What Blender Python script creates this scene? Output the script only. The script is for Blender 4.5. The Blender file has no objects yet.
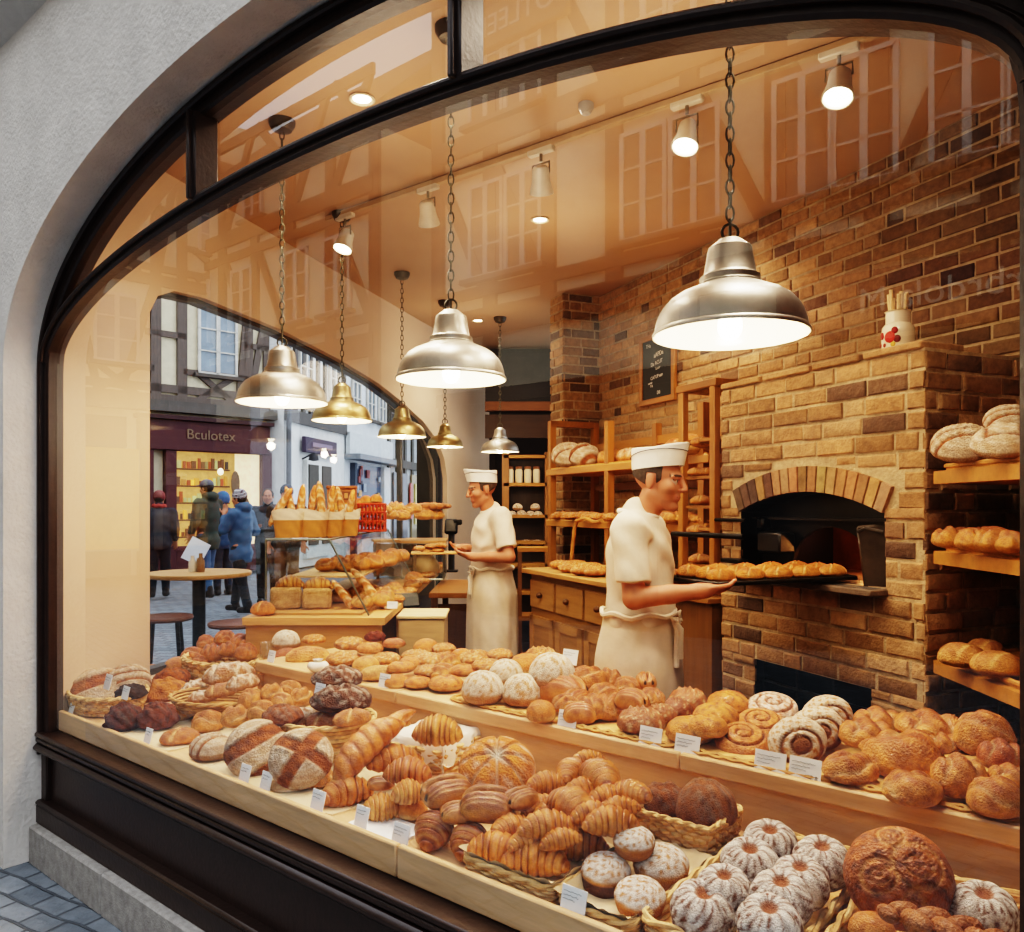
import bpy, bmesh, math, random
import numpy as np
from mathutils import Vector, Matrix
random.seed(7)
SC = bpy.context.scene
COL = SC.collection
PI = math.pi
FPX, U0, V0, CZ = 800.0, 512.0, 507.0, 1.6

def at(u, v, D):
    return Vector(((u-U0)/FPX*D, D, CZ-(v-V0)/FPX*D))

# ---- frames of the place: shop front (e along the street, n into the shop) and brick wall
E2, N2, P0 = (.7692, -.6390), (.6390, .7692), (-2.1, 3.6)
FROT = math.atan2(E2[1], E2[0])
def F(t, p, z=0):
    return Vector((P0[0]+E2[0]*t+N2[0]*p, P0[1]+E2[1]*t+N2[1]*p, z))
def D_at_p(u, p):
    k = (u-U0)/FPX
    return (1.427+p)/(N2[0]*k+N2[1])
OV0 = (1.08, 4.10); OROT = math.atan2(-.92, .393)
def O(x, y, z=0):
    return Vector((OV0[0]+.3928*x+.9196*y, OV0[1]-.9196*x+.3928*y, z))
LW0, LD = (-2.05, 3.65), (.2744, .9616)
LROT = math.atan2(LD[1], LD[0])
def LW(s, o=0, z=0):           # o > 0 : into the shop (to the right)
    return Vector((LW0[0]+LD[0]*s+LD[1]*o, LW0[1]+LD[1]*s-LD[0]*o, z))

def lin(h, k=1.0):
    h = h.lstrip('#')
    o = []
    for i in (0, 2, 4):
        c = int(h[i:i+2], 16)/255
        o.append((c/12.92 if c <= .04045 else ((c+.055)/1.055)**2.4)*k)
    return tuple(o)
def mix(a, b, t):
    t = min(1, max(0, t))
    return tuple(a[i]*(1-t)+b[i]*t for i in range(3))
def ss(a, b, x):
    t = min(1, max(0, (x-a)/(b-a))) if a != b else float(x > a)
    return t*t*(3-2*t)
def ns(x, y, z, s=0.0):
    return (math.sin(x*1.7+y*2.3+s)+math.sin(y*3.1-z*2.1+s*1.7+1)+math.sin(z*2.7+x*2.9+s*.6+2)
            + math.sin((x+y)*5.3+z*4.1+s*2.2)*.5)/3.5

# ---------------------------------------------------------------- materials
MATS = {}
def M(name, rough=.6, metal=0.0, nscale=8, namt=.12, bump=0.0, bscale=40, coat=0, stretch=None,
      emit=0.0, sheen=0, spec=.5, dist=.01, sss=0, brown=0.0, bsc=4.0):
    if name in MATS: return MATS[name]
    m = bpy.data.materials.new(name); m.use_nodes = True
    nt = m.node_tree; N = nt.nodes; L = nt.links
    b = N['Principled BSDF']
    at_ = N.new('ShaderNodeAttribute'); at_.attribute_name = 'Col'
    tc = N.new('ShaderNodeTexCoord'); mp = N.new('ShaderNodeMapping')
    L.new(tc.outputs['Object'], mp.inputs[0])
    if stretch: mp.inputs['Scale'].default_value = stretch
    nz = N.new('ShaderNodeTexNoise'); nz.inputs['Scale'].default_value = nscale
    nz.inputs['Detail'].default_value = 6; nz.inputs['Roughness'].default_value = .62
    L.new(mp.outputs[0], nz.inputs['Vector'])
    mr = N.new('ShaderNodeMapRange')
    mr.inputs['From Min'].default_value = .28; mr.inputs['From Max'].default_value = .72
    mr.inputs['To Min'].default_value = 1-namt; mr.inputs['To Max'].default_value = 1+namt
    L.new(nz.outputs['Fac'], mr.inputs['Value'])
    vm = N.new('ShaderNodeVectorMath'); vm.operation = 'SCALE'
    L.new(at_.outputs['Color'], vm.inputs[0]); L.new(mr.outputs[0], vm.inputs['Scale'])
    colout = vm.outputs[0]
    if brown:
        n3 = N.new('ShaderNodeTexNoise'); n3.inputs['Scale'].default_value = bsc; n3.inputs['Detail'].default_value = 5
        oi = N.new('ShaderNodeObjectInfo'); va = N.new('ShaderNodeVectorMath'); va.operation = 'ADD'
        L.new(mp.outputs[0], va.inputs[0]); L.new(oi.outputs['Random'], va.inputs[1]); 
        vs_ = N.new('ShaderNodeVectorMath'); vs_.operation = 'MULTIPLY_ADD'; vs_.inputs[1].default_value = (1, 1, 1)
        L.new(oi.outputs['Location'], vs_.inputs[0]); L.new(va.outputs[0], vs_.inputs[2]); L.new(vs_.outputs[0], n3.inputs['Vector'])
        r3 = N.new('ShaderNodeMapRange'); r3.inputs['From Min'].default_value = .42; r3.inputs['From Max'].default_value = .68
        r3.inputs['To Min'].default_value = 0; r3.inputs['To Max'].default_value = brown
        L.new(n3.outputs['Fac'], r3.inputs['Value'])
        tn = N.new('ShaderNodeVectorMath'); tn.operation = 'MULTIPLY'; tn.inputs[1].default_value = (.50, .31, .20)
        L.new(vm.outputs[0], tn.inputs[0])
        mx = N.new('ShaderNodeMix'); mx.data_type = 'RGBA'
        L.new(r3.outputs[0], mx.inputs[0]); L.new(vm.outputs[0], mx.inputs[6]); L.new(tn.outputs[0], mx.inputs[7])
        colout = mx.outputs[2]
    L.new(colout, b.inputs['Base Color'])
    b.inputs['Roughness'].default_value = rough; b.inputs['Metallic'].default_value = metal
    b.inputs['Specular IOR Level'].default_value = spec
    b.inputs['Coat Weight'].default_value = coat; b.inputs['Coat Roughness'].default_value = .25
    if sss:
        b.inputs['Subsurface Weight'].default_value = sss; b.inputs['Subsurface Radius'].default_value = (.012, .005, .003)
        b.inputs['Subsurface Scale'].default_value = 1.0
    if sheen: b.inputs['Sheen Weight'].default_value = sheen
    if emit:
        L.new(vm.outputs[0], b.inputs['Emission Color']); b.inputs['Emission Strength'].default_value = emit
    if bump:
        n2 = N.new('ShaderNodeTexNoise'); n2.inputs['Scale'].default_value = bscale
        n2.inputs['Detail'].default_value = 5
        L.new(mp.outputs[0], n2.inputs['Vector'])
        bp = N.new('ShaderNodeBump'); bp.inputs['Strength'].default_value = bump; bp.inputs['Distance'].default_value = dist
        L.new(n2.outputs['Fac'], bp.inputs['Height']); L.new(bp.outputs[0], b.inputs['Normal'])
    MATS[name] = m
    return m

def glass_mat(name, f0=.07, tint=(1, 1, 1), rough=0.0):
    m = bpy.data.materials.new(name); m.use_nodes = True
    nt = m.node_tree; N = nt.nodes; L = nt.links
    N.remove(N['Principled BSDF'])
    g = N.new('ShaderNodeNewGeometry')
    d = N.new('ShaderNodeVectorMath'); d.operation = 'DOT_PRODUCT'
    L.new(g.outputs['Incoming'], d.inputs[0]); L.new(g.outputs['Normal'], d.inputs[1])
    def mt(op, a, b=None):
        n = N.new('ShaderNodeMath'); n.operation = op
        for i, q in enumerate((a, b)):
            if q is None: continue
            if isinstance(q, (int, float)): n.inputs[i].default_value = q
            else: L.new(q, n.inputs[i])
        return n.outputs[0]
    c = mt('ABSOLUTE', d.outputs['Value']); o = mt('SUBTRACT', 1.0, c); p5 = mt('POWER', o, 5.0)
    f = mt('MULTIPLY_ADD', p5, 1-f0); f.node.inputs[2].default_value = f0
    tr = N.new('ShaderNodeBsdfTransparent'); tr.inputs[0].default_value = (*tint, 1)
    gl = N.new('ShaderNodeBsdfGlossy'); gl.inputs['Roughness'].default_value = rough
    mx = N.new('ShaderNodeMixShader')
    L.new(f, mx.inputs[0]); L.new(tr.outputs[0], mx.inputs[1]); L.new(gl.outputs[0], mx.inputs[2])
    L.new(mx.outputs[0], N['Material Output'].inputs[0])
    MATS[name] = m
    return m

def emis(name, col, s):
    m = bpy.data.materials.new(name); m.use_nodes = True
    b = m.node_tree.nodes['Principled BSDF']
    b.inputs['Base Color'].default_value = (*col, 1)
    b.inputs['Emission Color'].default_value = (*col, 1); b.inputs['Emission Strength'].default_value = s
    MATS[name] = m
    return m

def paving_mat(name, c1, c2, mortar, bw, bh, rough=.75, rot=0.0, msize=.012, bump=.6):
    m = bpy.data.materials.new(name); m.use_nodes = True
    nt = m.node_tree; N = nt.nodes; L = nt.links; b = N['Principled BSDF']
    tc = N.new('ShaderNodeTexCoord'); mp = N.new('ShaderNodeMapping')
    mp.inputs['Rotation'].default_value = (0, 0, rot)
    wn = N.new('ShaderNodeTexNoise'); wn.inputs['Scale'].default_value = 3
    ad = N.new('ShaderNodeVectorMath'); ad.operation = 'MULTIPLY_ADD'
    L.new(tc.outputs['Object'], mp.inputs[0])
    L.new(mp.outputs[0], wn.inputs['Vector'])
    L.new(wn.outputs['Color'], ad.inputs[0]); ad.inputs[1].default_value = (.06, .06, 0); L.new(mp.outputs[0], ad.inputs[2])
    br = N.new('ShaderNodeTexBrick')
    br.inputs['Color1'].default_value = (*c1, 1); br.inputs['Color2'].default_value = (*c2, 1); br.inputs['Mortar'].default_value = (*mortar, 1)
    br.inputs['Scale'].default_value = 1; br.inputs['Brick Width'].default_value = bw; br.inputs['Row Height'].default_value = bh
    br.inputs['Mortar Size'].default_value = msize; br.inputs['Mortar Smooth'].default_value = .5
    L.new(ad.outputs[0], br.inputs['Vector'])
    nz = N.new('ShaderNodeTexNoise'); nz.inputs['Scale'].default_value = 14; nz.inputs['Detail'].default_value = 8
    L.new(tc.outputs['Object'], nz.inputs['Vector'])
    mr = N.new('ShaderNodeMapRange'); mr.inputs['To Min'].default_value = .62; mr.inputs['To Max'].default_value = 1.38
    L.new(nz.outputs['Fac'], mr.inputs['Value'])
    vm = N.new('ShaderNodeVectorMath'); vm.operation = 'SCALE'
    L.new(br.outputs['Color'], vm.inputs[0]); L.new(mr.outputs[0], vm.inputs['Scale'])
    L.new(vm.outputs[0], b.inputs['Base Color'])
    b.inputs['Roughness'].default_value = rough
    h = N.new('ShaderNodeMath'); h.operation = 'SUBTRACT'
    L.new(nz.outputs['Fac'], h.inputs[0]); L.new(br.outputs['Fac'], h.inputs[1])
    bp = N.new('ShaderNodeBump'); bp.inputs['Strength'].default_value = bump; bp.inputs['Distance'].default_value = .02
    L.new(h.outputs[0], bp.inputs['Height']); L.new(bp.outputs[0], b.inputs['Normal'])
    MATS[name] = m
    return m

m_plaster = M('plaster', .92, nscale=5, namt=.1, bump=.55, bscale=55, dist=.012)
m_cream = M('cream_paint', .85, nscale=3, namt=.04, bump=.08, bscale=90)
m_ceiling = M('ceiling_paint', .55, nscale=2, namt=.05, bump=.05, bscale=60)
m_frame = M('dark_frame_paint', .38, nscale=20, namt=.2, bump=.12, bscale=60, coat=.22)
m_stone = M('stone', .85, nscale=30, namt=.25, bump=.35, bscale=120)
m_wood = M('pale_wood', .5, nscale=3.0, namt=.22, bump=.06, bscale=14, stretch=(1, 9, 9))
m_woodv = M('upright_wood', .5, nscale=3.0, namt=.24, bump=.06, bscale=14, stretch=(10, 10, 1))
m_crust = M('crust', .42, nscale=22, namt=.24, bump=.5, bscale=30, coat=.2, dist=.03, brown=.7, bsc=5)
m_flaky = M('flaky_crust', .34, nscale=26, namt=.2, bump=.3, bscale=45, coat=.3, dist=.02, brown=.75, bsc=4)
m_rustic = M('rustic_crust', .5, nscale=22, namt=.26, bump=.5, bscale=30, coat=.12, dist=.03, brown=.35, bsc=6)
m_flour = M('floury_crust', .8, nscale=34, namt=.3, bump=.6, bscale=40, dist=.03, brown=.4, bsc=6)
m_brick = M('brick_clay', .95, nscale=26, namt=.3, bump=.8, bscale=70, dist=.008)
m_wick = M('wicker', .7, nscale=30, namt=.3, bump=.3, bscale=90)
m_paper = M('paper', .9, nscale=8, namt=.05, bump=.12, bscale=30)
m_cloth = M('cloth', .95, nscale=12, namt=.05, bump=.25, bscale=30, sheen=.2)
m_steel = M('brushed_steel', .42, 1.0, nscale=12, namt=.16, bump=.03, bscale=80)
m_brass = M('aged_brass', .42, 1.0, nscale=10, namt=.2, bump=.03, bscale=80)
m_black = M('black_metal', .4, .6, nscale=12, namt=.2)
m_paint = M('painted', .6, nscale=10, namt=.1)
m_skin = M('skin', .5, nscale=14, namt=.06, sss=.12)
m_hair = M('hair', .7, nscale=60, namt=.35, bump=.4, bscale=120)
m_fabric = M('fabric', .9, nscale=9, namt=.1, bump=.25, bscale=26, dist=.01)
m_gloss = M('glazed', .15, nscale=10, namt=.06)
m_sooty = M('sooty_iron', .35, .5, nscale=9, namt=.4, bump=.15, bscale=30)
m_glow = M('lit_display', .6, nscale=10, namt=.15, emit=1.6)
m_glass = glass_mat('window_glass', .115)
m_case = glass_mat('case_glass', .06, (.96, .98, .97))
m_bulb = emis('bulb_light', (1, .78, .45), 30)
m_lens = emis('spot_light_lens', (1, .80, .52), 26)
m_lensd = emis('dim_lens', (1, .80, .52), 2.0)
m_pane = M('window_pane_dark', .08, nscale=2, namt=.2)
m_cobble = paving_mat('cobbles', lin('#7f858b'), lin('#666d74'), lin('#565a5f'), .17, .105, rot=.5, bump=.9, msize=.008)
m_street = paving_mat('street_setts', lin('#7d838b'), lin('#686f78'), lin('#50555b'), .22, .13, rot=.2)
m_floor = paving_mat('floor_tiles', lin('#4a3526'), lin('#3c2a1e'), lin('#2a1d14'), .4, .4, rough=.5, msize=.006, bump=.2)

# ---------------------------------------------------------------- mesh builder
class MB:
    def __init__(s): s.v = []; s.f = []; s.c = []; s.T = None
    def add(s, vs, fs, col):
        o = len(s.v)
        if s.T is not None: vs = [tuple(s.T @ Vector(q)) for q in vs]
        s.v += [tuple(q) for q in vs]
        s.f += [tuple(i+o for i in q) for q in fs]
        s.c += list(col) if isinstance(col, list) else [col]*len(vs)
        return s
    def box(s, c, size, col, rz=0, bev=0.0, R=None):
        hx, hy, hz = (q/2 for q in size)
        b = min(bev, hx*.9, hy*.9, hz*.9)
        cs, sn = math.cos(rz), math.sin(rz)
        def W(p):
            if R is not None: p = R @ Vector(p); return (c[0]+p[0], c[1]+p[1], c[2]+p[2])
            return (c[0]+p[0]*cs-p[1]*sn, c[1]+p[0]*sn+p[1]*cs, c[2]+p[2])
        if b <= 0:
            vs = [W((x*hx, y*hy, z*hz)) for x in (-1, 1) for y in (-1, 1) for z in (-1, 1)]
            return s.add(vs, [(0, 1, 3, 2), (4, 6, 7, 5), (0, 4, 5, 1), (2, 3, 7, 6), (0, 2, 6, 4), (1, 5, 7, 3)], col)
        vs, ix = [], {}
        for x in (-1, 1):
            for y in (-1, 1):
                for z in (-1, 1):
                    for a in range(3):
                        q = [x*(hx-b), y*(hy-b), z*(hz-b)]; q[a] += (x, y, z)[a]*b
                        ix[(x, y, z, a)] = len(vs); vs.append(W(q))
        fs = []
        for a in range(3):
            o1, o2 = [k for k in range(3) if k != a]
            for sg in (-1, 1):
                q = []
                for (p1, p2) in ((-1, -1), (1, -1), (1, 1), (-1, 1)):
                    k = [0, 0, 0]; k[a] = sg; k[o1] = p1; k[o2] = p2; q.append(ix[(*k, a)])
                fs.append(tuple(q))
            for p1 in (-1, 1):
                for p2 in (-1, 1):
                    k0 = [0, 0, 0]; k1 = [0, 0, 0]
                    k0[o1] = k1[o1] = p1; k0[o2] = k1[o2] = p2; k0[a] = -1; k1[a] = 1
                    fs.append((ix[(*k0, o1)], ix[(*k1, o1)], ix[(*k1, o2)], ix[(*k0, o2)]))
        for x in (-1, 1):
            for y in (-1, 1):
                for z in (-1, 1): fs.append((ix[(x, y, z, 0)], ix[(x, y, z, 1)], ix[(x, y, z, 2)]))
        return s.add(vs, fs, col)
    def surf(s, nu, nv, fn, wrap=True, cap0=False, cap1=False):
        """fn(i/nu, j/nv) -> (pos, col); i wraps"""
        vs, cs, fs = [], [], []
        n = nu if wrap else nu+1
        for j in range(nv+1):
            for i in range(n):
                p, c = fn(i/nu, j/nv); vs.append(p); cs.append(c)
        for j in range(nv):
            for i in range(nu):
                a, b = j*n+i, j*n+(i+1) % n
                fs.append((a, b, b+n, a+n))
        if cap0: fs.append(tuple(range(n))[::-1])
        if cap1: fs.append(tuple(nv*n+i for i in range(n)))
        return s.add(vs, fs, cs)
    def lathe(s, prof, n=28, col=None, c=(0, 0, 0), cap0=False, cap1=False):
        def fn(u, v):
            q = prof[int(round(v*(len(prof)-1)))]
            a = u*2*PI
            return (c[0]+q[0]*math.cos(a), c[1]+q[0]*math.sin(a), c[2]+q[1]), (q[2] if len(q) > 2 else col)
        return s.surf(n, len(prof)-1, fn, True, cap0, cap1)
    def tube(s, pts, r, n=8, col=(1, 1, 1), closed=False, caps=True):
        pts = [Vector(p) for p in pts]; m = len(pts)
        rr = r if isinstance(r, (list, tuple)) else [r]*m
        cc = col if isinstance(col, list) else [col]*m
        vs, cs, fs = [], [], []
        up = None
        for k in range(m):
            if closed: t = pts[(k+1) % m]-pts[k-1]
            else: t = pts[min(k+1, m-1)]-pts[max(k-1, 0)]
            t = t.normalized() if t.length > 1e-9 else Vector((0, 0, 1))
            if up is None:
                up = t.orthogonal().normalized() if abs(t.z) > .95 else (Vector((0, 0, 1))-t*t.z).normalized()
            else:
                up = up-t*up.dot(t); up = up.normalized() if up.length > 1e-6 else t.orthogonal().normalized()
            sd = t.cross(up)
            for i in range(n):
                a = 2*PI*i/n
                vs.append(pts[k]+up*(math.cos(a)*rr[k])+sd*(math.sin(a)*rr[k])); cs.append(cc[k])
        for k in range(m if closed else m-1):
            k2 = (k+1) % m
            for i in range(n):
                j = (i+1) % n
                fs.append((k*n+i, k*n+j, k2*n+j, k2*n+i))
        if caps and not closed:
            fs.append(tuple(range(n))[::-1]); fs.append(tuple((m-1)*n+i for i in range(n)))
        return s.add(vs, fs, cs)
    def ell(s, c, r, col, n=16, R=None):
        def fn(u, v):
            a, b = u*2*PI, (v-.5)*PI*.998
            p = Vector((r[0]*math.cos(a)*math.cos(b), r[1]*math.sin(a)*math.cos(b), r[2]*math.sin(b)))
            if R is not None: p = R @ p
            return (c[0]+p[0], c[1]+p[1], c[2]+p[2]), col
        return s.surf(n, max(6, n//2), fn)
    def prism(s, poly, a0, a1, col, fn):
        """poly 2d points, fn(x,y,a) -> 3d"""
        n = len(poly)
        vs = [fn(x, y, a0) for x, y in poly]+[fn(x, y, a1) for x, y in poly]
        fs = [tuple(range(n))[::-1], tuple(range(n, 2*n))]+[(i, (i+1) % n, (i+1) % n+n, i+n) for i in range(n)]
        return s.add(vs, fs, col)
    def mesh(s, name, sharp=40):
        me = bpy.data.meshes.new(name)
        me.from_pydata(s.v, [], s.f); 
        bm = bmesh.new(); bm.from_mesh(me)
        bmesh.ops.recalc_face_normals(bm, faces=bm.faces)
        bm.to_mesh(me); bm.free()
        a = me.color_attributes.new('Col', 'FLOAT_COLOR', 'POINT')
        arr = np.ones((len(s.v), 4), np.float32); arr[:, :3] = np.array([c[:3] for c in s.c], np.float32).reshape(-1, 3)
        a.data.foreach_set('color', arr.ravel())
        if sharp is not None:
            me.shade_smooth()
            if sharp < 180: me.set_sharp_from_angle(angle=math.radians(sharp))
        return me
    def build(s, name, mat, parent=None, loc=None, rz=0, sharp=40, kind=None):
        return link(name, s.mesh(name, sharp), mat, parent, loc, rz, kind)

def link(name, me, mat=None, parent=None, loc=None, rz=0, kind=None):
    if mat is not None and not me.materials: me.materials.append(mat)
    o = bpy.data.objects.new(name, me); COL.objects.link(o)
    if parent is not None: o.parent = parent
    if loc is not None: o.location = loc
    if rz: o.rotation_euler = (0, 0, rz)
    if kind: o['kind'] = kind
    return o
def thing(name, label, cat, loc=(0, 0, 0), rz=0, group=None):
    o = bpy.data.objects.new(name, None); COL.objects.link(o)
    o.location = loc; o.rotation_euler = (0, 0, rz); o.empty_display_size = .05
    return tag(o, label, cat, group)
def tag(o, label, cat, group=None, kind=None):
    o['label'] = label; o['category'] = cat
    if group: o['group'] = group
    if kind: o['kind'] = kind
    return o
def struct(o): o['kind'] = 'structure'; return o
def dup(root, loc=None, rz=None, label=None, group=None):
    r = root.copy(); COL.objects.link(r)
    if loc is not None: r.location = loc
    if rz is not None: r.rotation_euler = (0, 0, rz)
    if label: r['label'] = label
    if group: r['group'] = group
    for ch in list(root.children):
        c = ch.copy(); COL.objects.link(c); c.parent = r
        for g in ch.children:
            d = g.copy(); COL.objects.link(d); d.parent = c
    return r
def text(name, body, size, col_mat, parent, M4, extrude=.001, align='CENTER', sx=1.0):
    cu = bpy.data.curves.new(name, 'FONT'); cu.body = body; cu.size = size; cu.extrude = extrude
    cu.align_x = align; cu.align_y = 'CENTER'; cu.materials.append(col_mat)
    to = bpy.data.objects.new(name+'_curve', cu); COL.objects.link(to)
    me = bpy.data.meshes.new_from_object(to.evaluated_get(bpy.context.evaluated_depsgraph_get())); bpy.data.objects.remove(to)
    if not me.materials: me.materials.append(col_mat)
    o = bpy.data.objects.new(name, me); COL.objects.link(o); o.parent = parent
    o.matrix_local = M4 @ Matrix.Diagonal((sx, 1, 1, 1))
    return o
def flat_mat(name, hexs, rough=.7, emit=0):
    if name in MATS: return MATS[name]
    m = bpy.data.materials.new(name); m.use_nodes = True; b = m.node_tree.nodes['Principled BSDF']
    b.inputs['Base Color'].default_value = (*lin(hexs), 1); b.inputs['Roughness'].default_value = rough
    if emit:
        b.inputs['Emission Color'].default_value = (*lin(hexs), 1); b.inputs['Emission Strength'].default_value = emit
    MATS[name] = m; return m
def spot(name, loc, target, W, deg=90, blend=.6, col=(1, .82, .63), r=.05):
    l = bpy.data.lights.new(name, 'SPOT'); l.energy = W; l.spot_size = math.radians(deg); l.spot_blend = blend
    l.color = col; l.shadow_soft_size = r
    o = bpy.data.objects.new(name, l); COL.objects.link(o); o.location = loc
    o.rotation_euler = (Vector(target)-Vector(loc)).to_track_quat('-Z', 'Y').to_euler()
    return o
def point(name, loc, W, col=(1, .80, .58), r=.05):
    l = bpy.data.lights.new(name, 'POINT'); l.energy = W; l.color = col; l.shadow_soft_size = r
    o = bpy.data.objects.new(name, l); COL.objects.link(o); o.location = loc
    return o

# ---------------------------------------------------------------- camera, sky
cam = bpy.data.cameras.new('camera'); cam.sensor_width = 36; cam.lens = 36*FPX/1024
cam.shift_y = (V0-466)/1024.0; cam.clip_start = .05; cam.clip_end = 300
co = bpy.data.objects.new('camera', cam); COL.objects.link(co)
co.location = (0, 0, CZ); co.rotation_euler = (PI/2, 0, 0); SC.camera = co
w = bpy.data.worlds.new('overcast_sky'); SC.world = w; w.use_nodes = True
wn = w.node_tree.nodes; wl = w.node_tree.links
bg = wn['Background']
tc = wn.new('ShaderNodeTexCoord'); sx_ = wn.new('ShaderNodeSeparateXYZ'); wl.new(tc.outputs['Generated'], sx_.inputs[0])
rp = wn.new('ShaderNodeValToRGB'); wl.new(sx_.outputs['Z'], rp.inputs[0])
rp.color_ramp.elements[0].position = 0.0; rp.color_ramp.elements[0].color = (.55, .60, .68, 1)
rp.color_ramp.elements[1].position = .7; rp.color_ramp.elements[1].color = (.88, .93, 1.0, 1)
wl.new(rp.outputs[0], bg.inputs[0]); bg.inputs[1].default_value = 1.95
SC.view_settings.view_transform = 'Filmic'
SC.view_settings.look = 'Very High Contrast'
SC.view_settings.exposure = 0.24
SC.cycles.use_denoising = True
SC.cycles.max_bounces = 10; SC.cycles.transparent_max_bounces = 16
SC.cycles.sample_clamp_indirect = 6.0
SC.cycles.caustics_reflective = False; SC.cycles.caustics_refractive = False
# ================================================================ SHOP FRONT
CREAM = lin('#d0b79c'); PLAST = lin('#d3cdc5'); DARK = lin('#35251f')
TL, TR, TC = .005, 3.796, 1.9005
def arch(z_spring, b, a, n=48, t0=None, t1=None):
    pts = []
    for i in range(n+1):
        an = PI-PI*i/n
        pts.append((TC+a*math.cos(an), z_spring+b*math.sin(an)))
    return pts
HA = (TR-TL)/2
A_OUT = arch(2.22, .80, HA)                    # edge of the plaster opening
def fl(x, z, p): return (x, p, z)              # local facade coordinates
mb = MB()
# plaster wall with arched opening
op = [(TL, .03)]+A_OUT+[(TR, .03)]
poly = [(-.6, .03), (-.6, 4.8), (6.5, 4.8), (6.5, .03)]+op[::-1]
mb.prism(poly, -.17, .06, PLAST, fl)
struct(mb.build('wall_front', m_plaster, loc=(*P0, 0), rz=FROT, sharp=30))
mb = MB()   # string course above
prof = [(-.17, 3.60), (-.27, 3.68), (-.27, 3.74), (-.31, 3.78), (-.31, 3.84), (-.17, 3.86)]
mb.prism(prof, -.6, 6.5, lin('#cfcac4'), lambda y, z, x: (x, y, z))
struct(mb.build('trim_1', m_plaster, loc=(*P0, 0), rz=FROT, sharp=30))
mb = MB()   # granite plinth in blocks
x = TL+.01
for L_ in (.72, .95, .9, .95, .6):
    mb.box((x+L_/2, -.01, .11), (L_-.005, .13, .17), mix(lin('#a5a09a'), lin('#928d87'), random.random()), bev=.008); x += L_
struct(mb.build('trim_2', m_stone, loc=(*P0, 0), rz=FROT, sharp=30))

win = thing('window_1', 'dark brown timber shop window with arched transom and stall riser', 'window', (*P0, 0), FROT)
struct(win)
def sweep(mb, path, wdt, p0, p1, col, bev=.008):
    """band of rectangular section along a 2d path (x,z), inset to the inner side"""
    n = len(path); P = [Vector((a, b)) for a, b in path]
    sec = [(-wdt/2+bev, p0), (wdt/2-bev, p0), (wdt/2, p0+bev), (wdt/2, p1), (-wdt/2, p1), (-wdt/2, p0+bev)]
    vs, fs = [], []
    for k in range(n):
        t = (P[min(k+1, n-1)]-P[max(k-1, 0)]).normalized(); nn = Vector((t.y, -t.x))
        for o, p in sec:
            q = P[k]+nn*o; vs.append((q.x, p, q.y))
    m = len(sec)
    for k in range(n-1):
        for i in range(m):
            j = (i+1) % m; fs.append((k*m+i, k*m+j, (k+1)*m+j, (k+1)*m+i))
    fs.append(tuple(range(m))[::-1]); fs.append(tuple((n-1)*m+i for i in range(m)))
    mb.add(vs, fs, col)
FW = .062
mid_out = [(TL+FW/2, .55)]+[(TC+(x-TC)*(1-FW/2/HA), z-FW/2) for x, z in A_OUT]+[(TR-FW/2, .55)]
mb = MB(); sweep(mb, mid_out, FW, -.02, .05, DARK)
sweep(mb, [(TL+.012, .5)]+[(TC+(x-TC)*(1-.012/HA), z-.012) for x, z in A_OUT]+[(TR-.012, .5)], .024, -.04, -.015, DARK, .006)
mb.build('window_frame', m_frame, win)
A_LOW = arch(2.24, .415, HA-FW*.6)
mb = MB(); sweep(mb, A_LOW, .05, -.025, .05, DARK); sweep(mb, [(x, z+.005) for x, z in A_LOW], .018, -.042, -.02, DARK, .006)
mb.build('transom_bar', m_frame, win)
def zell(x, zs, b, a): return zs+b*math.sqrt(max(0, 1-((x-TC)/a)**2))
for tx in (1.36, 2.585):
    mb = MB(); z0, z1 = zell(tx, 2.24, .415, HA-FW*.6), zell(tx, 2.22, .80, HA)-.05
    mb.box((tx, 0, (z0+z1)/2), (.042, .09, z1-z0), DARK, bev=.006)
    mb.box((tx, -.045, (z0+z1)/2), (.018, .03, z1-z0), DARK, bev=.004)
    mb.build('mullion', m_frame, win)
# stall riser below the glass
mb = MB()
mb.box((TC, -.005, .588), (TR-TL, .085, .022), DARK, bev=.006)
mb.box((TC, -.012, .564), (TR-TL, .065, .026), DARK, bev=.008)
mb.box((TC, -.022, .532), (TR-TL, .07, .034), DARK, bev=.012)
mb.build('sill', m_frame, win)
mb = MB(); mb.box((TC, .02, .40), (TR-TL, .04, .26), mix(DARK, lin('#45302a'), .4))
mb.build('riser_panel', m_frame, win)
mb = MB(); mb.box((TC, -.005, .235), (TR-TL, .075, .085), DARK, bev=.006); mb.box((TC, -.016, .285), (TR-TL, .06, .024), DARK, bev=.009)
mb.box((TL+.03, .0, .41), (.06, .04, .25), DARK, bev=.006); mb.box((TR-.03, .0, .41), (.06, .04, .25), DARK, bev=.006)
mb.build('bottom_rail', m_frame, win)
# panes: single sheets of glass
def pane(poly):
    mb = MB(); mb.add([(x, .0, z) for x, z in poly], [tuple(range(len(poly)))], (1, 1, 1))
    mb.build('pane', m_glass, win, sharp=None)
low = [(TL+.05, .6), (TR-.05, .6)]+[(x, z-.01) for x, z in A_LOW[::-1] if TL+.05 < x < TR-.05]
pane(low)
cuts = [TL+.08, 1.36, 2.585, TR-.08]
for a, b in zip(cuts, cuts[1:]):
    xs = [a+(b-a)*i/14 for i in range(15)]
    up = [(x, zell(x, 2.22, .80, HA)-.045) for x in xs]; dn = [(x, zell(x, 2.24, .415, HA-FW*.6)+.01) for x in xs]
    q = [(d, max(uu[1], d[1]+.002)) for uu, d in zip(up, dn)]
    pane(dn+[(x, max(z, d[1]+.003)) for (x, z), d in zip(up, dn)][::-1])

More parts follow.
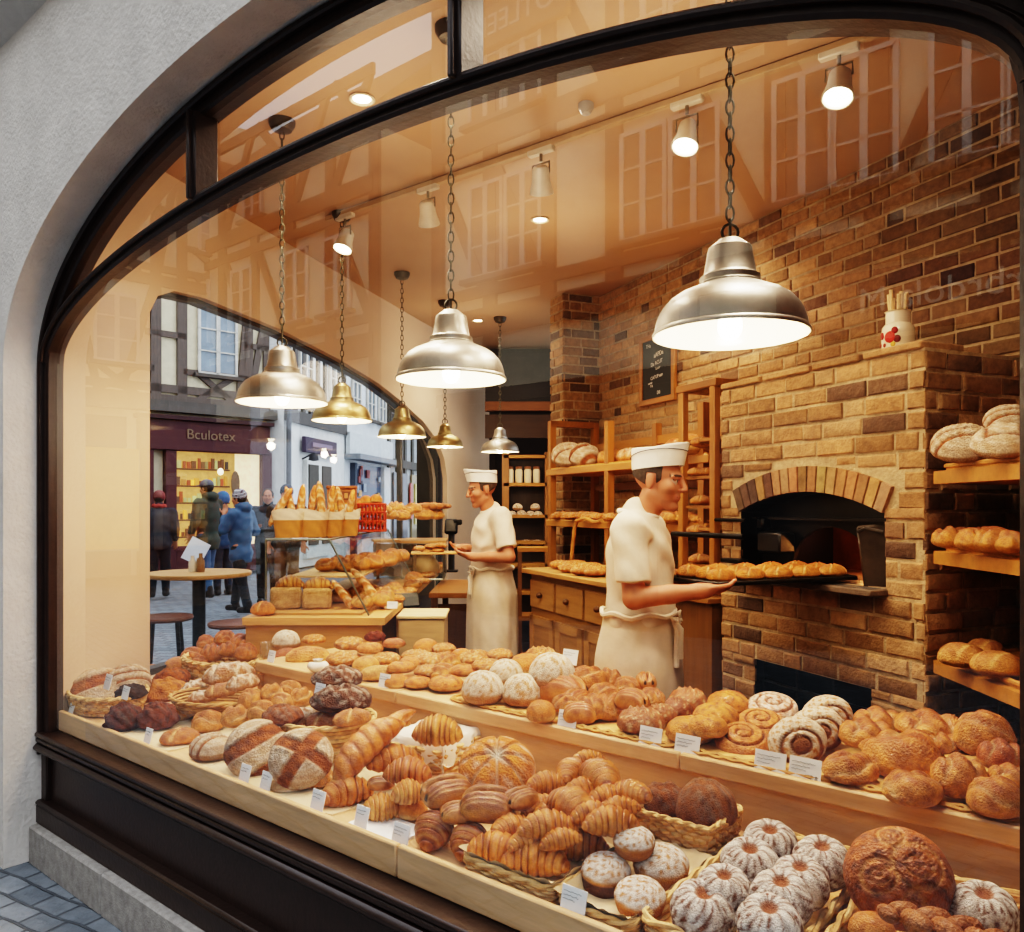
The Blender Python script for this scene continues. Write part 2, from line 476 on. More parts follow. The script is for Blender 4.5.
# ground outside
mb = MB(); g = [F(-40, -30, .03), F(30, -30, .03), F(30, -.02, .03), F(-.6, -.02, .03), F(-40, -.02, .03)]
mb.add(g, [tuple(range(5))], (1, 1, 1)); struct(mb.build('ground', m_cobble, sharp=None))
mb = MB()
a0, a1, a2 = F(-.62, 0, .03), LW(.0, -.2, .03), LW(6.5, -.2, .2)
pl = [F(-40, -.02, .03), a0, a1, LW(2.5, -.2, .1), a2, Vector((12, 80, .25)), Vector((-40, 80, .25)), Vector((-60, 45, .2)), F(-20, 10, .2)]
mb.add(pl, [tuple(range(9))], (1, 1, 1)); struct(mb.build('street_ground', m_street, sharp=None))

# ================================================================ ROOM
mb = MB(); fp = [F(.0, .03), LW(.1, .0), LW(6.4, 0), Vector((2.6, 10.2, 0)), Vector((4.6, 7)), O(3.7, .9), F(5.2, .05)]
fp = [(q[0], q[1]) for q in fp]
mb.add([(x, y, .06) for x, y in fp], [tuple(range(7))], (1, 1, 1)); struct(mb.build('floor', m_floor, sharp=None))
CEIL = 3.4
mb = MB(); mb.prism(fp, CEIL, CEIL+.12, lin('#b59578'), lambda x, y, a: (x, y, a)); struct(mb.build('ceiling', m_ceiling))
# left wall with the long arched opening to the street
op = [(.56, .7), (.56, 2.62), (.62, 2.72), (.75, 2.78), (1.0, 2.805), (1.8, 2.795), (2.6, 2.74), (3.3, 2.66), (3.77, 2.57), (4.3, 2.44), (4.7, 2.28), (4.9, 2.1), (4.98, 1.9), (4.98, .7)]
mb = MB()
mb.prism([(.0, .05), (.56, .05)]+op[:1]+op[1:-1]+op[-1:]+[(4.98, .05), (6.45, .05), (6.45, CEIL), (.0, CEIL)], -.16, .0, CREAM, lambda x, z, o: (x, -o*-1, z) if False else (x, -o, z))
mb.prism([(.56, .05), (4.98, .05), (4.98, .7), (.56, .7)], -.16, 0, CREAM, lambda x, z, o: (x, -o, z))
struct(mb.build('wall_left', m_cream, loc=(*LW0, 0), rz=LROT, sharp=30))
w2 = thing('window_2', 'long arched side window opening onto the street', 'window', (*LW0, 0), LROT); struct(w2)
mb = MB(); sweep(mb, op, .05, .05, .12, lin('#3b3a3c')); mb.box((2.77, .085, .71), (4.4, .07, .05), lin('#3b3a3c'))
mb.build('window_frame', m_frame, w2)
mb = MB(); sweep(mb, [(3.95, .7), (3.95, 2.52)], .035, .06, .11, lin('#3b3a3c')); mb.build('mullion', m_frame, w2)
mb = MB(); mb.add([(x, .1, z) for x, z in op], [tuple(range(len(op)))], (1, 1, 1)); mb.build('pane', m_case, w2, sharp=None)
# back of the shop
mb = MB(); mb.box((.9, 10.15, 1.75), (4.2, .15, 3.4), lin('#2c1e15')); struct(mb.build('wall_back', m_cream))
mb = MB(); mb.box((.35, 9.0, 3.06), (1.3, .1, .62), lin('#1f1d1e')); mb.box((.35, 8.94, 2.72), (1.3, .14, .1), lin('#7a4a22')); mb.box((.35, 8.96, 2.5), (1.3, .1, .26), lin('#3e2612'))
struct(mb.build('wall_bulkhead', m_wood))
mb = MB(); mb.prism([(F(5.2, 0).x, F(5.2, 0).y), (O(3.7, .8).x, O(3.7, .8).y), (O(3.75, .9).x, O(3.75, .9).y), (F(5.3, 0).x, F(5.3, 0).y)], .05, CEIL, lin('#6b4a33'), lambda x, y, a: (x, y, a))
struct(mb.build('wall_side', m_cream))

# ---- brickwork
BR = [lin(h) for h in ('#b08a63', '#a8825a', '#b49069', '#9e7953', '#ac865f', '#93704c')]
BDK = [lin(h) for h in ('#6e5440', '#7c5f46', '#665040')]
MORT = lin('#c2a986')
rb = random.Random(3)
def bricks(mb, x0, x1, z0, z1, fn, skip=None, dark=.12, k=1.0, ch=.076, bl=.205, protr=.008, tone=None):
    """fn(x,z,o): o outwards"""
    z = z0; row = 0
    while z < z1-.02:
        h = min(ch-.014, z1-z)
        x = x0-(bl/2 if row % 2 else 0)-rb.uniform(0, .04)
        while x < x1:
            L_ = bl*rb.uniform(.86, 1.1) if rb.random() > .15 else bl*.55
            a, b = max(x, x0), min(x+L_-.014, x1)
            x += L_
            if b-a < .03: continue
            zl = z
            if skip and skip(a, b, z, z+h):
                zr = z
                while zr < z+h-.028 and skip(a, b, zr, z+h): zr += .008
                if not skip(a, b, zr, z+h): zl = zr
                else:
                    while a < b-.03 and skip(a, a+.02, z, z+h): a += .015
                    while b > a+.03 and skip(b-.02, b, z, z+h): b -= .015
                if b-a < .035 or skip(a, b, zl, z+h): continue
            c = rb.choice(BDK) if rb.random() < dark else rb.choice(BR)
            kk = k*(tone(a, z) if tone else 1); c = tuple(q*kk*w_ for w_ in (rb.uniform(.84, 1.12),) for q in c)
            j = rb.uniform(-.004, .005); e = .006
            q = []
            for o, ins in ((-.01, 0), (protr*.55+j, 0), (protr+j, e)):
                for xx, zz in ((a+ins, zl+ins), (b-ins, zl+ins), (b-ins, z+h-ins), (a+ins, z+h-ins)): q.append(fn(xx+rb.uniform(-.002, .002), zz+rb.uniform(-.002, .002), o))
            fs = [(8, 9, 10, 11)]
            for s in (0, 4):
                for i in range(4): fs.append((s+i, s+(i+1) % 4, s+4+(i+1) % 4, s+4+i))
            mb.add(q, fs, c)
        z += ch; row += 1

# main brick wall
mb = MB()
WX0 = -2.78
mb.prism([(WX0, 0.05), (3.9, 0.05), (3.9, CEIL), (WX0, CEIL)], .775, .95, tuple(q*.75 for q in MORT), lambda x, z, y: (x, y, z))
bricks(mb, WX0, 3.8, .07, CEIL-.01, lambda x, z, o: (x, .775-o, z), dark=.07, skip=lambda a, b, c, d: a > .05 and d < 2.0, tone=lambda x, z: .45+.55*ss(.75, -.45, x) if True else 1)  # bricks darken to the right: fall-off of light put into their colour
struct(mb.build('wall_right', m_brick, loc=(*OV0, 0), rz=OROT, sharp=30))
# brick pier at the far end of the wall
mb = MB()
px0, px1 = WX0-.12, WX0+.133
mb.prism([(px0+.01, .431), (px1-.01, .431), (px1-.01, .9), (px0+.01, .9)], .05, CEIL, tuple(q*.75 for q in MORT), lambda x, y, z: (x, y, z))
bricks(mb, px0, px1, .07, CEIL-.01, lambda x, z, o: (x, .43-o, z), dark=.07)
bricks(mb, .42, .77, .07, CEIL-.01, lambda y, z, o: (px1+o-.01, y, z), dark=.3, k=.8)
mb.build('pier', m_brick, loc=(*OV0, 0), rz=OROT, sharp=30, kind='structure').name = 'wall_pier'

# ================================================================ OVEN
oven = thing('brick_oven', 'brick bread oven with arched mouth and metal hood', 'oven', (*OV0, 0), OROT)
mx0, mx1, mz0, mzs, mzc = .143, 1.017, 1.28, 1.575, 1.668
OL, OH = 1.196, 2.2
mcx = (mx0+mx1)/2; hw = (mx1-mx0)/2; rise = mzc-mzs
Rr = (hw*hw+rise*rise)/(2*rise); ccz = mzc-Rr
ang = math.asin(hw/Rr)
arc = [(mcx+Rr*math.sin(-ang+2*ang*i/16), ccz+Rr*math.cos(-ang+2*ang*i/16)) for i in range(17)]
VL = .125
def in_mouth(x, z, m=0.0):
    if mx0-m < x < mx1+m and mz0-.01 < z < mzs: return True
    r = math.hypot(x-mcx, z-ccz); an = math.atan2(x-mcx, z-ccz)
    return r < Rr+VL and abs(an) < ang+.02 and z > mzs-.09 and z > mz0
def in_fire(x, z): return .246 < x < .948 and .3 < z < .865
mb = MB()
# mortar body: face with mouth and fire box cut out
op = [(mx0, mz0)]+arc+[(mx1, mz0)]
poly = [(0, .06), (0, OH), (OL, OH), (OL, .06)]
# face made of strips so that both holes stay open
mc = tuple(q*.9 for q in MORT)
def fq(x0, x1, z0, z1): mb.add([(x0, 0, z0), (x1, 0, z0), (x1, 0, z1), (x0, 0, z1)], [(0, 1, 2, 3)], mc)
fq(0, OL, .06, .3); fq(0, .246, .3, .865); fq(.948, OL, .3, .865); fq(0, OL, .865, mz0)
fq(0, mx0, mz0, mzs); fq(mx1, OL, mz0, mzs); fq(0, mx0, mzs, OH); fq(mx1, OL, mzs, OH)
for (xa, za), (xb, zb) in zip(arc, arc[1:]): mb.add([(xa, 0, za), (xb, 0, zb), (xb, 0, OH), (xa, 0, OH)], [(0, 1, 2, 3)], mc)
mb.add([(0, 0, OH), (OL, 0, OH), (OL, .775, OH), (0, .775, OH)], [(0, 1, 2, 3)], mc)
mb.add([(0, 0, .06), (0, .775, .06), (0, .775, OH), (0, 0, OH)], [(0, 1, 2, 3)], mc)
mb.add([(OL, 0, .06), (OL, .775, .06), (OL, .775, OH), (OL, 0, OH)], [(0, 1, 2, 3)], mc)
def skip(a, b, c, d):
    for i in range(7):
        for zz in (c, (c+d)/2, d):
            x = a+(b-a)*i/6
            if in_mouth(x, zz) or in_fire(x, zz): return True
    return False
def clipbricks():
    # split bricks near holes into small ones by running short courses beside the holes
    bricks(mb, 0, OL, .07, .3, lambda x, z, o: (x, -o, z))
    bricks(mb, 0, .246, .3, .865, lambda x, z, o: (x, -o, z), k=.9); bricks(mb, .948, OL, .3, .865, lambda x, z, o: (x, -o, z), k=1.0)
    bricks(mb, 0, OL, .87, mz0-.03, lambda x, z, o: (x, -o, z), dark=.1, k=.95)
    bricks(mb, 0, mx0, mz0-.03, mzs+.02, lambda x, z, o: (x, -o, z)); bricks(mb, mx1, OL, mz0-.03, mzs+.02, lambda x, z, o: (x, -o, z))
    bricks(mb, 0, OL, mzs+.02, OH, lambda x, z, o: (x, -o, z), skip=skip, dark=.07)
    bricks(mb, 0, .775, .07, OH, lambda y, z, o: (OL+o, y, z), dark=.2, k=.85)
    bricks(mb, 0, .775, .07, OH, lambda y, z, o: (-o, y, z), dark=.2, k=.85)
clipbricks()
nv = 17
for i in range(nv):
    a0 = -ang+2*ang*(i+.08)/nv; a1 = -ang+2*ang*(i+.92)/nv
    c = rb.choice(BR) if rb.random() > .2 else rb.choice(BDK)
    c = tuple(q*rb.uniform(.85, 1.05) for q in c)
    pts = [(mcx+r*math.sin(a), ccz+r*math.cos(a)) for r, a in ((Rr, a0), (Rr, a1), (Rr+VL-.012, a1), (Rr+VL-.012, a0))]
    mb.prism(pts, .02, -.02, c, lambda x, z, y: (x, y, z))
for i, (a, b) in enumerate(((0, .3), (.31, .62), (.63, .9), (.91, OL))):     # cap course
    mb.box(((a+b)/2, .1, OH+.012), (b-a-.012, .24, .03), rb.choice(BR), bev=.006)
mb.build('oven_body', m_brick, oven, sharp=30)
mb = MB()
iron = lin('#15120f')
for sx in (mx0, mx1): mb.add([(sx, 0, mz0), (sx, .6, mz0), (sx, .6, mzs), (sx, 0, mzs)], [(0, 1, 2, 3)], iron)
mb.add([(mx0, 0, mz0), (mx1, 0, mz0), (mx1, .6, mz0), (mx0, .6, mz0)], [(0, 1, 2, 3)], lin('#6a5547'))
for (xa, za), (xb, zb) in zip(arc, arc[1:]): mb.add([(xa, 0, za), (xb, 0, zb), (xb, .6, zb), (xa, .6, za)], [(0, 1, 2, 3)], iron)
mb.add([(mx0, .6, mz0), (mx1, .6, mz0), (mx1, .6, mzc), (mx0, .6, mzc)], [(0, 1, 2, 3)], lin('#7a4526'))
mb.build('oven_chamber', m_sooty, oven)
mb = MB()    # hood plate with an inner arch
ic, iw, iz = .60, .24, 1.32
inner = [(ic-iw, mz0+.005)]+[(ic+iw*math.cos(PI-PI*i/14), iz+.19*math.sin(PI-PI*i/14)) for i in range(15)]+[(ic+iw, mz0+.005)]
outer = [(mx0+.005, mz0+.005), (mx0+.005, mzs)]+[(x, z-.006) for x, z in arc[1:-1]]+[(mx1-.005, mzs), (mx1-.005, mz0+.005)]
mb.prism(outer+inner[::-1], .13, .15, lin('#231f1c'), lambda x, z, y: (x, y, z))
mb.box((mcx, .10, 1.545), (.86, .08, .012), lin('#2c2724')); mb.box((.30, .08, 1.43), (.16, .10, .10), lin('#2a2725'), bev=.01)
mb.box((.24, .06, 1.52), (.05, .06, .06), lin('#0c0b0a'), bev=.01)
mb.build('hood', m_sooty, oven)
mb = MB()    # open door flap on the right
mb.box((.945, .02, 1.40), (.115, .02, .26), lin('#4c4034'), R=Matrix.Rotation(.5, 3, 'Z') @ Matrix.Rotation(-.12, 3, 'Y'), bev=.012)
mb.tube([(.9, -.02, 1.5), (.96, -.05, 1.515), (1.0, .0, 1.5)], .008, col=lin('#55504a'))
mb.build('oven_door', m_sooty, oven)
mb = MB(); mb.box((.60, -.03, 1.262), (.86, .14, .03), lin('#6f5d4c'), bev=.006); mb.box((.6, -.06, 1.275), (.84, .06, .008), lin('#3a332d'))
mb.build('hearth_slab', m_stone, oven)
mb = MB(); mb.tube([(.2, -.03, 1.455), (-.3, -.10, 1.455)], .014, 10, lin('#1c1917')); mb.tube([(.2, -.02, 1.535), (-.02, -.03, 1.535)], .009, 8, lin('#1c1917'))
mb.box((.14, -.04, 1.335), (.14, .06, .022), lin('#171412'), bev=.004)
mb.build('door_bar', m_black, oven)
mb = MB()
for x0, x1, y, zz in ((.246, .948, .3, 0),): mb.add([(x0, y, .3), (x1, y, .3), (x1, y, .865), (x0, y, .865)], [(0, 1, 2, 3)], lin('#0d0b0a'))
for sx in (.246, .948): mb.add([(sx, 0, .3), (sx, .3, .3), (sx, .3, .865), (sx, 0, .865)], [(0, 1, 2, 3)], lin('#1a1512'))
for sz in (.3, .865): mb.add([(.246, 0, sz), (.948, 0, sz), (.948, .3, sz), (.246, .3, sz)], [(0, 1, 2, 3)], lin('#1a1512'))
for i in range(4): mb.box((.26+.66*i/3, .05, .58), (.012, .012, .56), lin('#1c1a19'))
mb.box((.6, .05, .76), (.7, .012, .012), lin('#1c1a19'))
mb.build('fire_box', m_sooty, oven)

point('oven_glow', O(.6, .40, 1.42), 5, (1, .45, .15), .04)
# ================================================================ LAMPS
def lamp(x, y, zr, R, label, brass=False, group='pendant lamps'):
    t = thing('pendant_lamp', label, 'lamp', (x, y, CEIL), 0, group)
    dz = zr-CEIL
    m = m_brass if brass else m_steel
    c = lin('#a8946a') if brass else lin('#b5b0a6')
    mb = MB(); mb.lathe([(0, 0), (.062, 0), (.06, -.02), (.045, -.045), (.015, -.055), (0, -.055)], 20, lin('#4d463c'))
    mb.build('ceiling_rose', m_black, t)
    top = dz+1.26*R
    mb = MB(); z = -.05; i = 0; lk = .036
    while z-lk > top+.03:
        pts = [(0, 0, 0)]*10; pts = []
        for k in range(10):
            a = 2*PI*k/10; hx, hz = .0105*math.cos(a), lk*.62*math.sin(a)
            pts.append((hx, 0, z-lk/2+hz) if i % 2 == 0 else (0, hx, z-lk/2+hz))
        mb.tube(pts, .0032, 5, lin('#57503f'), closed=True); z -= lk; i += 1
    mb.tube([(0, 0, z+.004), (.0, 0, top)], .004, 6, lin('#57503f'))
    ring = [(.022*math.cos(2*PI*k/14), 0, top+.018+.022*math.sin(2*PI*k/14)) for k in range(14)]
    mb.tube(ring, .004, 6, lin('#57503f'), closed=True)
    mb.build('chain', m_black, t)
    P = lambda q: [(a*R, dz+b*R) for a, b in q]
    mb = MB(); mb.lathe(P([(0, 1.26), (.14, 1.25), (.2, 1.2), (.275, 1.14), (.285, 1.1), (.30, 1.0), (.335, .80), (.35, .78), (.385, .76), (.385, .69), (.41, .67), (.41, .62)]), 28, c)
    mb.build('lamp_neck', m, t, sharp=35)
    mb = MB(); mb.lathe(P([(.40, .66), (.43, .635), (.52, .60), (.66, .54), (.78, .46), (.865, .365), (.92, .27), (.955, .16), (.968, .07), (.985, .055), (1.0, .03), (1.0, .0), (.985, 0)]), 48, c)
    mb.build('lamp_shade', m, t, sharp=35)
    mb = MB(); mb.lathe(P([(.985, 0), (.955, .06), (.94, .15), (.905, .26), (.85, .355), (.765, .445), (.645, .52), (.48, .57), (.2, .59), (0, .59)]), 40, lin('#f6ead0'))
    mb.build('shade_lining', m_gloss, t, sharp=60)
    mb = MB(); mb.ell((0, 0, dz+.13*R), (.16*R, .16*R, .19*R), (1, 1, 1), 16); mb.build('bulb', m_bulb, t)
    point('lamp_light', (x, y, zr-.045), 9*(R/.21)**2, r=.03)
    return t
def lamp_uv(u, v, D, wpx, label, brass=False):
    p = at(u, v, D); lamp(p.x, p.y, p.z, wpx*D/FPX/2, label, brass)
lamp_uv(730, 336, 2.17, 154, 'large steel pendant lamp hanging in front of the oven, nearest of all')
lamp_uv(451, 380, 3.0, 111, 'steel pendant lamp hanging in the middle of the window')
lamp_uv(282, 403, 3.73, 90, 'worn steel pendant lamp on a chain, leftmost of all')
lamp_uv(342, 421, 4.9, 60, 'brass pendant lamp just right of the leftmost steel lamp', True)
lamp_uv(402, 437, 6.15, 49, 'brass pendant lamp above the far glass case', True)
lamp_uv(445, 447, 7.0, 37, 'small brass pendant lamp by the end of the side window', True)
lamp_uv(500, 452, 7.6, 39, 'small grey pendant lamp hanging behind the far baker')

# ---- track and spots
ta, tb = at(330, 217, 1.0), at(690, 96, 1.0)
def onceil(u, v, z=CEIL-.02):
    D = (z-CZ)*FPX/(V0-v); return at(u, v, D)
pa, pb = onceil(327, 219), onceil(700, 93)
dirv = (pb-pa).normalized(); pend = pa+dirv*4.6
rail = MB(); mid = (pa+pend)/2
rail.box((0, 0, 0), ((pend-pa).length, .035, .03), lin('#b59b7c'), bev=.004)
rl = rail.build('track_light_rail', m_paint, loc=mid, rz=math.atan2(dirv.y, dirv.x)); tag(rl, 'long straight ceiling track carrying the spotlights', 'light rail')
SP = [(345, 241, 12, 1, 'track spotlight at the left end of the ceiling rail'), (428, 214, 24, 0, 'track spotlight second from the left end of the rail, turned aside'),
      (541, 181, 26, 0, 'white track spotlight in the middle of the rail, turned aside'), (687, 136, 30, 1, 'glowing track spotlight above the big steel lamp'),
      (839, 86, 34, 1, 'glowing track spotlight nearest the right end of the arch')]
for u, v, px, lit, lab in SP:
    # point on rail with the same column
    k = (u-U0)/FPX; s = (k*pa.y-pa.x)/(dirv.x-k*dirv.y); q = pa+dirv*s
    t = thing('track_spotlight', lab, 'spotlight', (q.x, q.y, q.z), math.atan2(dirv.y, dirv.x), 'track spotlights')
    h = max(.13, (v-(V0-(q.z-CZ)*FPX/q.y))*q.y/FPX)
    mb = MB(); mb.box((0, 0, -.022), (.15, .036, .03), lin('#cfc4b2'), bev=.005); mb.build('adapter', m_paint, t)
    mb = MB(); mb.tube([(0, 0, -.03), (0, 0, -h*.45)], .008, 8, lin('#8e8574')); mb.tube([(-.05, 0, -h+.03), (-.05, 0, -h*.5), (.05, 0, -h*.5), (.05, 0, -h+.03)], .005, 6, lin('#8e8574')); mb.build('bracket', m_black, t)
    tilt = Matrix.Rotation(.55 if not lit else -.35, 4, 'X') @ Matrix.Rotation(.3 if not lit else .0, 4, 'Y')
    T = Matrix.Translation((0, 0, -h)) @ tilt
    mb = MB(); mb.T = T
    mb.lathe([(0, .07), (.03, .07), (.042, .055), (.046, .0), (.058, -.045), (.06, -.06), (.054, -.06), (.05, -.05)], 24, lin('#d9d0c0')); mb.build('lamp_head', m_paint, t)
    mb = MB(); mb.T = T; mb.lathe([(0, -.058), (.035, -.056), (.053, -.05)], 20, (1, 1, 1)); mb.build('lens', m_lens if lit else m_lensd, t)
    R3 = Matrix.Rotation(math.atan2(dirv.y, dirv.x), 4, 'Z') @ tilt
    dn = R3.to_3x3() @ Vector((0, 0, -1))
    hp = Vector((q.x, q.y, q.z-h))+dn*.075
    spot('spot_beam', hp, hp+dn, 55 if u < 800 else 18, 80, .7, r=.04)
DLS = [(362, 98, 'small recessed downlight near the top of the arch'), (540, 219, 'recessed downlight in the middle of the ceiling'), (478, 320, 'recessed downlight towards the back of the shop')]
for u, v, lab in DLS:
    q = onceil(u, v, CEIL)
    t = thing('recessed_downlight', lab, 'ceiling light', (q.x, q.y, CEIL))
    mb = MB(); mb.lathe([(.035, -.001), (.055, -.002), (.058, -.008), (.05, -.012), (.04, -.006)], 20, lin('#d8c7ae')); mb.build('trim_ring', m_paint, t)
    mb = MB(); mb.lathe([(0, -.004), (.04, -.004)], 16, (1, 1, 1)); mb.build('lens', m_lens, t)
    spot('downlight_beam', (q.x, q.y, CEIL-.03), (q.x, q.y, 0), 50, 120, .8, r=.05)
q = onceil(586, 104, CEIL); mb = MB(); mb.lathe([(0, 0), (.035, 0), (.035, -.02), (.02, -.045), (0, -.05)], 16, lin('#a8a29a')); o = mb.build('smoke_detector', m_paint, loc=(q.x, q.y, CEIL)); tag(o, 'small grey smoke detector on the ceiling', 'smoke detector')
q = onceil(290, 260, CEIL); mb = MB(); mb.lathe([(0, 0), (.03, 0), (.03, -.1), (.05, -.12), (.06, -.16), (.04, -.2), (0, -.21)], 16, lin('#a8a29a')); o = mb.build('ceiling_sensor', m_paint, loc=(q.x, q.y, CEIL)); tag(o, 'round grey sensor hanging from the ceiling near the left lamp', 'sensor')
# added fill spots just below the ceiling, without any fixture of their own
for i, (x, y, W, tx, ty) in enumerate(((-.3, 2.9, 105, -.4, 2.6), (.75, 2.15, 135, .6, 2.0), (-1.2, 4.2, 80, -1.2, 3.6), (.3, 3.6, 120, 1.2, 3.6), (-.2, 5.6, 80, -.3, 5.8), (1.0, 5.0, 110, 1.8, 5.2), (1.1, 2.1, 60, 1.6, 2.75), (.2, 8.0, 35, .3, 8.8))):
    spot('added_fill_spot', (x, y, CEIL-.03), (tx, ty, .8), W*.62, 125, .9, r=.12)

for i, (x, y, W) in enumerate(((-.6, 3.4, 55), (.6, 3.0, 60), (.2, 4.9, 60), (-.3, 7.2, 50))):
    point('added_ceiling_wash', (x, y, 2.75), W*.22, r=.25)  # unseen point lights in mid-air, added to brighten the ceiling
# ================================================================ BREAD SHAPES (unit length along x, base at z=0)
GOLD = lin('#cf8a3f'); AMBER = lin('#b8692a'); BROWN = lin('#8e4c1f'); DBROWN = lin('#5a2c15'); CHOC = lin('#2a130b')
PALE = lin('#e2b878'); FLOURC = lin('#eadfcb'); RYE = lin('#7d5535'); SUGAR = lin('#f2ece2'); RED = lin('#7c3418')
LIB = {}
def lib(key, fn, mat, sharp=180):
    if key not in LIB:
        me = fn().mesh(key.split('/')[0], sharp); me.materials.append(mat)
        a = np.empty(len(me.vertices)*3, np.float32); me.vertices.foreach_get('co', a)
        LIB[key] = (me, a.reshape(-1, 3))
    return LIB[key]

def dome(L=1, W=1, H=.55, under=.28, e=1.0, nu=44, nv=26, shape=None, color=None, seed=0, rough=.02):
    """bun / loaf: superellipsoid with flattened base; shape(x,y,z)->extra z ; color(x,y,z,up)->rgb (x,y in -.5...5)"""
    mb = MB()
    def fn(u, v):
        a = u*2*PI; b = -PI/2+v*PI
        if v == 0: b = -PI/2+.001
        if v == 1: b = PI/2-.001
        ca, sa = math.cos(a), math.sin(a); cb, sb = math.cos(b), math.sin(b)
        f = lambda q: math.copysign(abs(q)**e, q)
        x, y = .5*f(ca)*abs(cb)**.9, .5*f(sa)*abs(cb)**.9
        z = math.copysign(abs(sb)**(.95), sb)
        z = z*(1-under) if z > 0 else z*under
        d = ns(x*6+seed, y*6, z*5, seed)*rough
        up = z/(1-under) if z > 0 else -1
        dz = shape(x, y, up) if (shape and up > -.2) else 0
        X, Y, Z = x*L*(1+d), y*W*(1+d), (z+under)*H*(1+d*.6)+dz*ss(-.2, .4, up)
        c = color(x, y, up) if color else GOLD
        return (X, Y, max(Z, 0.0)), c
    return mb.surf(nu, nv, fn)

def crustcol(base, dark, light, seed, amt=1.0):
    def f(x, y, up):
        n = ns(x*9, y*9, up*3, seed)
        c = mix(base, dark, ss(.15, .95, up)*.55*amt+n*.25)
        return mix(c, light, ss(.25, -.6, up)*.8)
    return f

def k_bun(seed, base=GOLD, dark=AMBER, light=PALE, L=1, W=.92, H=.56):
    return dome(L, W, H, .3, seed=seed, rough=.03, color=crustcol(base, dark, light, seed), nu=32, nv=18)
def k_floury(seed, H=.6, amt=.75, base=None):
    base = base or lin('#c99a62')
    def col(x, y, up):
        n = ns(x*14, y*14, up*6, seed)+.5*ns(x*31, y*29, up*11, seed+3)
        return mix(mix(base, AMBER, .35+.4*n), FLOURC, ss(-.35, .55, n+amt*1.1-.55)*ss(-.9, .2, up+.3))
    return dome(1, .95, H, .32, seed=seed, rough=.025, color=col)
def slashd(x, y, a, off):   # distance to a straight line
    return abs(x*math.sin(a)-y*math.cos(a)-off)
def k_boule(seed, cut='band', H=.5):
    """large country loaf with floury fields and brown burst bands"""
    def dist(x, y):
        if cut == 'band': return min(abs(y-.05-.25*x*x)-.13, abs(y+.42)-.05)
        if cut == 'cross': return min(slashd(x, y, .75, .02)-.11, slashd(x, y, 2.35, .05)-.10)
        if cut == 'slash': return min(slashd(x, y, .2, k)-.035 for k in (-.22, 0, .22))
        if cut == 'petal':
            r = math.hypot(x, y); a = math.atan2(y, x)
            return (abs(math.sin(a*4))*r-.035) if r > .05 else .0
        if cut == 'square': return abs(max(abs(x), abs(y))-.25)-.03
        return 1
    fl_ = cut != 'petal'
    def shape(x, y, up):
        d = dist(x, y); return (-.035*ss(.03, -.03, d)+.03*math.exp(-((d-.035)/.02)**2)) if cut != 'petal' else -.07*ss(.06, -.02, d)
    def col(x, y, up):
        d = dist(x, y); n = ns(x*11, y*11, up*3, seed)
        b = mix(lin('#a8622e'), lin('#6d3a1b'), .5+.7*n)
        f = mix(lin('#cdb391'), FLOURC, .5+.6*n)
        if cut == 'petal':
            r = math.hypot(x, y)
            return mix(mix(GOLD, AMBER, .5+n), FLOURC, ss(.06, -.03, d)*.4+ss(.18, .0, r)*.8+ss(.1, .7, n)*.45)
        # concentric basket rings of flour
        ring = .5+.5*math.sin(math.hypot(x, y)*85)
        f = mix(f, lin('#a5794e'), .35*ring+.15)
        c = mix(f, b, ss(.02, -.02, d))
        return mix(c, lin('#9a6a3c'), ss(.1, -.5, up)*.7)
    return dome(1, .96, H, .35, seed=seed, shape=shape, color=col, nu=72, nv=40, rough=.015)
def k_loaf(seed, base=GOLD, dark=BROWN, W=.5, H=.42, nsl=3, flour=.0, ang=.9, depth=.05):
    def d_(x, y): return min(slashd(x*1.0, y*W, ang, (i-(nsl-1)/2)*.75/max(nsl, 1)) for i in range(nsl)) if nsl else 1
    def shape(x, y, up): return -depth*ss(.04, 0, d_(x, y)) + depth*.5*math.exp(-((d_(x, y)-.06)/.025)**2)
    def col(x, y, up):
        n = ns(x*10, y*7, up*3, seed)
        c = mix(base, dark, ss(-.1, .9, up)*.6+n*.3)
        c = mix(c, mix(PALE, FLOURC, flour), ss(.045, .01, d_(x, y))*.8)
        if flour: c = mix(c, FLOURC, flour*ss(-.3, .5, n+.3*up)*ss(.0, .06, d_(x, y)))
        return mix(c, base, ss(0, -.6, up)*.7)
    return dome(1, W, H, .35, e=.8, seed=seed, shape=shape, color=col, nu=56, nv=26, rough=.03)
def k_baguette(seed):
    def d_(x, y): return min(slashd(x, y*.16, .35, (i-2)*.062) for i in range(5))
    def shape(x, y, up): return -.012*ss(.014, 0, d_(x, y))
    def col(x, y, up):
        c = mix(GOLD, AMBER, ss(0, 1, up)*.7+ns(x*12, y*4, up, seed)*.3)
        return mix(c, lin('#f0d9ae'), ss(.016, .006, d_(x, y))*.9)
    return dome(1, .17, .14, .4, e=.75, seed=seed, shape=shape, color=col, nu=64, nv=18, rough=.02)
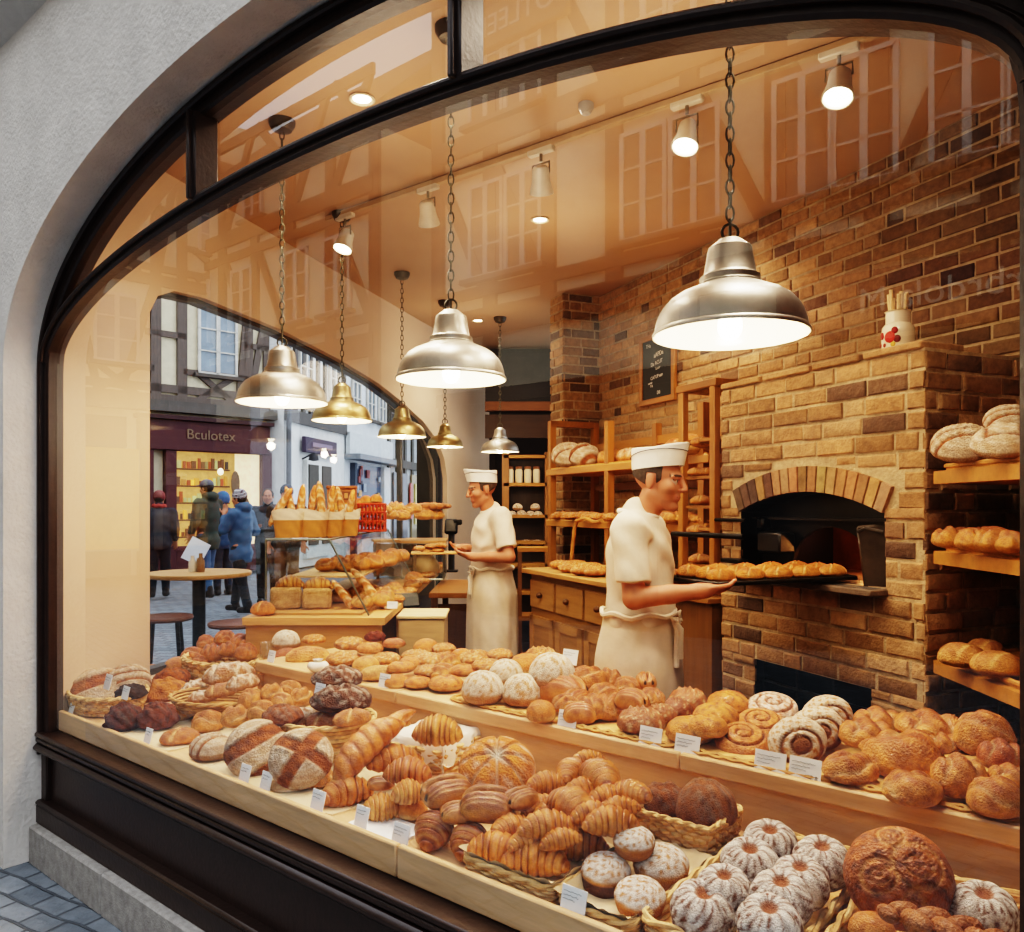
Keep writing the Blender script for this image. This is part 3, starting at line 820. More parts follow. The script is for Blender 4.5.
def k_croissant(seed, bend=1.5, W=.44, nr=8, c0=None, c1=None, pinch=0.0):
    c0 = c0 or lin('#d98f40'); c1 = c1 or lin('#8a4416')
    mb = MB()
    R = .5/math.sin(min(bend, 3)/2) if bend > .05 else 1e3
    def fn(u, v):
        t = v*2-1                                    # -1..1 along
        ph = abs(t)*nr/2; k = ph-math.floor(ph)      # steps from the middle
        body = (1-abs(t)**1.7)**.62 if abs(t) < 1 else 0
        step = (1-k)*.22-.06+.04*math.sin(k*PI)
        r = W*.56*max(.03, body*(.86+step))
        if pinch: r *= 1-pinch*math.exp(-(t/.12)**2)
        a = u*2*PI
        th = t*bend/2
        cx, cy = R*math.sin(th), R*(math.cos(th)-math.cos(bend/2))-.10
        nx, ny = math.sin(th), math.cos(th)
        o, z = r*math.cos(a), r*math.sin(a)*.86
        z += W*.40*(.6+.4*body)
        n = ns(t*5, math.cos(a)*2, math.sin(a)*2, seed)
        z = max(z, .0)
        X = cx+nx*o; Y = cy+ny*o
        c = mix(c0, c1, .15+ss(.6, 1.0, k)*.6+ss(.2, 1, math.sin(a))*.30+n*.4)
        c = mix(c, lin('#e6b56c'), ss(.72, .55, k)*ss(.25, .5, k)*.35)
        return (X, Y, z), c
    return mb.surf(22, 80, fn)
def k_twist(seed, W=.3, n=9, col0=None, col1=None):
    """long ridged twisted loaf, thick in the middle"""
    col0 = col0 or lin('#d9924a'); col1 = col1 or lin('#96501f')
    mb = MB()
    def fn(u, v):
        t = v*2-1; a = u*2*PI
        ph = (v*n+u) % 1
        body = max(.04, (1-abs(t)**2.4))**.55
        r = W*.5*body*(.90+.11*math.sin(ph*PI)**.6)
        n_ = ns(t*6, math.cos(a)*2, math.sin(a)*2, seed)
        c = mix(col0, col1, .2+.5*ss(.3, .0, min(ph, 1-ph))+.3*n_+.25*math.sin(a))
        return (t*.5, r*math.cos(a), max(0, r*math.sin(a)+W*.45*body)), c
    return mb.surf(24, 90, fn)
def k_choc(seed, red=0.0, W=.66, H=.52):
    """pain au chocolat: two rolled lobes meeting in a seam, layered flanks, chocolate at both ends"""
    top = mix(lin('#9a501f'), lin('#5e2612'), red); lay = lin('#cf8f4a')
    def seam(x, y): return abs(y+.05*math.sin(x*5+seed))
    def shape(x, y, up):
        g = seam(x, y); e = abs(abs(y)-.27)
        return (-.17*ss(.10, .0, g)-.045*ss(.035, .0, e)-.02*ss(.03, .0, abs(abs(y)-.37)))*ss(.5, .40, abs(x))
    def col(x, y, up):
        g = seam(x, y); n = ns(x*7, y*9, up*3, seed)
        c = mix(lay, top, ss(.05, .75, up)*.9+.22*n)
        for e in (.27, .37): c = mix(c, lin('#e0b070'), ss(.03, .01, abs(abs(y)-e))*.38)
        c = mix(c, lin('#dca868'), ss(.15, .09, g)*ss(.03, .07, g)*.45); c = mix(c, lin('#431a0c'), ss(.05, .01, g)*.9)
        if abs(x) > .40: c = mix(c, CHOC, ss(.10, .05, math.hypot((abs(y)-.19), (up-.2)*.3)))
        return c
    return dome(1, W, H, .42, e=.66, seed=seed, shape=shape, color=col, nu=72, nv=40, rough=.015)
def k_spiral(seed, turns=2.6, H=.36, sugar=0.0, base=None, groove=None):
    base = base or lin('#b9733a'); groove = groove or lin('#6a3014')
    mb = MB()
    def fn(u, v):
        a = u*2*PI
        if v < .28: q = v/.28; r = .42+.08*math.sin(q*PI/2); z = H*.55*q; top = 0
        else: q = (v-.28)/.72; r = .5*math.cos(q*PI/2) if q < 1 else 0; r = .5*(1-q)**.75; z = H*(.55+.45*math.sqrt(max(0, 1-(r/.5)**2.2))); top = 1
        ph = (r/.5*turns-a/(2*PI)) % 1
        g = ss(.20, .0, min(ph, 1-ph))*top*ss(.0, .08, r)*ss(.5, .44, r)
        n_ = ns(math.cos(a)*r*18, math.sin(a)*r*18, z*6, seed)
        c = mix(base, lin('#e0a050'), .3+.5*n_)
        c = mix(c, groove, g*.9)
        if sugar: c = mix(c, SUGAR, sugar*ss(-.35, .35, n_+.25)*top*(1-g))
        return (r*math.cos(a), r*math.sin(a), z-g*.055), c
    return mb.surf(48, 40, fn, cap0=True)
def k_snail(seed):
    """thick rolled bun with floury back and a brown rolled end (arches)"""
    def d_(x, y):
        r = math.hypot(x*1.0, (y+.22)*1.15); return min(abs(r-.16)-.028, abs(r-.33)-.028)
    def shape(x, y, up): return -.06*ss(.02, -.02, d_(x, y))
    def col(x, y, up):
        r = math.hypot(x, (y+.22)*1.15); n = ns(x*16, y*16, up*4, seed)+.4*ns(x*40, y*37, up*9, seed)
        c = mix(lin('#c58c50'), lin('#95592a'), .4+.6*n)
        if r > .36 or .19 < r < .30: c = mix(c, FLOURC, ss(-.3, .3, n+.3)*.85)
        c = mix(c, lin('#7a4420'), ss(.02, -.02, d_(x, y))*.8)
        if r < .12: c = mix(c, lin('#7a4420'), .6)
        return mix(c, lin('#b67b40'), ss(.0, -.6, up)*.8)
    return dome(1, .86, .62, .36, seed=seed, shape=shape, color=col, nu=64, nv=36)
def k_bundt(seed, fl=9, powder=.9):
    mb = MB()
    def fn(u, v):
        a = u*2*PI; b = -PI/2+v*PI*.985
        cb, sb = abs(math.cos(b))**.85, math.sin(b)
        flu = abs(math.cos(a*fl/2+seed*.3))**.6
        w = .5*cb*(1-.075*(1-flu)*ss(-.6, .1, sb)*ss(1.0, .75, sb))
        z = .36*sb+.36
        hole = math.exp(-((1-v)/.06)**2)
        z -= .10*hole
        if sb < -.55: z = max(z, .06)
        n_ = ns(math.cos(a)*7, math.sin(a)*7, sb*6, seed)+.55*ns(math.cos(a)*19, math.sin(a)*19, sb*17, seed+2)
        c = mix(lin('#7d4526'), lin('#56301f'), .5+.5*n_)
        p = ss(-.25, .55, n_*.8+powder*.6-.38+.35*sb)*ss(-.8, -.05, sb+.1)
        p *= .25+.75*flu
        c = mix(c, SUGAR, min(.97, p)*(1-ss(.5, .9, hole)))
        if hole > .35: c = mix(c, lin('#9a5c34'), .8)
        return (w*math.cos(a), w*math.sin(a), z-.06), c
    return mb.surf(72, 44, fn, cap1=True)
def k_muffin(seed, dark=True, H=.62):
    mb = MB()
    def fn(u, v):
        a = u*2*PI
        n_ = ns(math.cos(a)*3, math.sin(a)*3, v*9, seed)
        if v < .45:
            q = v/.45; r = (.45 if dark else .38)+(.05 if dark else .12)*q**.5; z = q*H*.45
            c = mix(lin('#5d3218') if dark else lin('#b9783a'), lin('#c98c4a'), ss(.8, 1.0, q))
        else:
            q = (v-.45)/.55; r = .5*math.cos(q*PI/2)**.8 if q < 1 else 0; z = H*(.45+.5*math.sin(q*PI/2)**1.1*.92)
            x, y = r*math.cos(a), r*math.sin(a); m_ = ns(x*15, y*15, 1, seed)+.6*ns(x*37, y*34, 2, seed+1)
            c = mix(lin('#c58a4a'), SUGAR, ss(-.55, .25, m_+.12)*ss(.0, .22, q))
        return (r*math.cos(a)*(1+.02*n_), r*math.sin(a)*(1+.02*n_), z), c
    return mb.surf(40, 30, fn, cap0=True)
def k_knot(seed, lobes=3, base=None, dark=None, H=.55, W=.85, flour=.0):
    """glossy folded roll: fat strands crossing over the top"""
    base = base or lin('#d99a4e'); dark = dark or lin('#965120')
    an = .5+seed*.7
    def q_(x, y): return (x*math.cos(an)+y*math.sin(an))*lobes+.35*math.sin((x*math.sin(an)-y*math.cos(an))*5+seed)
    def shape(x, y, up):
        p = q_(x, y)*PI*1.1; return (.13*abs(math.cos(p))**.55-.13)*ss(-.1, .3, up)
    def col(x, y, up):
        p = abs(math.cos(q_(x, y)*PI*1.1)); n = ns(x*9, y*9, up*3, seed)
        c = mix(base, dark, .75*ss(.15, 1, up)+.5*n+.05)
        c = mix(c, mix(PALE, DBROWN, .55), ss(.35, .05, p)*.8)
        if flour: c = mix(c, FLOURC, flour*ss(-.2, .5, n+.2))
        return mix(c, lin('#dca45c'), ss(.05, -.5, up)*.6)
    return dome(1, W, H, .36, seed=seed, shape=shape, color=col, nu=52, nv=30, rough=.04)
def k_braid(seed, n=4, W=.34, col0=None, col1=None):
    col0 = col0 or lin('#d5934a'); col1 = col1 or lin('#a2602a')
    mb = MB()
    for i in range(n):
        for s in (-1, 1):
            x = -.5+(i+.5+(.25 if s > 0 else -.25)*.8)/n
            tp = 1-.5*abs(x*2)**3
            c = mix(col0, col1, .5+.5*ns(i*2.3, s, 1, seed))
            def fn(u, v, x=x, s=s, tp=tp, c=c):
                a, b = u*2*PI, (v-.5)*PI*.998
                p = Vector((.72/n*math.cos(a)*math.cos(b), W*.25*math.sin(a)*math.cos(b), W*.27*math.sin(b)))*tp
                gz = 1-.06*abs(math.sin(p.y*60/W*.3))
                p = Matrix.Rotation(s*.62, 3, 'Z') @ p
                return (x+p.x, s*W*.2*tp+p.y, max(0, p.z*gz+W*.25)), mix(c, col1, ss(.0, .25, math.sin(b))*.5)
            mb.surf(18, 12, fn)
    return mb
def k_rustic(seed, base=RYE, dark=DBROWN, flour=.5, H=.5, W=.8, rough=.10, crack=1):
    def shape(x, y, up): return .05*ns(x*7, y*7, 1, seed)-crack*.05*ss(.25, .0, abs(ns(x*5+2, y*9, 2, seed+4)))
    def col(x, y, up):
        n = ns(x*12, y*12, up*4, seed); k = abs(ns(x*5+2, y*9, 2, seed+4))
        c = mix(base, dark, .4+.7*n); c = mix(c, mix(FLOURC, base, .35), flour*.8*ss(.0, .5, n+.3*up)*ss(.05, .3, k))
        return c
    return dome(1, W, H, .33, seed=seed, shape=shape, color=col, nu=48, nv=28, rough=rough)
def k_donut(seed, fill=CHOC, base=GOLD, dark=AMBER, H=.42):
    def shape(x, y, up): r = math.hypot(x, y); return -.10*ss(.16, .05, r)
    def col(x, y, up):
        r = math.hypot(x, y); n = ns(x*12, y*12, up*4, seed)
        c = mix(base, dark, .3+.5*n+.3*up*ss(.2, .35, r)); c = mix(c, fill, ss(.15, .10, r)*.95)
        if n > .45: c = mix(c, DBROWN, .5)
        return mix(c, PALE, ss(.05, -.5, up)*.6)
    return dome(1, .96, H, .38, seed=seed, shape=shape, color=col, nu=36, nv=24, rough=.03)
def k_tart(seed, base=None):
    def shape(x, y, up): r = math.hypot(x, y); return .05*ns(x*16, y*16, 1, seed)*ss(.46, .35, r)
    def col(x, y, up):
        n = ns(x*17, y*17, 2, seed)+.5*ns(x*40, y*41, 2, seed+1)
        c = mix(base or lin('#cc8a3e'), lin('#7a3b17'), .35+.7*n); return mix(c, lin('#efd7a4'), ss(.3, .8, n)*.8)
    return dome(1, .95, .38, .4, seed=seed, shape=shape, color=col, nu=40, nv=24, rough=.04)
def k_round(seed):
    """big round loaf scored with curls, nuts showing"""
    def sp(x, y):
        o = 9
        for cx, cy, r in ((.16, -.02, .22), (-.2, -.08, .16), (.02, .30, .12), (.04, -.36, .10)):
            rr = math.hypot(x-cx, y-cy); a = math.atan2(y-cy, x-cx)
            if rr < r: o = min(o, abs(((rr/r*2.2-a/(2*PI)) % 1)-.5)*r*.9)
            o = min(o, abs(rr-r))
        return o
    def shape(x, y, up): return -.035*ss(.03, .0, sp(x, y))
    def col(x, y, up):
        n = ns(x*13, y*13, up*4, seed); c = mix(lin('#b0672f'), lin('#74391a'), .4+.6*n)
        c = mix(c, lin('#dba25c'), ss(.025, .0, sp(x, y))*.55); 
        if n > .55: c = mix(c, DBROWN, .6)
        return mix(c, lin('#8b5128'), ss(.1, -.5, up)*.6)
    return dome(1, .95, .78, .42, seed=seed, shape=shape, color=col, nu=88, nv=52, rough=.015)
def k_tin(seed):
    mb = MB()
    def fn(u, v):
        a = u*2*PI; f = lambda q, e: math.copysign(abs(q)**e, q)
        b = -PI/2+v*PI; cb = max(0, math.cos(b))**.22; sb = math.sin(b)
        x, y = .5*f(math.cos(a), .3)*cb, .33*f(math.sin(a), .3)*cb
        z = math.copysign(abs(sb)**.5, sb)*.36+.36
        n = ns(x*22, y*22, z*22, seed)+.5*ns(x*50, y*47, z*49, seed)
        return (x*(1+.02*n), y*(1+.02*n), z), mix(lin('#d9b582'), lin('#a5783f'), .35+.6*n)
    return mb.surf(40, 24, fn)

KIND = {
 'bun': (k_bun, m_crust), 'floury': (k_floury, m_flour), 'boule': (k_boule, m_flour), 'loaf': (k_loaf, m_crust), 'baguette': (k_baguette, m_crust),
 'croissant': (k_croissant, m_flaky), 'twist': (k_twist, m_flaky), 'choc': (k_choc, m_flaky), 'spiral': (k_spiral, m_crust), 'snail': (k_snail, m_flour),
 'bundt': (k_bundt, m_flour), 'muffin': (k_muffin, m_flour), 'knot': (k_knot, m_crust), 'braid': (k_braid, m_rustic), 'rustic': (k_rustic, m_flour),
 'donut': (k_donut, m_crust), 'tart': (k_tart, m_crust), 'round': (k_round, m_rustic), 'tin': (k_tin, m_flour)}

DEBUG = []
CAMX = Vector((0, 0, CZ))
def orient(x, y, rz=0, tilt=0, roll=0):
    c = Vector((-x, -y, 0)).normalized(); ax = Vector((0, 0, 1)).cross(c)
    return Matrix.Rotation(tilt, 3, ax) @ Matrix.Rotation(roll, 3, c) @ Matrix.Rotation(rz, 3, 'Z')
ITEMS = []     # (object, place, desc, u, v)
def put(kind, u, v, w, z0, desc, place, rz=0, p=None, D=None, tilt=0, roll=0, sy=1, sz=1, group=None, cat='bread', name=None, view=True, **kw):
    """set a baked thing whose middle shows at pixel (u,v) and whose length is w pixels, resting at height z0 (or at depth p behind the glass)"""
    seed = kw.pop('seed', (len(ITEMS) % 3)+1)
    fn, mat = KIND[kind]
    key = kind+'/'+str(seed)+'/'+repr(sorted((a, str(b)) for a, b in kw.items()))
    me, vs = lib(key, lambda: fn(seed, **kw), mat)
    S = np.diag([1, sy, sz]); ctr = np.array([0, 0, vs[:, 2].max()/2*sz])
    k = (u-U0)/FPX
    # view-relative yaw so that rz=0 lies across the view
    yaw = -math.atan(k) if view else 0
    DD = D or (D_at_p(u, p) if p is not None else 3.0)
    R = np.array(orient(k, 1, rz+yaw, tilt, roll))
    q = ((vs*np.array([1, sy, sz])-ctr) @ R.T)
    off = -q[:, 2].min()
    if p is None and D is None:
        DD = (CZ-z0)/((v-V0)/FPX+off*w/FPX)
    W = w*DD/FPX
    c = at(u, v, DD)
    if D and z0 > 0: c.z = z0+off*W
    bottom = c.z-off*W
    o = bpy.data.objects.new(name or desc.replace(' ', '_').replace('-', '_'), me); COL.objects.link(o)
    R3 = Matrix(R.tolist()).to_4x4()
    o.matrix_world = Matrix.Translation(c) @ R3 @ Matrix.Diagonal((W, W*sy, W*sz, 1)) @ Matrix.Translation((0, 0, -ctr[2]/sz))
    o['category'] = cat
    rel = Vector((c.x-P0[0], c.y-P0[1])); pp = rel.x*N2[0]+rel.y*N2[1]
    tt = rel.x*E2[0]+rel.y*E2[1]
    DEBUG.append((desc, u, v, round(pp, 2), round(tt, 2), round(bottom, 3), round(W, 3)))
    ITEMS.append((o, place, desc, u, v)); o['group'] = group or (desc+' '+place)[:60]
    return o
ORD = ['leftmost', 'second from the left', 'third from the left', 'fourth from the left', 'fifth from the left', 'sixth from the left', 'seventh from the left', 'eighth from the left', 'ninth from the left', 'tenth from the left']
ORDR = ['rightmost', 'second from the right', 'third from the right', 'fourth from the right', 'fifth from the right', 'sixth from the right', 'seventh from the right', 'eighth from the right', 'ninth from the right', 'tenth from the right']
def label_items():
    g = {}
    for it in ITEMS: g.setdefault((it[2], it[1]), []).append(it)
    for (d, pl), L_ in g.items():
        L_.sort(key=lambda i: i[3]); n = len(L_)
        for i, it in enumerate(L_):
            if n == 1: s = '%s %s' % (d, pl)
            else:
                h = (n+1)//2
                s = '%s %s, %s' % (d, pl, ORD[i] if i < h else ORDR[n-1-i]) if n <= 20 else '%s %s, number %d from the left' % (d, pl, i+1)
                if n == 2: s = '%s %s, the %s one' % (d, pl, 'left' if i == 0 else 'right')
                if n == 3 and i == 1: s = '%s %s, the middle one' % (d, pl)
            it[0]['label'] = s
            if n == 1 and 'group' in it[0] and it[0]['group'] == (d+' '+pl)[:60]: del it[0]['group']

# ---------------------------------------------------------------- baskets
WICK = [lin('#d3ab72'), lin('#c3965c'), lin('#dcb982')]
def rrect(a, b, r, n=96):
    """rounded rectangle outline, n points"""
    pts = []
    per = [(a-2*r), (b-2*r)]; segs = [('l', a-2*r), ('c', PI*r/2), ('l', b-2*r), ('c', PI*r/2)]*2
    tot = sum(q for _, q in segs); 
    for i in range(n):
        s = i/n*tot; k = 0
        while s > segs[k][1] and k < 7: s -= segs[k][1]; k += 1
        side, corner = k//2, k % 2
        ca = [(-a/2+r, -b/2), (a/2, -b/2+r), (a/2-r, b/2), (-a/2, b/2-r)][side]
        d = [(1, 0), (0, 1), (-1, 0), (0, -1)][side]
        if not corner: pts.append((ca[0]+d[0]*s, ca[1]+d[1]*s))
        else:
            cc = [(a/2-r, -b/2+r), (a/2-r, b/2-r), (-a/2+r, b/2-r), (-a/2+r, -b/2+r)][side]; st = [-PI/2, 0, PI/2, PI][side]; an = st+s/r
            pts.append((cc[0]+r*math.cos(an), cc[1]+r*math.sin(an)))
    return pts
def weave(outline, h, rows, flare=.12, rr=None, cols=None, coil=False, z0=0):
    """woven wall: rings that pass in and out of uprights"""
    cols = cols or WICK; mb = MB(); n = len(outline); rr = rr or h/rows*.62
    for k in range(rows):
        z = z0+(k+.5)*h/rows; f = 1+flare*(z-z0)/h
        pts = []
        for i, (x, y) in enumerate(outline):
            L_ = math.hypot(x, y); wv = 0 if coil else rr*.7*math.cos(i*PI/2+k*PI)
            g = f+wv/max(L_, 1e-6)
            pts.append((x*g, y*g, z))
        c = cols[k % len(cols)]
        mb.tube(pts, rr*(.9 if not coil else 1.0), 5, [tuple(q*(.8+.4*((i*7+k*3) % 5)/5) for q in c) for i in range(n)], closed=True)
    if not coil:
        for i in range(0, n, 4):
            x, y = outline[i]; mb.tube([(x, y, z0), (x*(1+flare), y*(1+flare), z0+h)], rr*.6, 5, cols[1])
    return mb
def rim_mb(outline, z, f, r, cols=None):
    cols = cols or WICK; mb = MB(); n = len(outline)
    for s in range(2):
        pts = []
        for i, (x, y) in enumerate(outline):
            a = i*2*PI/8+s*PI; L_ = math.hypot(x, y); g = f+math.cos(a)*r*.6/L_
            pts.append((x*g, y*g, z+math.sin(a)*r*.6))
        mb.tube(pts, r*.7, 6, cols[s*2 % 3], closed=True)
    return mb
def basket(label, loc, rz, a, b, h, r=None, rows=8, flare=.12, rim=.009, tilt=None, coil=False, cols=None, name='bread_basket', n=96, group=None):
    t = thing(name, label, 'basket', loc, rz, group)
    if tilt: t.rotation_euler = (tilt[0], tilt[1], rz)
    out = rrect(a, b, r or min(a, b)*.18, n) if r != 'oval' else [(a/2*math.cos(2*PI*i/n), b/2*math.sin(2*PI*i/n)) for i in range(n)]
    weave(out, h, rows, flare, cols=cols, coil=coil, z0=.004).build('woven_side', m_wick, t)
    mb = MB(); mb.add([(x, y, .006) for x, y in out], [tuple(range(n))], WICK[1]); mb.build('base', m_wick, t)
    rim_mb(out, h, 1+flare, rim, cols).build('rim', m_wick, t)
    return t
def card(u, v, w, z=None, p=None, D=None, label='', h=None, lean=.25, yaw=0, words=2, euro=False):
    DD = D or D_at_p(u, p); W = w*DD/FPX; H = h*DD/FPX if h else W*.72
    c = at(u, v, DD)
    rz = FROT+yaw if yaw is not None else 0
    t = thing('price_card', label, 'price card', (c.x, c.y, c.z-H/2), rz, 'price cards in the window')
    mb = MB(); T = Matrix.Rotation(-lean, 4, 'X'); mb.T = T
    mb.box((0, 0, H/2), (W, .0025, H), lin('#eef1f0')); mb.build('card', m_paper, t)
    mb = MB(); mb.T = T
    r = random.Random(int(u)); ink = lin('#7d858a')
    for k, zz in enumerate((.78, .62, .46)[:words]):
        x = -W*.42
        while x < W*(.3-.15*k):
            l_ = W*r.uniform(.03, .07)
            mb.tube([(x, -.002, H*zz), (x+l_*.5, -.002, H*(zz+r.uniform(-.035, .05))), (x+l_, -.002, H*zz)], H*.012, 4, ink); x += l_*1.15
    mb.build('handwriting', m_paint, t)
    if euro: text('price', '€ 8', H*.26, flat_mat('ink', '#4c5559'), t, T @ Matrix.Translation((W*.28, -.002, H*.2)) @ Matrix.Rotation(PI/2, 4, 'X'), .0003)
    return t
# ================================================================ WINDOW DISPLAY
NM = {'bun': 'bread_bun', 'floury': 'floury_bun', 'boule': 'country_loaf', 'loaf': 'bread_loaf', 'baguette': 'baguette', 'croissant': 'croissant', 'twist': 'twisted_loaf',
      'choc': 'chocolate_pastry', 'spiral': 'spiral_bun', 'snail': 'rolled_bun', 'bundt': 'ring_cake', 'muffin': 'sugared_cake', 'knot': 'knotted_roll', 'braid': 'braided_loaf',
      'rustic': 'rustic_loaf', 'donut': 'filled_bun', 'tart': 'tart', 'round': 'round_loaf', 'tin': 'tin_loaf'}
def P_(kind, u, v, w, z0, desc, place, **kw):
    kw.setdefault('name', NM[kind])
    return put(kind, u, v, w, z0, desc, place, **kw)
OAK = lin('#d6b083'); OAK2 = lin('#c79f70')
st = thing('window_display_stand', 'two-step pale oak display stand behind the shop window', 'display stand', (*P0, 0), FROT)
mb = MB()
def loc_(w): r = Vector((w.x-P0[0], w.y-P0[1])); return (r.x*E2[0]+r.y*E2[1], r.x*N2[0]+r.y*N2[1])
lw = [loc_(LW(s, .01)) for s in (.06, 1.25)]
mb.prism([(TL+.02, .055), (4.0, .055), (4.0, .8), (.5, .8), (.5, 1.25), lw[1], lw[0]], .62, .66, OAK, lambda x, y, z: (x, y, z))
mb.build('lower_deck', m_wood, st)
mb = MB(); cuts = [TL+.06, 2.3, 3.7]
for a, b in zip(cuts, cuts[1:]): mb.box(((a+b)/2, .04, .645), (b-a-.004, .022, .088), mix(OAK, OAK2, random.random()), bev=.004)
mb.build('front_lip', m_wood, st)
mb = MB(); mb.box((2.25, .80, .74), (3.5, .025, .16), lin('#c09a70')); mb.build('riser', m_wood, st)
mb = MB(); cuts = [.46, 1.475, 2.75, 4.0]
for a, b in zip(cuts, cuts[1:]): mb.box(((a+b)/2, 1.02, .825), (b-a-.003, .5, .05), mix(OAK, OAK2, random.random()), bev=.005)
mb.build('upper_deck', m_wood, st)
mb = MB(); mb.box((2.2, 1.25, .44), (3.4, .03, .72), lin('#a97a4c')); mb.box((.5, 1.02, .42), (.03, .5, .74), lin('#b98552')); mb.build('back_panel', m_wood, st)
Z1, Z2 = .662, .852

def mat_(name, label, t0, t1, p0, p1, z, col, edge=None, group=None, mat=None, cat='mat'):
    mb = MB(); o = rrect(t1-t0, p1-p0, .03, 64); n = len(o)
    mb.add([(x, y, .0) for x, y in o]+[(x, y, .007) for x, y in o], [tuple(range(n, 2*n))]+[(i, (i+1) % n, (i+1) % n+n, i+n) for i in range(n)], col)
    if edge:
        for k in range(2):
            mb.tube([(x+.006*math.cos(i*1.6+k*PI), y+.006*math.sin(i*1.6+k*PI), .007+.004*math.sin(i*1.6+k*PI)) for i, (x, y) in enumerate(o)], .006, 5, edge, closed=True)
    q = F((t0+t1)/2, (p0+p1)/2, z)
    ob = mb.build(name, mat or m_wick, loc=q, rz=FROT); tag(ob, label, cat, group); return ob
for a, b, lab in ((1.75, 2.28, 'woven straw mat under the seeded buns on the upper shelf'), (2.32, 2.72, 'woven straw mat under the rolled pastries on the upper shelf'),
                  (2.75, 3.2, 'woven straw mat under the cheese and cinnamon buns'), (3.24, 3.66, 'woven straw mat under the glossy rolls at the right end')):
    mat_('straw_mat', lab, a, b, .80, 1.25, .851, lin('#d4a868'), lin('#b98a4a'), 'straw mats on the upper shelf')
for a, b, lab in ((.35, .95, 'pale baking paper under the loaves at the left of the lower shelf'), (1.1, 1.95, 'pale baking paper under the country loaves')):
    mat_('baking_paper', lab, a, b, .08, .5, .66, lin('#d8c4a0'), None, 'baking paper sheets', m_paper, 'paper')

LS = 'on the lower shelf'; US = 'on the upper shelf'
# ---- left corner basket
c = at(108, 706, 3.72)
basket('oval wicker basket holding rye loaves in the left corner', (c.x, c.y, .662), FROT-.1, .36, .27, .085, 'oval', 6, .18)
P_('boule', 98, 690, 58, Z1, 'large dark country loaf with floury bands', 'in the left corner basket', cut='band', tilt=.75, p=.22, seed=1, rz=.3)
P_('boule', 127, 680, 46, Z1, 'grey floury loaf', 'behind the dark country loaf', cut='slash', tilt=.5, p=.34, seed=2)
P_('rustic', 131, 691, 30, Z1, 'small nearly black roll', 'at the right rim of the corner basket', base=lin('#4a2e20'), dark=lin('#20120c'), flour=.0, p=.26)
P_('rustic', 124, 716, 36, Z1, 'knobbly dark chocolate pastry', 'in front of the corner basket', base=lin('#6b3420'), dark=lin('#2e130c'), flour=.12, H=.75, rough=.2)
P_('rustic', 158, 715, 38, Z1, 'reddish brown chocolate loaf', 'beside the knobbly dark pastry', base=lin('#7d3f22'), dark=lin('#40190e'), flour=.08, H=.72, rough=.13, seed=3)
P_('bun', 181, 712, 24, Z1, 'small golden bun', 'between dark pastry and round basket', sz=1.2)
P_('loaf', 152, 672, 36, Z1, 'golden oblong loaf', 'at the back by the cream wall', p=.72, nsl=1)
P_('rustic', 163, 690, 48, Z1, 'rough golden brown loaf', 'behind the reddish chocolate loaf', base=GOLD, dark=BROWN, flour=.1, p=.5)
P_('rustic', 172, 676, 34, Z1, 'toasted flat loaf', 'left of the tall oval basket', base=AMBER, dark=DBROWN, flour=.1, p=.62, seed=2)
P_('bun', 178, 664, 26, Z1, 'golden loaf', 'below the pile of plaited rolls', p=.80, seed=2)
# ---- pile of rolls at the back left on a raised basket
c = at(222, 672, 4.30)
basket('low wicker basket under the pile of plaited rolls', (c.x, c.y, .672), FROT, .44, .3, .12, 'oval', 6, .15)
for i, (u, v, w_, p) in enumerate(((193, 655, 24, .86), (184, 662, 18, .84), (206, 642, 21, .96), (212, 652, 25, .9), (225, 638, 22, 1.0), (229, 649, 22, .93), (240, 642, 24, 1.0), (246, 652, 26, .95), (250, 640, 20, 1.05), (201, 662, 20, .84))):
    P_('knot', u, v, w_, Z1, 'orange brown plaited roll', 'in the pile by the side window', p=p, lobes=3, sz=1.3, base=lin('#c9803c'), dark=lin('#9a4f1c'), rz=i*.7, seed=i % 3+1)
# ---- tall oval basket
c = at(218, 694, 3.55)
basket('oval rope basket of floury loaves with a raised back handle', (c.x, c.y, .70), FROT+.35, .37, .26, .06, 'oval', 5, .22, coil=True, rim=.008, cols=[lin('#b98d55'), lin('#a97c46'), lin('#c49a62')])

for (u, v, w_, rz, p, d, fl_) in ((196, 688, 40, .9, .52, 'pale floury oblong loaf', .8), (203, 696, 30, .3, .46, 'small floury loaf', .7), (221, 690, 34, .5, .48, 'brown smooth loaf', .05), (229, 673, 52, .35, .62, 'long seeded floury loaf', .75), (243, 682, 38, .7, .5, 'grey floury loaf', .7)):
    P_('loaf', u, v, w_, Z1, d, 'in the oval rope basket', rz=rz, p=p, flour=fl_, base=lin('#b07c48'), nsl=2, W=.45, seed=int(u) % 3+1)
# ---- braided rolls
for i, (u, v, w_, p) in enumerate(((208, 721, 33, None), (236, 716, 32, .3), (250, 698, 28, .46), (262, 710, 30, .36), (272, 692, 26, .54), (282, 702, 28, .44), (290, 688, 24, .62), (301, 696, 26, .56))):
    P_('knot', u, v, w_, Z1, 'golden striped milk roll', 'in the double row on the lower shelf', p=p, lobes=2, W=.8, sz=1.25, base=lin('#d29550'), dark=lin('#a8662c'), rz=.4+.3*(i % 3), seed=i % 3+1)
P_('rustic', 282, 714, 40, Z1, 'dark crumbly loaf', 'behind the two big country loaves', base=lin('#9a5a34'), flour=.3, p=.3)
P_('loaf', 180, 736, 38, Z1, 'shiny golden oblong roll', 'at the front left of the lower shelf', nsl=1, W=.62, base=lin('#c98544'))
P_('boule', 211, 746, 42, Z1, 'pale floury slashed loaf', 'next to the shiny oblong roll', cut='slash', seed=3, H=.6, rz=.3)
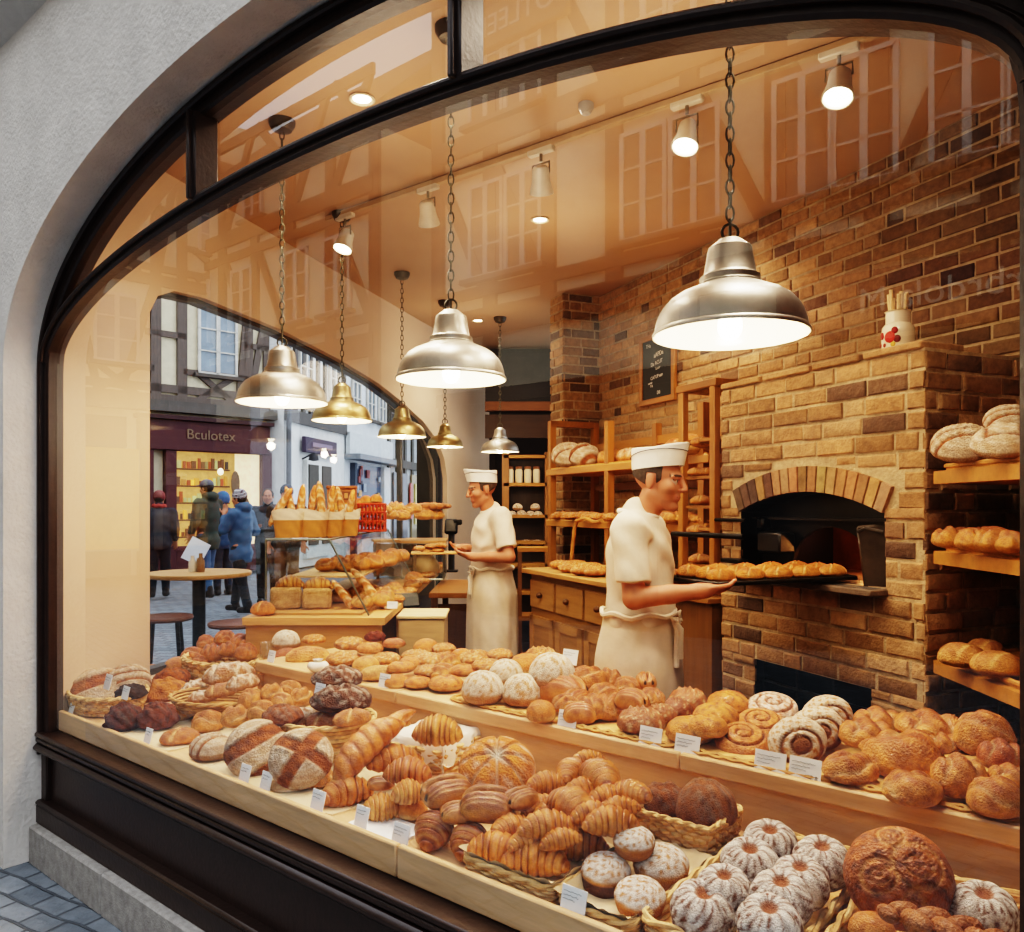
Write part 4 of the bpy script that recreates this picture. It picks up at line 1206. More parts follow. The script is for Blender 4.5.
P_('boule', 256, 747, 62, Z1, 'big country loaf with diagonal floury wedge', 'standing on the lower shelf', cut='band', tilt=.95, rz=.5, seed=2, p=.17)
P_('boule', 301, 757, 64, Z1, 'big round country loaf with crossed bands', 'standing on the lower shelf', cut='cross', tilt=.95, rz=.2, seed=1, p=.17)
P_('bun', 288, 783, 38, Z1, 'thin pale ring bread', 'under the crossed country loaf', base=lin('#cfae80'), dark=lin('#a57a48'), H=.3, light=FLOURC)
P_('tart', 319, 776, 30, Z1, 'little pale tart with browned top', 'beside the crossed country loaf', sz=1.8)
# ---- round basket with dark loaves
c = at(328, 738, 3.02)
bk = basket('round coiled straw basket on the lower shelf', (c.x, c.y, .672), 0, .29, .27, .135, 'oval', 9, .2, coil=True, rim=.008)
for (u, v, w_, rz, d, fl_, b_) in ((303, 716, 40, .2, 'pale floury loaf', .8, lin('#b8874f')), (327, 720, 44, -.3, 'smooth brown loaf', .1, lin('#a9672f')), (352, 717, 40, .4, 'golden loaf', .1, lin('#c9853f'))):
    P_('loaf', u, v, w_, Z1, d, 'in the round coiled basket', rz=rz, p=.42, flour=fl_, base=b_, nsl=1, W=.5, seed=int(u) % 3+1)
P_('rustic', 341, 697, 60, Z1, 'big dark rye loaf', 'lying on the round coiled basket', p=.46, base=lin('#6b4028'), dark=lin('#36190e'), flour=.75, W=.7, H=.45)
P_('rustic', 337, 676, 50, Z1, 'dark floury rye loaf', 'on top of the big rye loaf', p=.5, base=lin('#7a4c30'), dark=lin('#3f2012'), flour=.85, W=.7, H=.42, seed=2)
# ---- twisted loaves and croissants in the middle
P_('twist', 364, 745, 96, Z1, 'long ridged golden loaf', 'leaning from the round basket to the front', rz=.55, roll=.62, p=.27, W=.34, n=7)
P_('twist', 383, 732, 84, Z1, 'smooth long golden loaf', 'behind the long ridged loaf', rz=.6, roll=.6, p=.40, W=.22, n=3, seed=2)
P_('bun', 403, 722, 16, Z1, 'small round roll', 'left of the white cloth', p=.5)
P_('croissant', 347, 789, 54, Z1, 'large smooth croissant', 'at the lip between the price cards', rz=.35, bend=.9, W=.62, nr=7)
P_('croissant', 393, 756, 58, Z1, 'long pale croissant', 'behind the chocolate pastries', rz=.3, bend=.5, W=.5, p=.36, nr=7, seed=2)
P_('croissant', 408, 769, 50, Z1, 'thick reddish croissant', 'below the white cloth', rz=-.2, bend=.5, W=.62, p=.26, c0=lin('#c27437'), c1=lin('#7c3516'), seed=3)
P_('choc', 381, 783, 28, Z1, 'small dark red pastry', 'beside the large smooth croissant', red=.9, p=.24)
P_('croissant', 381, 805, 40, Z1, 'small striped puff pastry', 'on white paper by the lip', rz=.1, bend=.4, W=.75, nr=9, c0=lin('#dba35e'), c1=lin('#a85c20'))
P_('croissant', 408, 790, 36, Z1, 'small striped puff pastry', 'between croissant and chocolate rolls', rz=.2, bend=.4, W=.75, nr=9, p=.2, c0=lin('#dba35e'), c1=lin('#a85c20'), seed=2)
P_('bun', 413, 808, 30, Z1, 'golden bun', 'left of the upright chocolate roll', seed=3, sz=1.25)
mat_('paper_doily', 'white paper under the small striped pastries', 2.03, 2.25, .06, .2, .66, lin('#eef0ee'), None, None, m_paper, 'paper')
# cloth-draped box
c = at(434, 752, 2.95)
t = thing('draped_box', 'box covered with a white cloth, one ridged pastry on top', 'box', (c.x, c.y, .662), FROT+.15)
mb = MB()
def fn(u, v):
    x, y = (u-.5), (v-.5); ax, ay = abs(x)*2, abs(y)*2
    z = .115; d = 0
    X, Y = x*.36, y*.34
    e = max(ss(.70, .84, ax), ss(.70, .84, ay))
    z -= e*.075+.012*e*math.sin((x*9+y*13)*2)
    X *= 1-.22*ss(.7, 1, ax); Y *= 1-.22*ss(.7, 1, ay)
    if ax > .7 and ay > .7: z -= .03*ss(.7, 1, min(ax, ay))
    return (X+.006*math.sin(y*20), Y+.006*math.sin(x*22), z+.003*ns(x*8, y*8, 0)), lin('#efe6d8')
mb.surf(30, 30, fn, wrap=False); mb.build('white_cloth', m_cloth, t)
mb = weave(rrect(.25, .24, .02, 64), .09, 6, .02); mb.build('woven_side', m_wick, t)
P_('croissant', 438, 728, 52, Z1, 'ridged plump pastry', 'on the white cloth', rz=-.15, bend=.3, W=.66, nr=10, p=.5, c0=lin('#dca052'), c1=lin('#8d4d1c'))
P_('boule', 497, 766, 78, Z1, 'big floury flower-scored loaf', 'by the riser behind the croissants', cut='petal', tilt=.55, p=.46, H=.5)
# chocolate pastries
for (u, v, w_, rz, tl, p, sd) in ((447, 791, 52, .35, .15, .21, 1), (488, 803, 56, -.15, .15, .21, 2), (521, 798, 36, .6, .0, .26, 2), (458, 812, 36, .2, .0, .16, 3)):
    P_('choc', u, v, w_, Z1, 'glossy brown chocolate pastry', 'in the heap left of the croissants', rz=rz, tilt=tl, p=p, red=.6, W=.80, H=.6, seed=sd)
for (u, v, w_, sd) in ((431, 826, 50, 1), (466, 837, 48, 2)):
    P_('croissant', u, v, w_, Z1, 'upright brown layered roll', 'at the lip beside the croissants', rz=1.15, tilt=.35, bend=.2, W=.72, nr=7, c0=lin('#bd7033'), c1=lin('#6f2f14'), seed=sd)
# ---- tray of croissants
def tray(label, tA, tB, pA, pB, z, hgt=.045, paper=True, name='wicker_tray', paperlabel=''):
    q = F((tA+tB)/2, (pA+pB)/2, z); a, b = tB-tA, pB-pA
    t = thing(name, label, 'tray', q, FROT); out = rrect(a, b, .03, 96)
    weave(out, hgt, 5, .06).build('woven_side', m_wick, t)
    mb = MB(); mb.add([(x, y, .006) for x, y in out], [tuple(range(96))], WICK[1]); mb.build('base', m_wick, t)
    rim_mb(out, hgt, 1.05, .007).build('rim', m_wick, t)
    if paper:
        mb = MB()
        def fn(u, v):
            x, y = (u-.5)*a*1.06, (v-.5)*b*1.08
            e = max(ss(.42, .5, abs(u-.5)), ss(.40, .5, abs(v-.5)))
            return (x, y, .014+e*(hgt+.004)+.006*ns(u*9, v*9, 0, a)*(.4+e)), lin('#dcc6a0')
        mb.surf(40, 30, fn, wrap=False); o = mb.build('baking_paper', m_paper, loc=q, rz=FROT); tag(o, paperlabel, 'paper')
    return t
tray('flat wicker tray of croissants at the lip', 2.51, 2.79, .075, .46, .662, paperlabel='baking paper lining the croissant tray')
ZT = .685
for i, (u, v, w_, rz, p, bend, W_) in enumerate(((497, 846, 58, -.25, None, .9, .52), (536, 856, 62, -.2, None, .9, .54), (577, 843, 58, .1, None, 1.1, .52), (547, 823, 56, .25, .19, .8, .5), (512, 825, 46, .5, .2, .9, .5),
      (572, 803, 60, -.85, .3, .7, .56), (611, 820, 52, .1, .26, .9, .55), (600, 774, 56, -1.1, .44, .7, .56), (547, 782, 40, .2, .40, .9, .56), (570, 769, 40, 1.2, .48, .8, .56),
      (607, 797, 44, .2, .36, .9, .56), (629, 791, 46, -.45, .40, .9, .5), (541, 804, 40, .3, .3, .9, .5), (586, 758, 34, .3, .55, .8, .5), (527, 838, 40, .4, .15, .9, .5), (560, 838, 40, .2, .17, .9, .5), (583, 788, 44, .3, .38, .9, .5), (555, 808, 44, .3, .3, .9, .5), (592, 812, 44, .1, .27, .9, .5), (618, 806, 40, .1, .33, .9, .5))):
    P_('croissant', u, v, w_*1.12, ZT, 'golden croissant', 'in the big croissant pile', rz=rz, p=p, bend=bend, W=W_, nr=9, seed=i % 3+1, roll=.15 if i > 8 else 0, group='croissants on the wicker tray')
# ---- tray of sugared cakes
tray('flat wicker tray with paper under the sugared cakes', 2.81, 3.0, .075, .46, .662, .03, paperlabel='baking paper under the sugared cakes')
for (u, v, w_, p, dk) in ((606, 871, 50, None, True), (634, 841, 42, .27, False), (661, 864, 56, None, False), (640, 896, 52, None, False)):
    P_('muffin', u, v, w_, ZT-.01, 'sugar-dusted cake with dark sides' if dk else 'sugar-dusted golden cake', 'on the papered tray', dark=dk, p=p, H=.66 if not dk else .68, tilt=.12)
# ---- square basket with brown loaf
basket('square willow basket with speckled brown loaves', F(2.87, .585, .663), FROT, .225, .19, .105, .02, 9, .08, rim=.006)
P_('rustic', 706, 803, 60, Z1, 'speckled brown round loaf', 'in the square willow basket, right side', p=.60, base=lin('#9a6238'), dark=lin('#5c3017'), flour=.25, H=.8, W=.9, rough=.03, crack=.2)
P_('rustic', 664, 800, 54, Z1, 'speckled brown loaf', 'in the square willow basket, left side', p=.62, base=lin('#94592f'), dark=lin('#562a14'), flour=.2, H=.65, W=.8, rough=.05, crack=.5, seed=2)
# ---- crate of ring cakes
q = F(3.175, .40, .662)
basket('large shallow basket full of sugared ring cakes', q, FROT, .30, .62, .05, .03, 5, .03, rim=.009)
for (u, v, w_, p) in ((704, 911, 68, None), (724, 890, 56, .2), (750, 865, 60, .34), (770, 845, 56, .5), (781, 898, 62, .2), (769, 925, 66, .08), (800, 882, 58, .33), (822, 862, 58, .46)):
    P_('bundt', u, v, w_, .675, 'sugared fluted ring cake', 'in the large shallow basket', p=p, tilt=.3, sz=1.14, rz=u*.3)
# ---- right corner
q = F(3.53, .40, .662)
basket('shallow rope basket under the big round loaf', q, FROT, .33, .62, .05, .03, 5, .03, rim=.009)
P_('round', 898, 876, 102, Z1, 'huge round loaf scored with curls', 'at the right end of the lower shelf', p=.38, tilt=.85, rz=.3)
P_('braid', 940, 925, 110, Z1, 'dark golden braided loaf', 'in front of the huge round loaf', p=.17, rz=-.15, col0=lin('#c98a4a'), col1=lin('#8f5226'), W=.42)
P_('bun', 872, 926, 44, Z1, 'small nutty bun', 'left of the braided loaf', p=.2)
P_('bundt', 984, 911, 64, Z1, 'sugared fluted ring cake', 'right of the huge round loaf', p=.42, tilt=.3, sz=1.14)

# ================================================================ UPPER SHELF
LE = 'at the left end of the upper shelf'
for (k, u, v, w_, p, d, kw) in (
  ('floury', 286, 640, 28, 1.08, 'round white floury bun', dict(amt=1.1, H=.72)), ('bun', 288, 656, 30, .98, 'brown bun under the white bun', dict(base=AMBER, dark=BROWN)),
  ('tart', 314, 639, 24, 1.14, 'small seed-topped disc', {}), ('loaf', 308, 655, 44, .95, 'pale flat seeded loaf', dict(base=lin('#dcab66'), dark=AMBER, nsl=0, H=.4)),
  ('tart', 350, 643, 32, 1.15, 'broad seeded flat bread', {}), ('rustic', 375, 636, 21, 1.25, 'small dark red bun', dict(base=RED, dark=DBROWN, flour=0)),
  ('donut', 370, 648, 27, 1.08, 'round bun with seeds', dict(fill=AMBER)), ('donut', 394, 643, 23, 1.2, 'dark topped bun', dict(base=AMBER, dark=BROWN)),
  ('tart', 344, 658, 36, .98, 'brown crumble-topped flat loaf', {}), ('bun', 366, 664, 28, .92, 'pale golden bun', dict(base=lin('#dca65c'))), ('tart', 386, 658, 30, 1.05, 'nutty flat pastry', {}),
  ('loaf', 378, 673, 36, .86, 'pale long roll', dict(base=lin('#dcae6c'), dark=lin('#c08a48'), nsl=0)), ('donut', 401, 667, 28, .90, 'bun with a dark chocolate middle', {}), ('bun', 397, 681, 26, .84, 'flat bun below the chocolate one', {})):
    P_(k, u, v, w_, Z2, d, LE, p=p, **kw)
MD = 'in the middle of the upper shelf'
for (k, u, v, w_, p, kw) in (('bun', 426, 646, 27, 1.28, {}), ('tart', 444, 648, 26, 1.3, {}), ('tart', 416, 655, 30, 1.15, {}), ('tart', 430, 659, 32, 1.08, {}), ('donut', 412, 662, 28, 1.02, dict(fill=DBROWN)), ('knot', 446, 661, 34, 1.12, {}), ('bun', 462, 655, 24, 1.28, {}), ('tart', 475, 657, 36, 1.22, {}), ('tart', 428, 670, 30, .95, {}), ('knot', 443, 672, 34, .98, {}), ('donut', 464, 670, 28, 1.02, dict(fill=DBROWN)), ('tart', 487, 665, 32, 1.08, {}), ('tart', 500, 654, 28, 1.28, {})):
    d = {'bun': 'small golden bun', 'tart': 'nut-crusted golden pastry', 'donut': 'round pastry with dark filling', 'knot': 'smooth folded roll'}[k]
    P_(k, u, v, w_, Z2, d, 'in the mixed pile of the upper shelf', p=p, rz=u*.4, seed=int(u) % 3+1, **kw)
P_('donut', 418, 682, 28, Z2, 'seeded dimpled bun', 'at the front edge, left of the floury buns', fill=AMBER, p=None)
P_('donut', 446, 683, 36, Z2, 'seeded dimpled bun', 'at the front edge, left of the floury buns', fill=AMBER, seed=2)
for (u, v, w_, p) in ((483, 687, 43, None), (523, 690, 42, None), (506, 673, 36, .98), (552, 671, 48, 1.0)):
    P_('floury', u, v, w_, Z2, 'white floury round bun', MD, p=p, seed=int(u) % 3+1, amt=.85, H=.78)
P_('bun', 527, 664, 38, Z2, 'golden nutty bun', 'behind the white floury buns', p=1.12)
c = at(508, 662, 3.42)
basket('low dark-rimmed basket behind the floury buns', (c.x, c.y, .852), FROT, .22, .16, .05, 'oval', 4, .1, cols=[lin('#6d4a2a'), lin('#7d5833'), lin('#8a6238')])
P_('tart', 541, 657, 36, Z2, 'flat crusty loaf', 'behind the white floury buns', p=1.25, sz=1.5)
P_('choc', 563, 690, 50, Z2, 'plump filled roll with a dark end', 'among the rolled pastries', p=.98, rz=-.5, red=.1, W=.7, H=.66)
P_('bun', 541, 711, 30, Z2, 'little roll with a brown cap', 'in front of the plump filled roll', sz=1.3)
for i, (u, v, w_, p) in enumerate(((580, 713, 34, None), (588, 679, 42, 1.08), (594, 706, 40, .9), (576, 700, 34, .95), (611, 706, 44, None), (627, 686, 32, 1.05), (646, 681, 27, 1.12), (652, 697, 30, 1.02), (604, 694, 36, .98), (632, 700, 34, .95), (566, 703, 30, .9), (607, 678, 34, 1.2))):
    P_('knot' if i % 3 else 'choc', u, v, w_, Z2, 'glossy folded pastry', 'in the heap in front of the baker', p=p, rz=.3*i, sz=1.15, seed=i % 3+1, **({'lobes': 3, 'base': lin('#cf8d48')} if i % 3 else {'W': .72, 'H': .6}))
P_('tart', 641, 720, 48, Z2, 'flaky pastry with chocolate drizzle', 'behind the price cards', base=lin('#a0602c'), sz=1.4)
P_('tart', 660, 713, 34, Z2, 'flaky pastry with chocolate drizzle', 'behind the price cards', base=lin('#a0602c'), p=.98, seed=2, sz=1.4)
P_('tart', 676, 707, 32, Z2, 'dark drizzled pastry', 'beside the cheese buns', base=lin('#93542a'), p=1.05, seed=3, sz=1.5)
P_('tart', 688, 700, 40, Z2, 'crusty brown round bun', 'behind the cheese buns', p=1.15, base=lin('#b5713a'), sz=1.6)
for i, (u, v, w_, p) in enumerate(((690, 730, 48, None), (716, 716, 46, .98), (708, 726, 40, .88), (728, 703, 42, 1.1))):
    P_('donut', u, v, w_, Z2, 'golden cheese-topped bun', 'in the pale yellow row', fill=lin('#d88a34'), base=lin('#dc9844'), dark=lin('#bd7428'), p=p, seed=i % 3+1, H=.55)
P_('donut', 730, 697, 30, Z2, 'dark red topped bun with sugar', 'at the back beside the oven', fill=FLOURC, base=lin('#b0602c'), dark=BROWN, p=1.22)
for i, (u, v, w_, p) in enumerate(((742, 741, 54, .93), (760, 725, 48, 1.03), (772, 709, 50, 1.15))):
    P_('spiral', u, v, w_, Z2, 'cinnamon spiral bun', 'in the row behind the cards', p=p, seed=i+1, sugar=.0 if i < 2 else .7, H=.46, tilt=.35)
for i, (u, v, w_, p) in enumerate(((797, 740, 58, .92), (817, 728, 54, 1.02), (827, 715, 50, 1.12))):
    P_('snail', u, v, w_, Z2, 'floury rolled bun with brown swirl', 'standing behind the cards', p=p, seed=i+1, tilt=.9, rz=.4)
GR = 'in the glossy heap at the right end'
for (u, v, w_, p, d, kw) in ((866, 732, 52, 1.02, 'split glossy roll', dict(lobes=2)), (878, 720, 48, 1.15, 'split glossy roll behind', dict(lobes=2)), (850, 767, 54, None, 'brown-ended oblong roll', dict(lobes=2, W=.8)),
   (904, 753, 78, .98, 'large rounded golden loaf', dict(lobes=1, H=.6)), (912, 787, 56, None, 'round roll underneath', dict(lobes=1, H=.6)), (929, 723, 64, 1.1, 'flat wide brown loaf', dict(lobes=2, H=.36)),
   (959, 775, 54, .86, 'upright golden roll', dict(lobes=2, H=.8)), (984, 733, 56, 1.06, 'high ridged roll', dict(lobes=3, H=.8)), (1001, 754, 44, .98, 'dark reddish roll', dict(base=lin('#b86a34'), dark=lin('#7c3b18'), lobes=2, H=.7)), (996, 796, 54, None, 'front corner roll', dict(lobes=2, H=.72)), (941, 742, 36, 1.04, 'half-hidden small roll', dict(lobes=2)),
   (880, 745, 40, .98, 'hidden middle roll', dict(lobes=2)), (1010, 775, 40, .9, 'roll against the frame', dict(lobes=2))):
    P_('knot', u, v, w_, Z2, d, GR, p=p, seed=int(u) % 3+1, rz=.25, tilt=.15, group='glossy rolls at the right end', **kw)
# glass jar and cards
c = at(267, 652, D_at_p(267, .86))
t = thing('glass_jar', 'small empty glass jar at the left end of the upper shelf', 'jar', (c.x, c.y, .851))
mb = MB(); mb.lathe([(.0, .002), (.033, .002), (.035, .01), (.035, .06), (.03, .068), (.036, .074), (.034, .076), (.03, .07), (.032, .06), (.032, .008), (0, .006)], 20, (1, 1, 1)); mb.build('glass_body', m_case, t)
c = at(318, 668, D_at_p(318, .80))
t = thing('cloth_bag', 'small tied white cloth bag beside the rye loaf', 'bag', (c.x, c.y, .851), .3)
mb = MB(); mb.T = None
def fn(u, v):
    a = u*2*PI; r = .046*math.sin(PI*min(1, v*.9+.08))**.7*(1+.10*math.sin(a*5)); z = .06*v
    if v > .8: r = .013+.009*(v-.8)*5*(1+.4*math.sin(a*6))
    return (r*math.cos(a), r*math.sin(a)*.8, z), lin('#efe9df')
mb.surf(24, 16, fn, cap0=True); mb.build('bag_body', m_cloth, t)
mb = MB(); mb.tube([(.017*math.cos(2*PI*k/12), .014*math.sin(2*PI*k/12), .047) for k in range(12)], .004, 5, lin('#c8b48c'), closed=True); mb.build('string', m_cloth, t)
CARDS = [(106, 682, 13, .2, 'white card on the dark loaf in the left corner basket', 15), (124, 693, 13, .2, 'small card on the rim of the corner basket', 13), (70, 709, 10, .07, 'small card at the far left end of the lip', 12), (146, 737, 13, .07, 'card at the lip below the chocolate loaf', 17),
  (243, 774, 17, .07, 'card leaning before the diagonal country loaf', 18), (264, 782, 17, .07, 'card leaning before the crossed country loaf', 19), (316, 801, 20, .07, 'card at the lip by the little tart', 20), (318, 691, 15, .4, 'card on the big rye loaf of the round basket', 15), (360, 817, 19, .07, 'card right of the large smooth croissant', 20),
  (399, 835, 23, .07, 'card below the small striped pastries', 21), (572, 901, 30, .052, 'bluish card between croissant tray and sugared cakes', 24),
  (270, 657, 11, .80, 'card against the glass jar on the upper shelf', 13), (383, 681, 15, .79, 'card at the edge under the pale long roll', 14), (569, 657, 18, 1.1, 'card standing up behind the floury buns', 15), (566, 720, 22, .79, 'card at the edge under the plump filled roll', 18),
  (649, 738, 25, .79, 'card in front of the drizzled pastries', 21), (686, 746, 27, .79, 'card in front of the cheese buns', 21), (769, 763, 32, .79, 'card under the cinnamon spirals, left of the euro card', 22), (804, 770, 32, .79, 'card with euro price below the swirl buns', 23)]
for u, v, w_, p, lab, h in CARDS: card(u, v, w_, p=p, label=lab, h=h, words=3 if w_ > 20 else 2, euro=(u == 804))
# ================================================================ INSIDE THE SHOP
WD = lin('#a87440'); WD2 = lin('#96642f'); WDL = lin('#c2935a')
# ---- serving counter along the side window
t = thing('serving_counter', 'long pale wooden serving counter running back beside the side window', 'counter', (0, 0, .06))
def cx_l(y): return max(-1.46, LW((y-LD[1]*0-LW0[1])/LD[1], .06).x)
ys = [4.33, 5.0, 5.8, 6.4, 7.0, 7.6, 8.2]
mb = MB(); poly = [(-.69, 8.2), (-.69, 4.33)]+[(cx_l(y), y) for y in ys]
mb.prism(poly, .90, .94, lin('#c89a60'), lambda x, y, z: (x, y, z)); mb.build('counter_top', m_wood, t)
mb = MB(); mb.box((-1.08, 4.37, .45), (.74, .03, .9), lin('#b98850')); mb.build('front_panel', m_wood, t)
mb = MB(); mb.box((-.80, 5.0, .45), (.03, 1.2, .9), lin('#6b4a2c')); mb.box((-.80, 7.0, .45), (.03, 2.2, .9), lin('#4a331f')); mb.build('side_panel', m_wood, t)
mb = MB(); mb.box((-.74, 5.35, .45), (.06, .07, .9), lin('#c9a46c')); mb.build('post', m_woodv, t)
# oval glass tray leaning under the counter edge
# ---- glass case
cs = thing('glass_case', 'sloping glass display case on the serving counter', 'display case', (0, 0, 1.0))
xl0, xl1 = -1.36, -1.22
def gp(name, pts): mb = MB(); mb.add(pts, [tuple(range(len(pts)))], (1, 1, 1)); mb.build(name, m_case, cs, sharp=None)
A, B_, C_, D_ = (xl0, 4.42, .42), (-1.01, 4.42, .42), (-1.01, 6.5, .42), (xl1, 6.5, .42)
a, b, c, d = (xl0, 4.42, .0), (-.79, 4.42, .0), (-.79, 6.5, .0), (xl1, 6.5, .0)
gp('front_pane', [a, b, B_, A]); gp('sloping_pane', [b, c, C_, B_]); gp('top_pane', [A, B_, C_, D_]); gp('back_pane', [a, d, D_, A])
mb = MB()
for p, q in ((A, B_), (B_, C_), (A, a), (C_, D_), (D_, A), (b, B_), (c, C_)): mb.tube([p, q], .006, 5, lin('#8f9a94'))
mb.build('edging', m_steel, cs)
mb = MB(); mb.box((-1.1, 5.55, .19), (.42, 1.7, .012), lin('#c8a878')); mb.build('shelf', m_wood, cs)
mb = MB(); mb.box((-1.09, 5.46, .008), (.52, 2.06, .012), lin('#c08f55')); mb.build('base', m_wood, cs)
IC = 'in the glass case'
for (u, v, w_, D) in ((286, 603, 31, 4.62), (317, 603, 29, 4.62)):
    P_('tin', u, v, w_, 1.016, 'square seeded rye loaf', IC, D=D, sz=.95, sy=1.1)
for (u, v, w_, D) in ((290, 582, 28, 4.65), (318, 584, 30, 4.68)):
    P_('croissant', u, v, w_, 0, 'pale golden croissant', 'on the square rye loaf', D=D, bend=.8, W=.6, nr=7, c0=lin('#dcaa66'))
for (u, v, w_, D, r) in ((346, 598, 46, 4.6, -.95), (368, 588, 52, 4.75, -.9)):
    P_('baguette', u, v, w_, 0, 'pale baguette', 'leaning inside the glass case', D=D, roll=r, sy=1.3, sz=1.3)
for i, (u, v, w_, D) in enumerate(((325, 561, 20, 5.0), (338, 556, 22, 5.1), (352, 558, 23, 5.15), (366, 556, 23, 5.3), (380, 556, 23, 5.5), (392, 560, 22, 5.7), (345, 566, 20, 5.0), (360, 567, 22, 5.1), (374, 567, 22, 5.2), (388, 568, 22, 5.4), (402, 566, 18, 5.9))):
    P_('knot', u, v, w_, 1.198, 'orange golden roll', 'on the glass case shelf', D=D, lobes=2, rz=i*.8, sz=1.25, base=lin('#d08f42'))
for i, (u, v, w_, D) in enumerate(((340, 583, 22, 4.9), (356, 578, 22, 5.0), (372, 577, 22, 5.1), (385, 583, 22, 5.0), (394, 575, 20, 5.3), (362, 600, 22, 4.6), (383, 598, 24, 4.7))):
    P_('knot', u, v, w_, 1.016, 'pale folded pastry', 'at the bottom of the glass case', D=D, lobes=2, rz=i*.6, sz=1.2, base=lin('#d9a85e'))
c_ = at(268, 604, 4.4); P_('loaf', 263, 610, 24, 1.002, 'half loaf', 'at the outer corner of the serving counter', D=4.4, nsl=1, sz=1.4)
c_ = at(392, 603, 4.75)
card(392, 605, 11, D=4.62, label='small card on the serving counter beside the glass case', h=7, yaw=.5)
# trays and pastries further along the counter
t = thing('serving_tray', 'dark rectangular tray leaning at the end of the glass case', 'tray', (at(404, 583, 5.1).x, 5.1, .955), .4)
mb = MB(); mb.box((0, 0, .05), (.2, .02, .10), lin('#3a3a36'), bev=.01, R=Matrix.Rotation(-.5, 3, 'X')); mb.build('tray_plate', m_black, t)
for i, (u, D, w_) in enumerate(((401, 5.2, 20), (409, 5.5, 18), (413, 5.85, 18), (422, 6.2, 17), (414, 6.45, 18), (427, 6.75, 17), (432, 7.1, 16), (425, 7.4, 16), (438, 7.6, 15), (396, 5.05, 18))):
    P_('tart' if i % 2 else 'knot', u, 590, w_, 1.002, 'flat pastry' if i % 2 else 'folded pastry', 'along the serving counter edge', D=D, **({} if i % 2 else {'lobes': 2}))
# paper bags with baguettes on the case
BG = [(289, 527, 30, 4.6), (312, 527, 30, 4.66), (330, 526, 26, 4.8), (346, 524, 26, 4.9)]
for i, (u, v, w_, D) in enumerate(BG):
    q = at(u, v, D); W = w_*D/FPX
    t = thing('paper_bag', 'brown paper bread bag with a white cuff on the glass case, %s' % ORD[i] if i < 2 else 'brown paper bread bag with a white cuff on the glass case, %s' % ORDR[3-i], 'paper bag', (q.x, q.y, 1.425), .05*i, 'bags of baguettes on the glass case')
    def bag(z0, z1, r0, r1, c0, ph=i):
        mb = MB()
        def fn(uu, vv):
            a = uu*2*PI; r = r0+(r1-r0)*vv; f = lambda q: math.copysign(abs(q)**.6, q)
            return (r*f(math.cos(a))*(1+.03*math.sin(a*5+ph)), .8*r*f(math.sin(a)), z0+(z1-z0)*vv+(.012*math.sin(a*3+ph) if vv > .6 else 0)), tuple(k*(.92+.1*math.sin(a*7+vv*9)) for k in c0)
        return mb.surf(36, 8, fn, cap0=z0 < .01)
    bag(.0, .115, W*.43, W*.5, lin('#c08a4c')).build('bag_body', m_paper, t)
    bag(.10, .155, W*.51, W*.55, lin('#eadcc4')).build('white_cuff', m_paper, t)
for i, (u, v, w_, D, r) in enumerate(((280, 507, 44, 4.6, 1.05), (291, 507, 42, 4.64, -1.35), (301, 506, 44, 4.66, 1.5), (312, 506, 42, 4.7, 1.45), (321, 504, 46, 4.7, -1.5), (331, 506, 42, 4.8, 1.5), (341, 506, 40, 4.85, -1.4), (350, 508, 38, 4.95, 1.4))):
    P_('baguette', u, v, w_, 0, 'crusty baguette', 'standing in the paper bags', D=D, roll=r, sy=1.35, sz=1.35)
# red wire crate with rolls
q = at(371, 516, 5.6)
t = thing('red_crate', 'small red slatted crate of rolls on the glass case', 'crate', (q.x, q.y, 1.425), .2)
mb = MB()
for z in (.01, .075, .14, .195): mb.tube([(x, y, z) for x, y in rrect(.2, .16, .015, 32)], .008, 5, lin('#b8431f'), closed=True)
for x, y in rrect(.2, .16, .015, 28): mb.tube([(x, y, .005), (x, y, .2)], .006, 5, lin('#a83a1c'))
mb.add([(-.1, -.08, .008), (.1, -.08, .008), (.1, .08, .008), (-.1, .08, .008)], [(0, 1, 2, 3)], lin('#7c2a14')); mb.build('crate_frame', m_paint, t)
for i, (u, v) in enumerate(((366, 500), (376, 499), (371, 511), (361, 512), (381, 512), (366, 522), (377, 522), (359, 503))):
    P_('bun', u, v, 13, 0, 'small orange roll', 'in the red crate', D=5.6, sz=1.3, base=lin('#d98a3a'))
# wooden menu board
q = at(342, 484, 5.3); 
t = thing('menu_stand', 'upright wooden menu stand with a small picture behind the baguettes', 'menu stand', (q.x, q.y, 1.43), .1)
mb = MB(); H = .29; mb.box((0, 0, H/2), (.19, .03, H), lin('#a4622a')); mb.box((.085, -.004, H/2), (.022, .04, H+.01), lin('#8a4d1f')); mb.box((0, -.004, H+.01), (.2, .05, .02), lin('#8a4d1f'), bev=.004); mb.build('board', m_woodv, t)
mb = MB(); mb.box((-.008, -.018, H-.045), (.15, .008, .055), lin('#5e2f16')); 
for k in range(3): mb.box((-.045+.037*k, -.023, H-.045), (.022, .003, .035), lin('#b98a58'))
mb.build('header_plaque', m_paint, t)
mb = MB(); mb.box((-.008, -.018, .11), (.15, .006, .17), lin('#d29a55')); mb.ell((.0, -.02, .13), (.035, .004, .04), lin('#6d6a66'), 12); mb.ell((.03, -.02, .16), (.03, .004, .03), lin('#cfc7ba'), 12); mb.build('picture', m_paper, t)
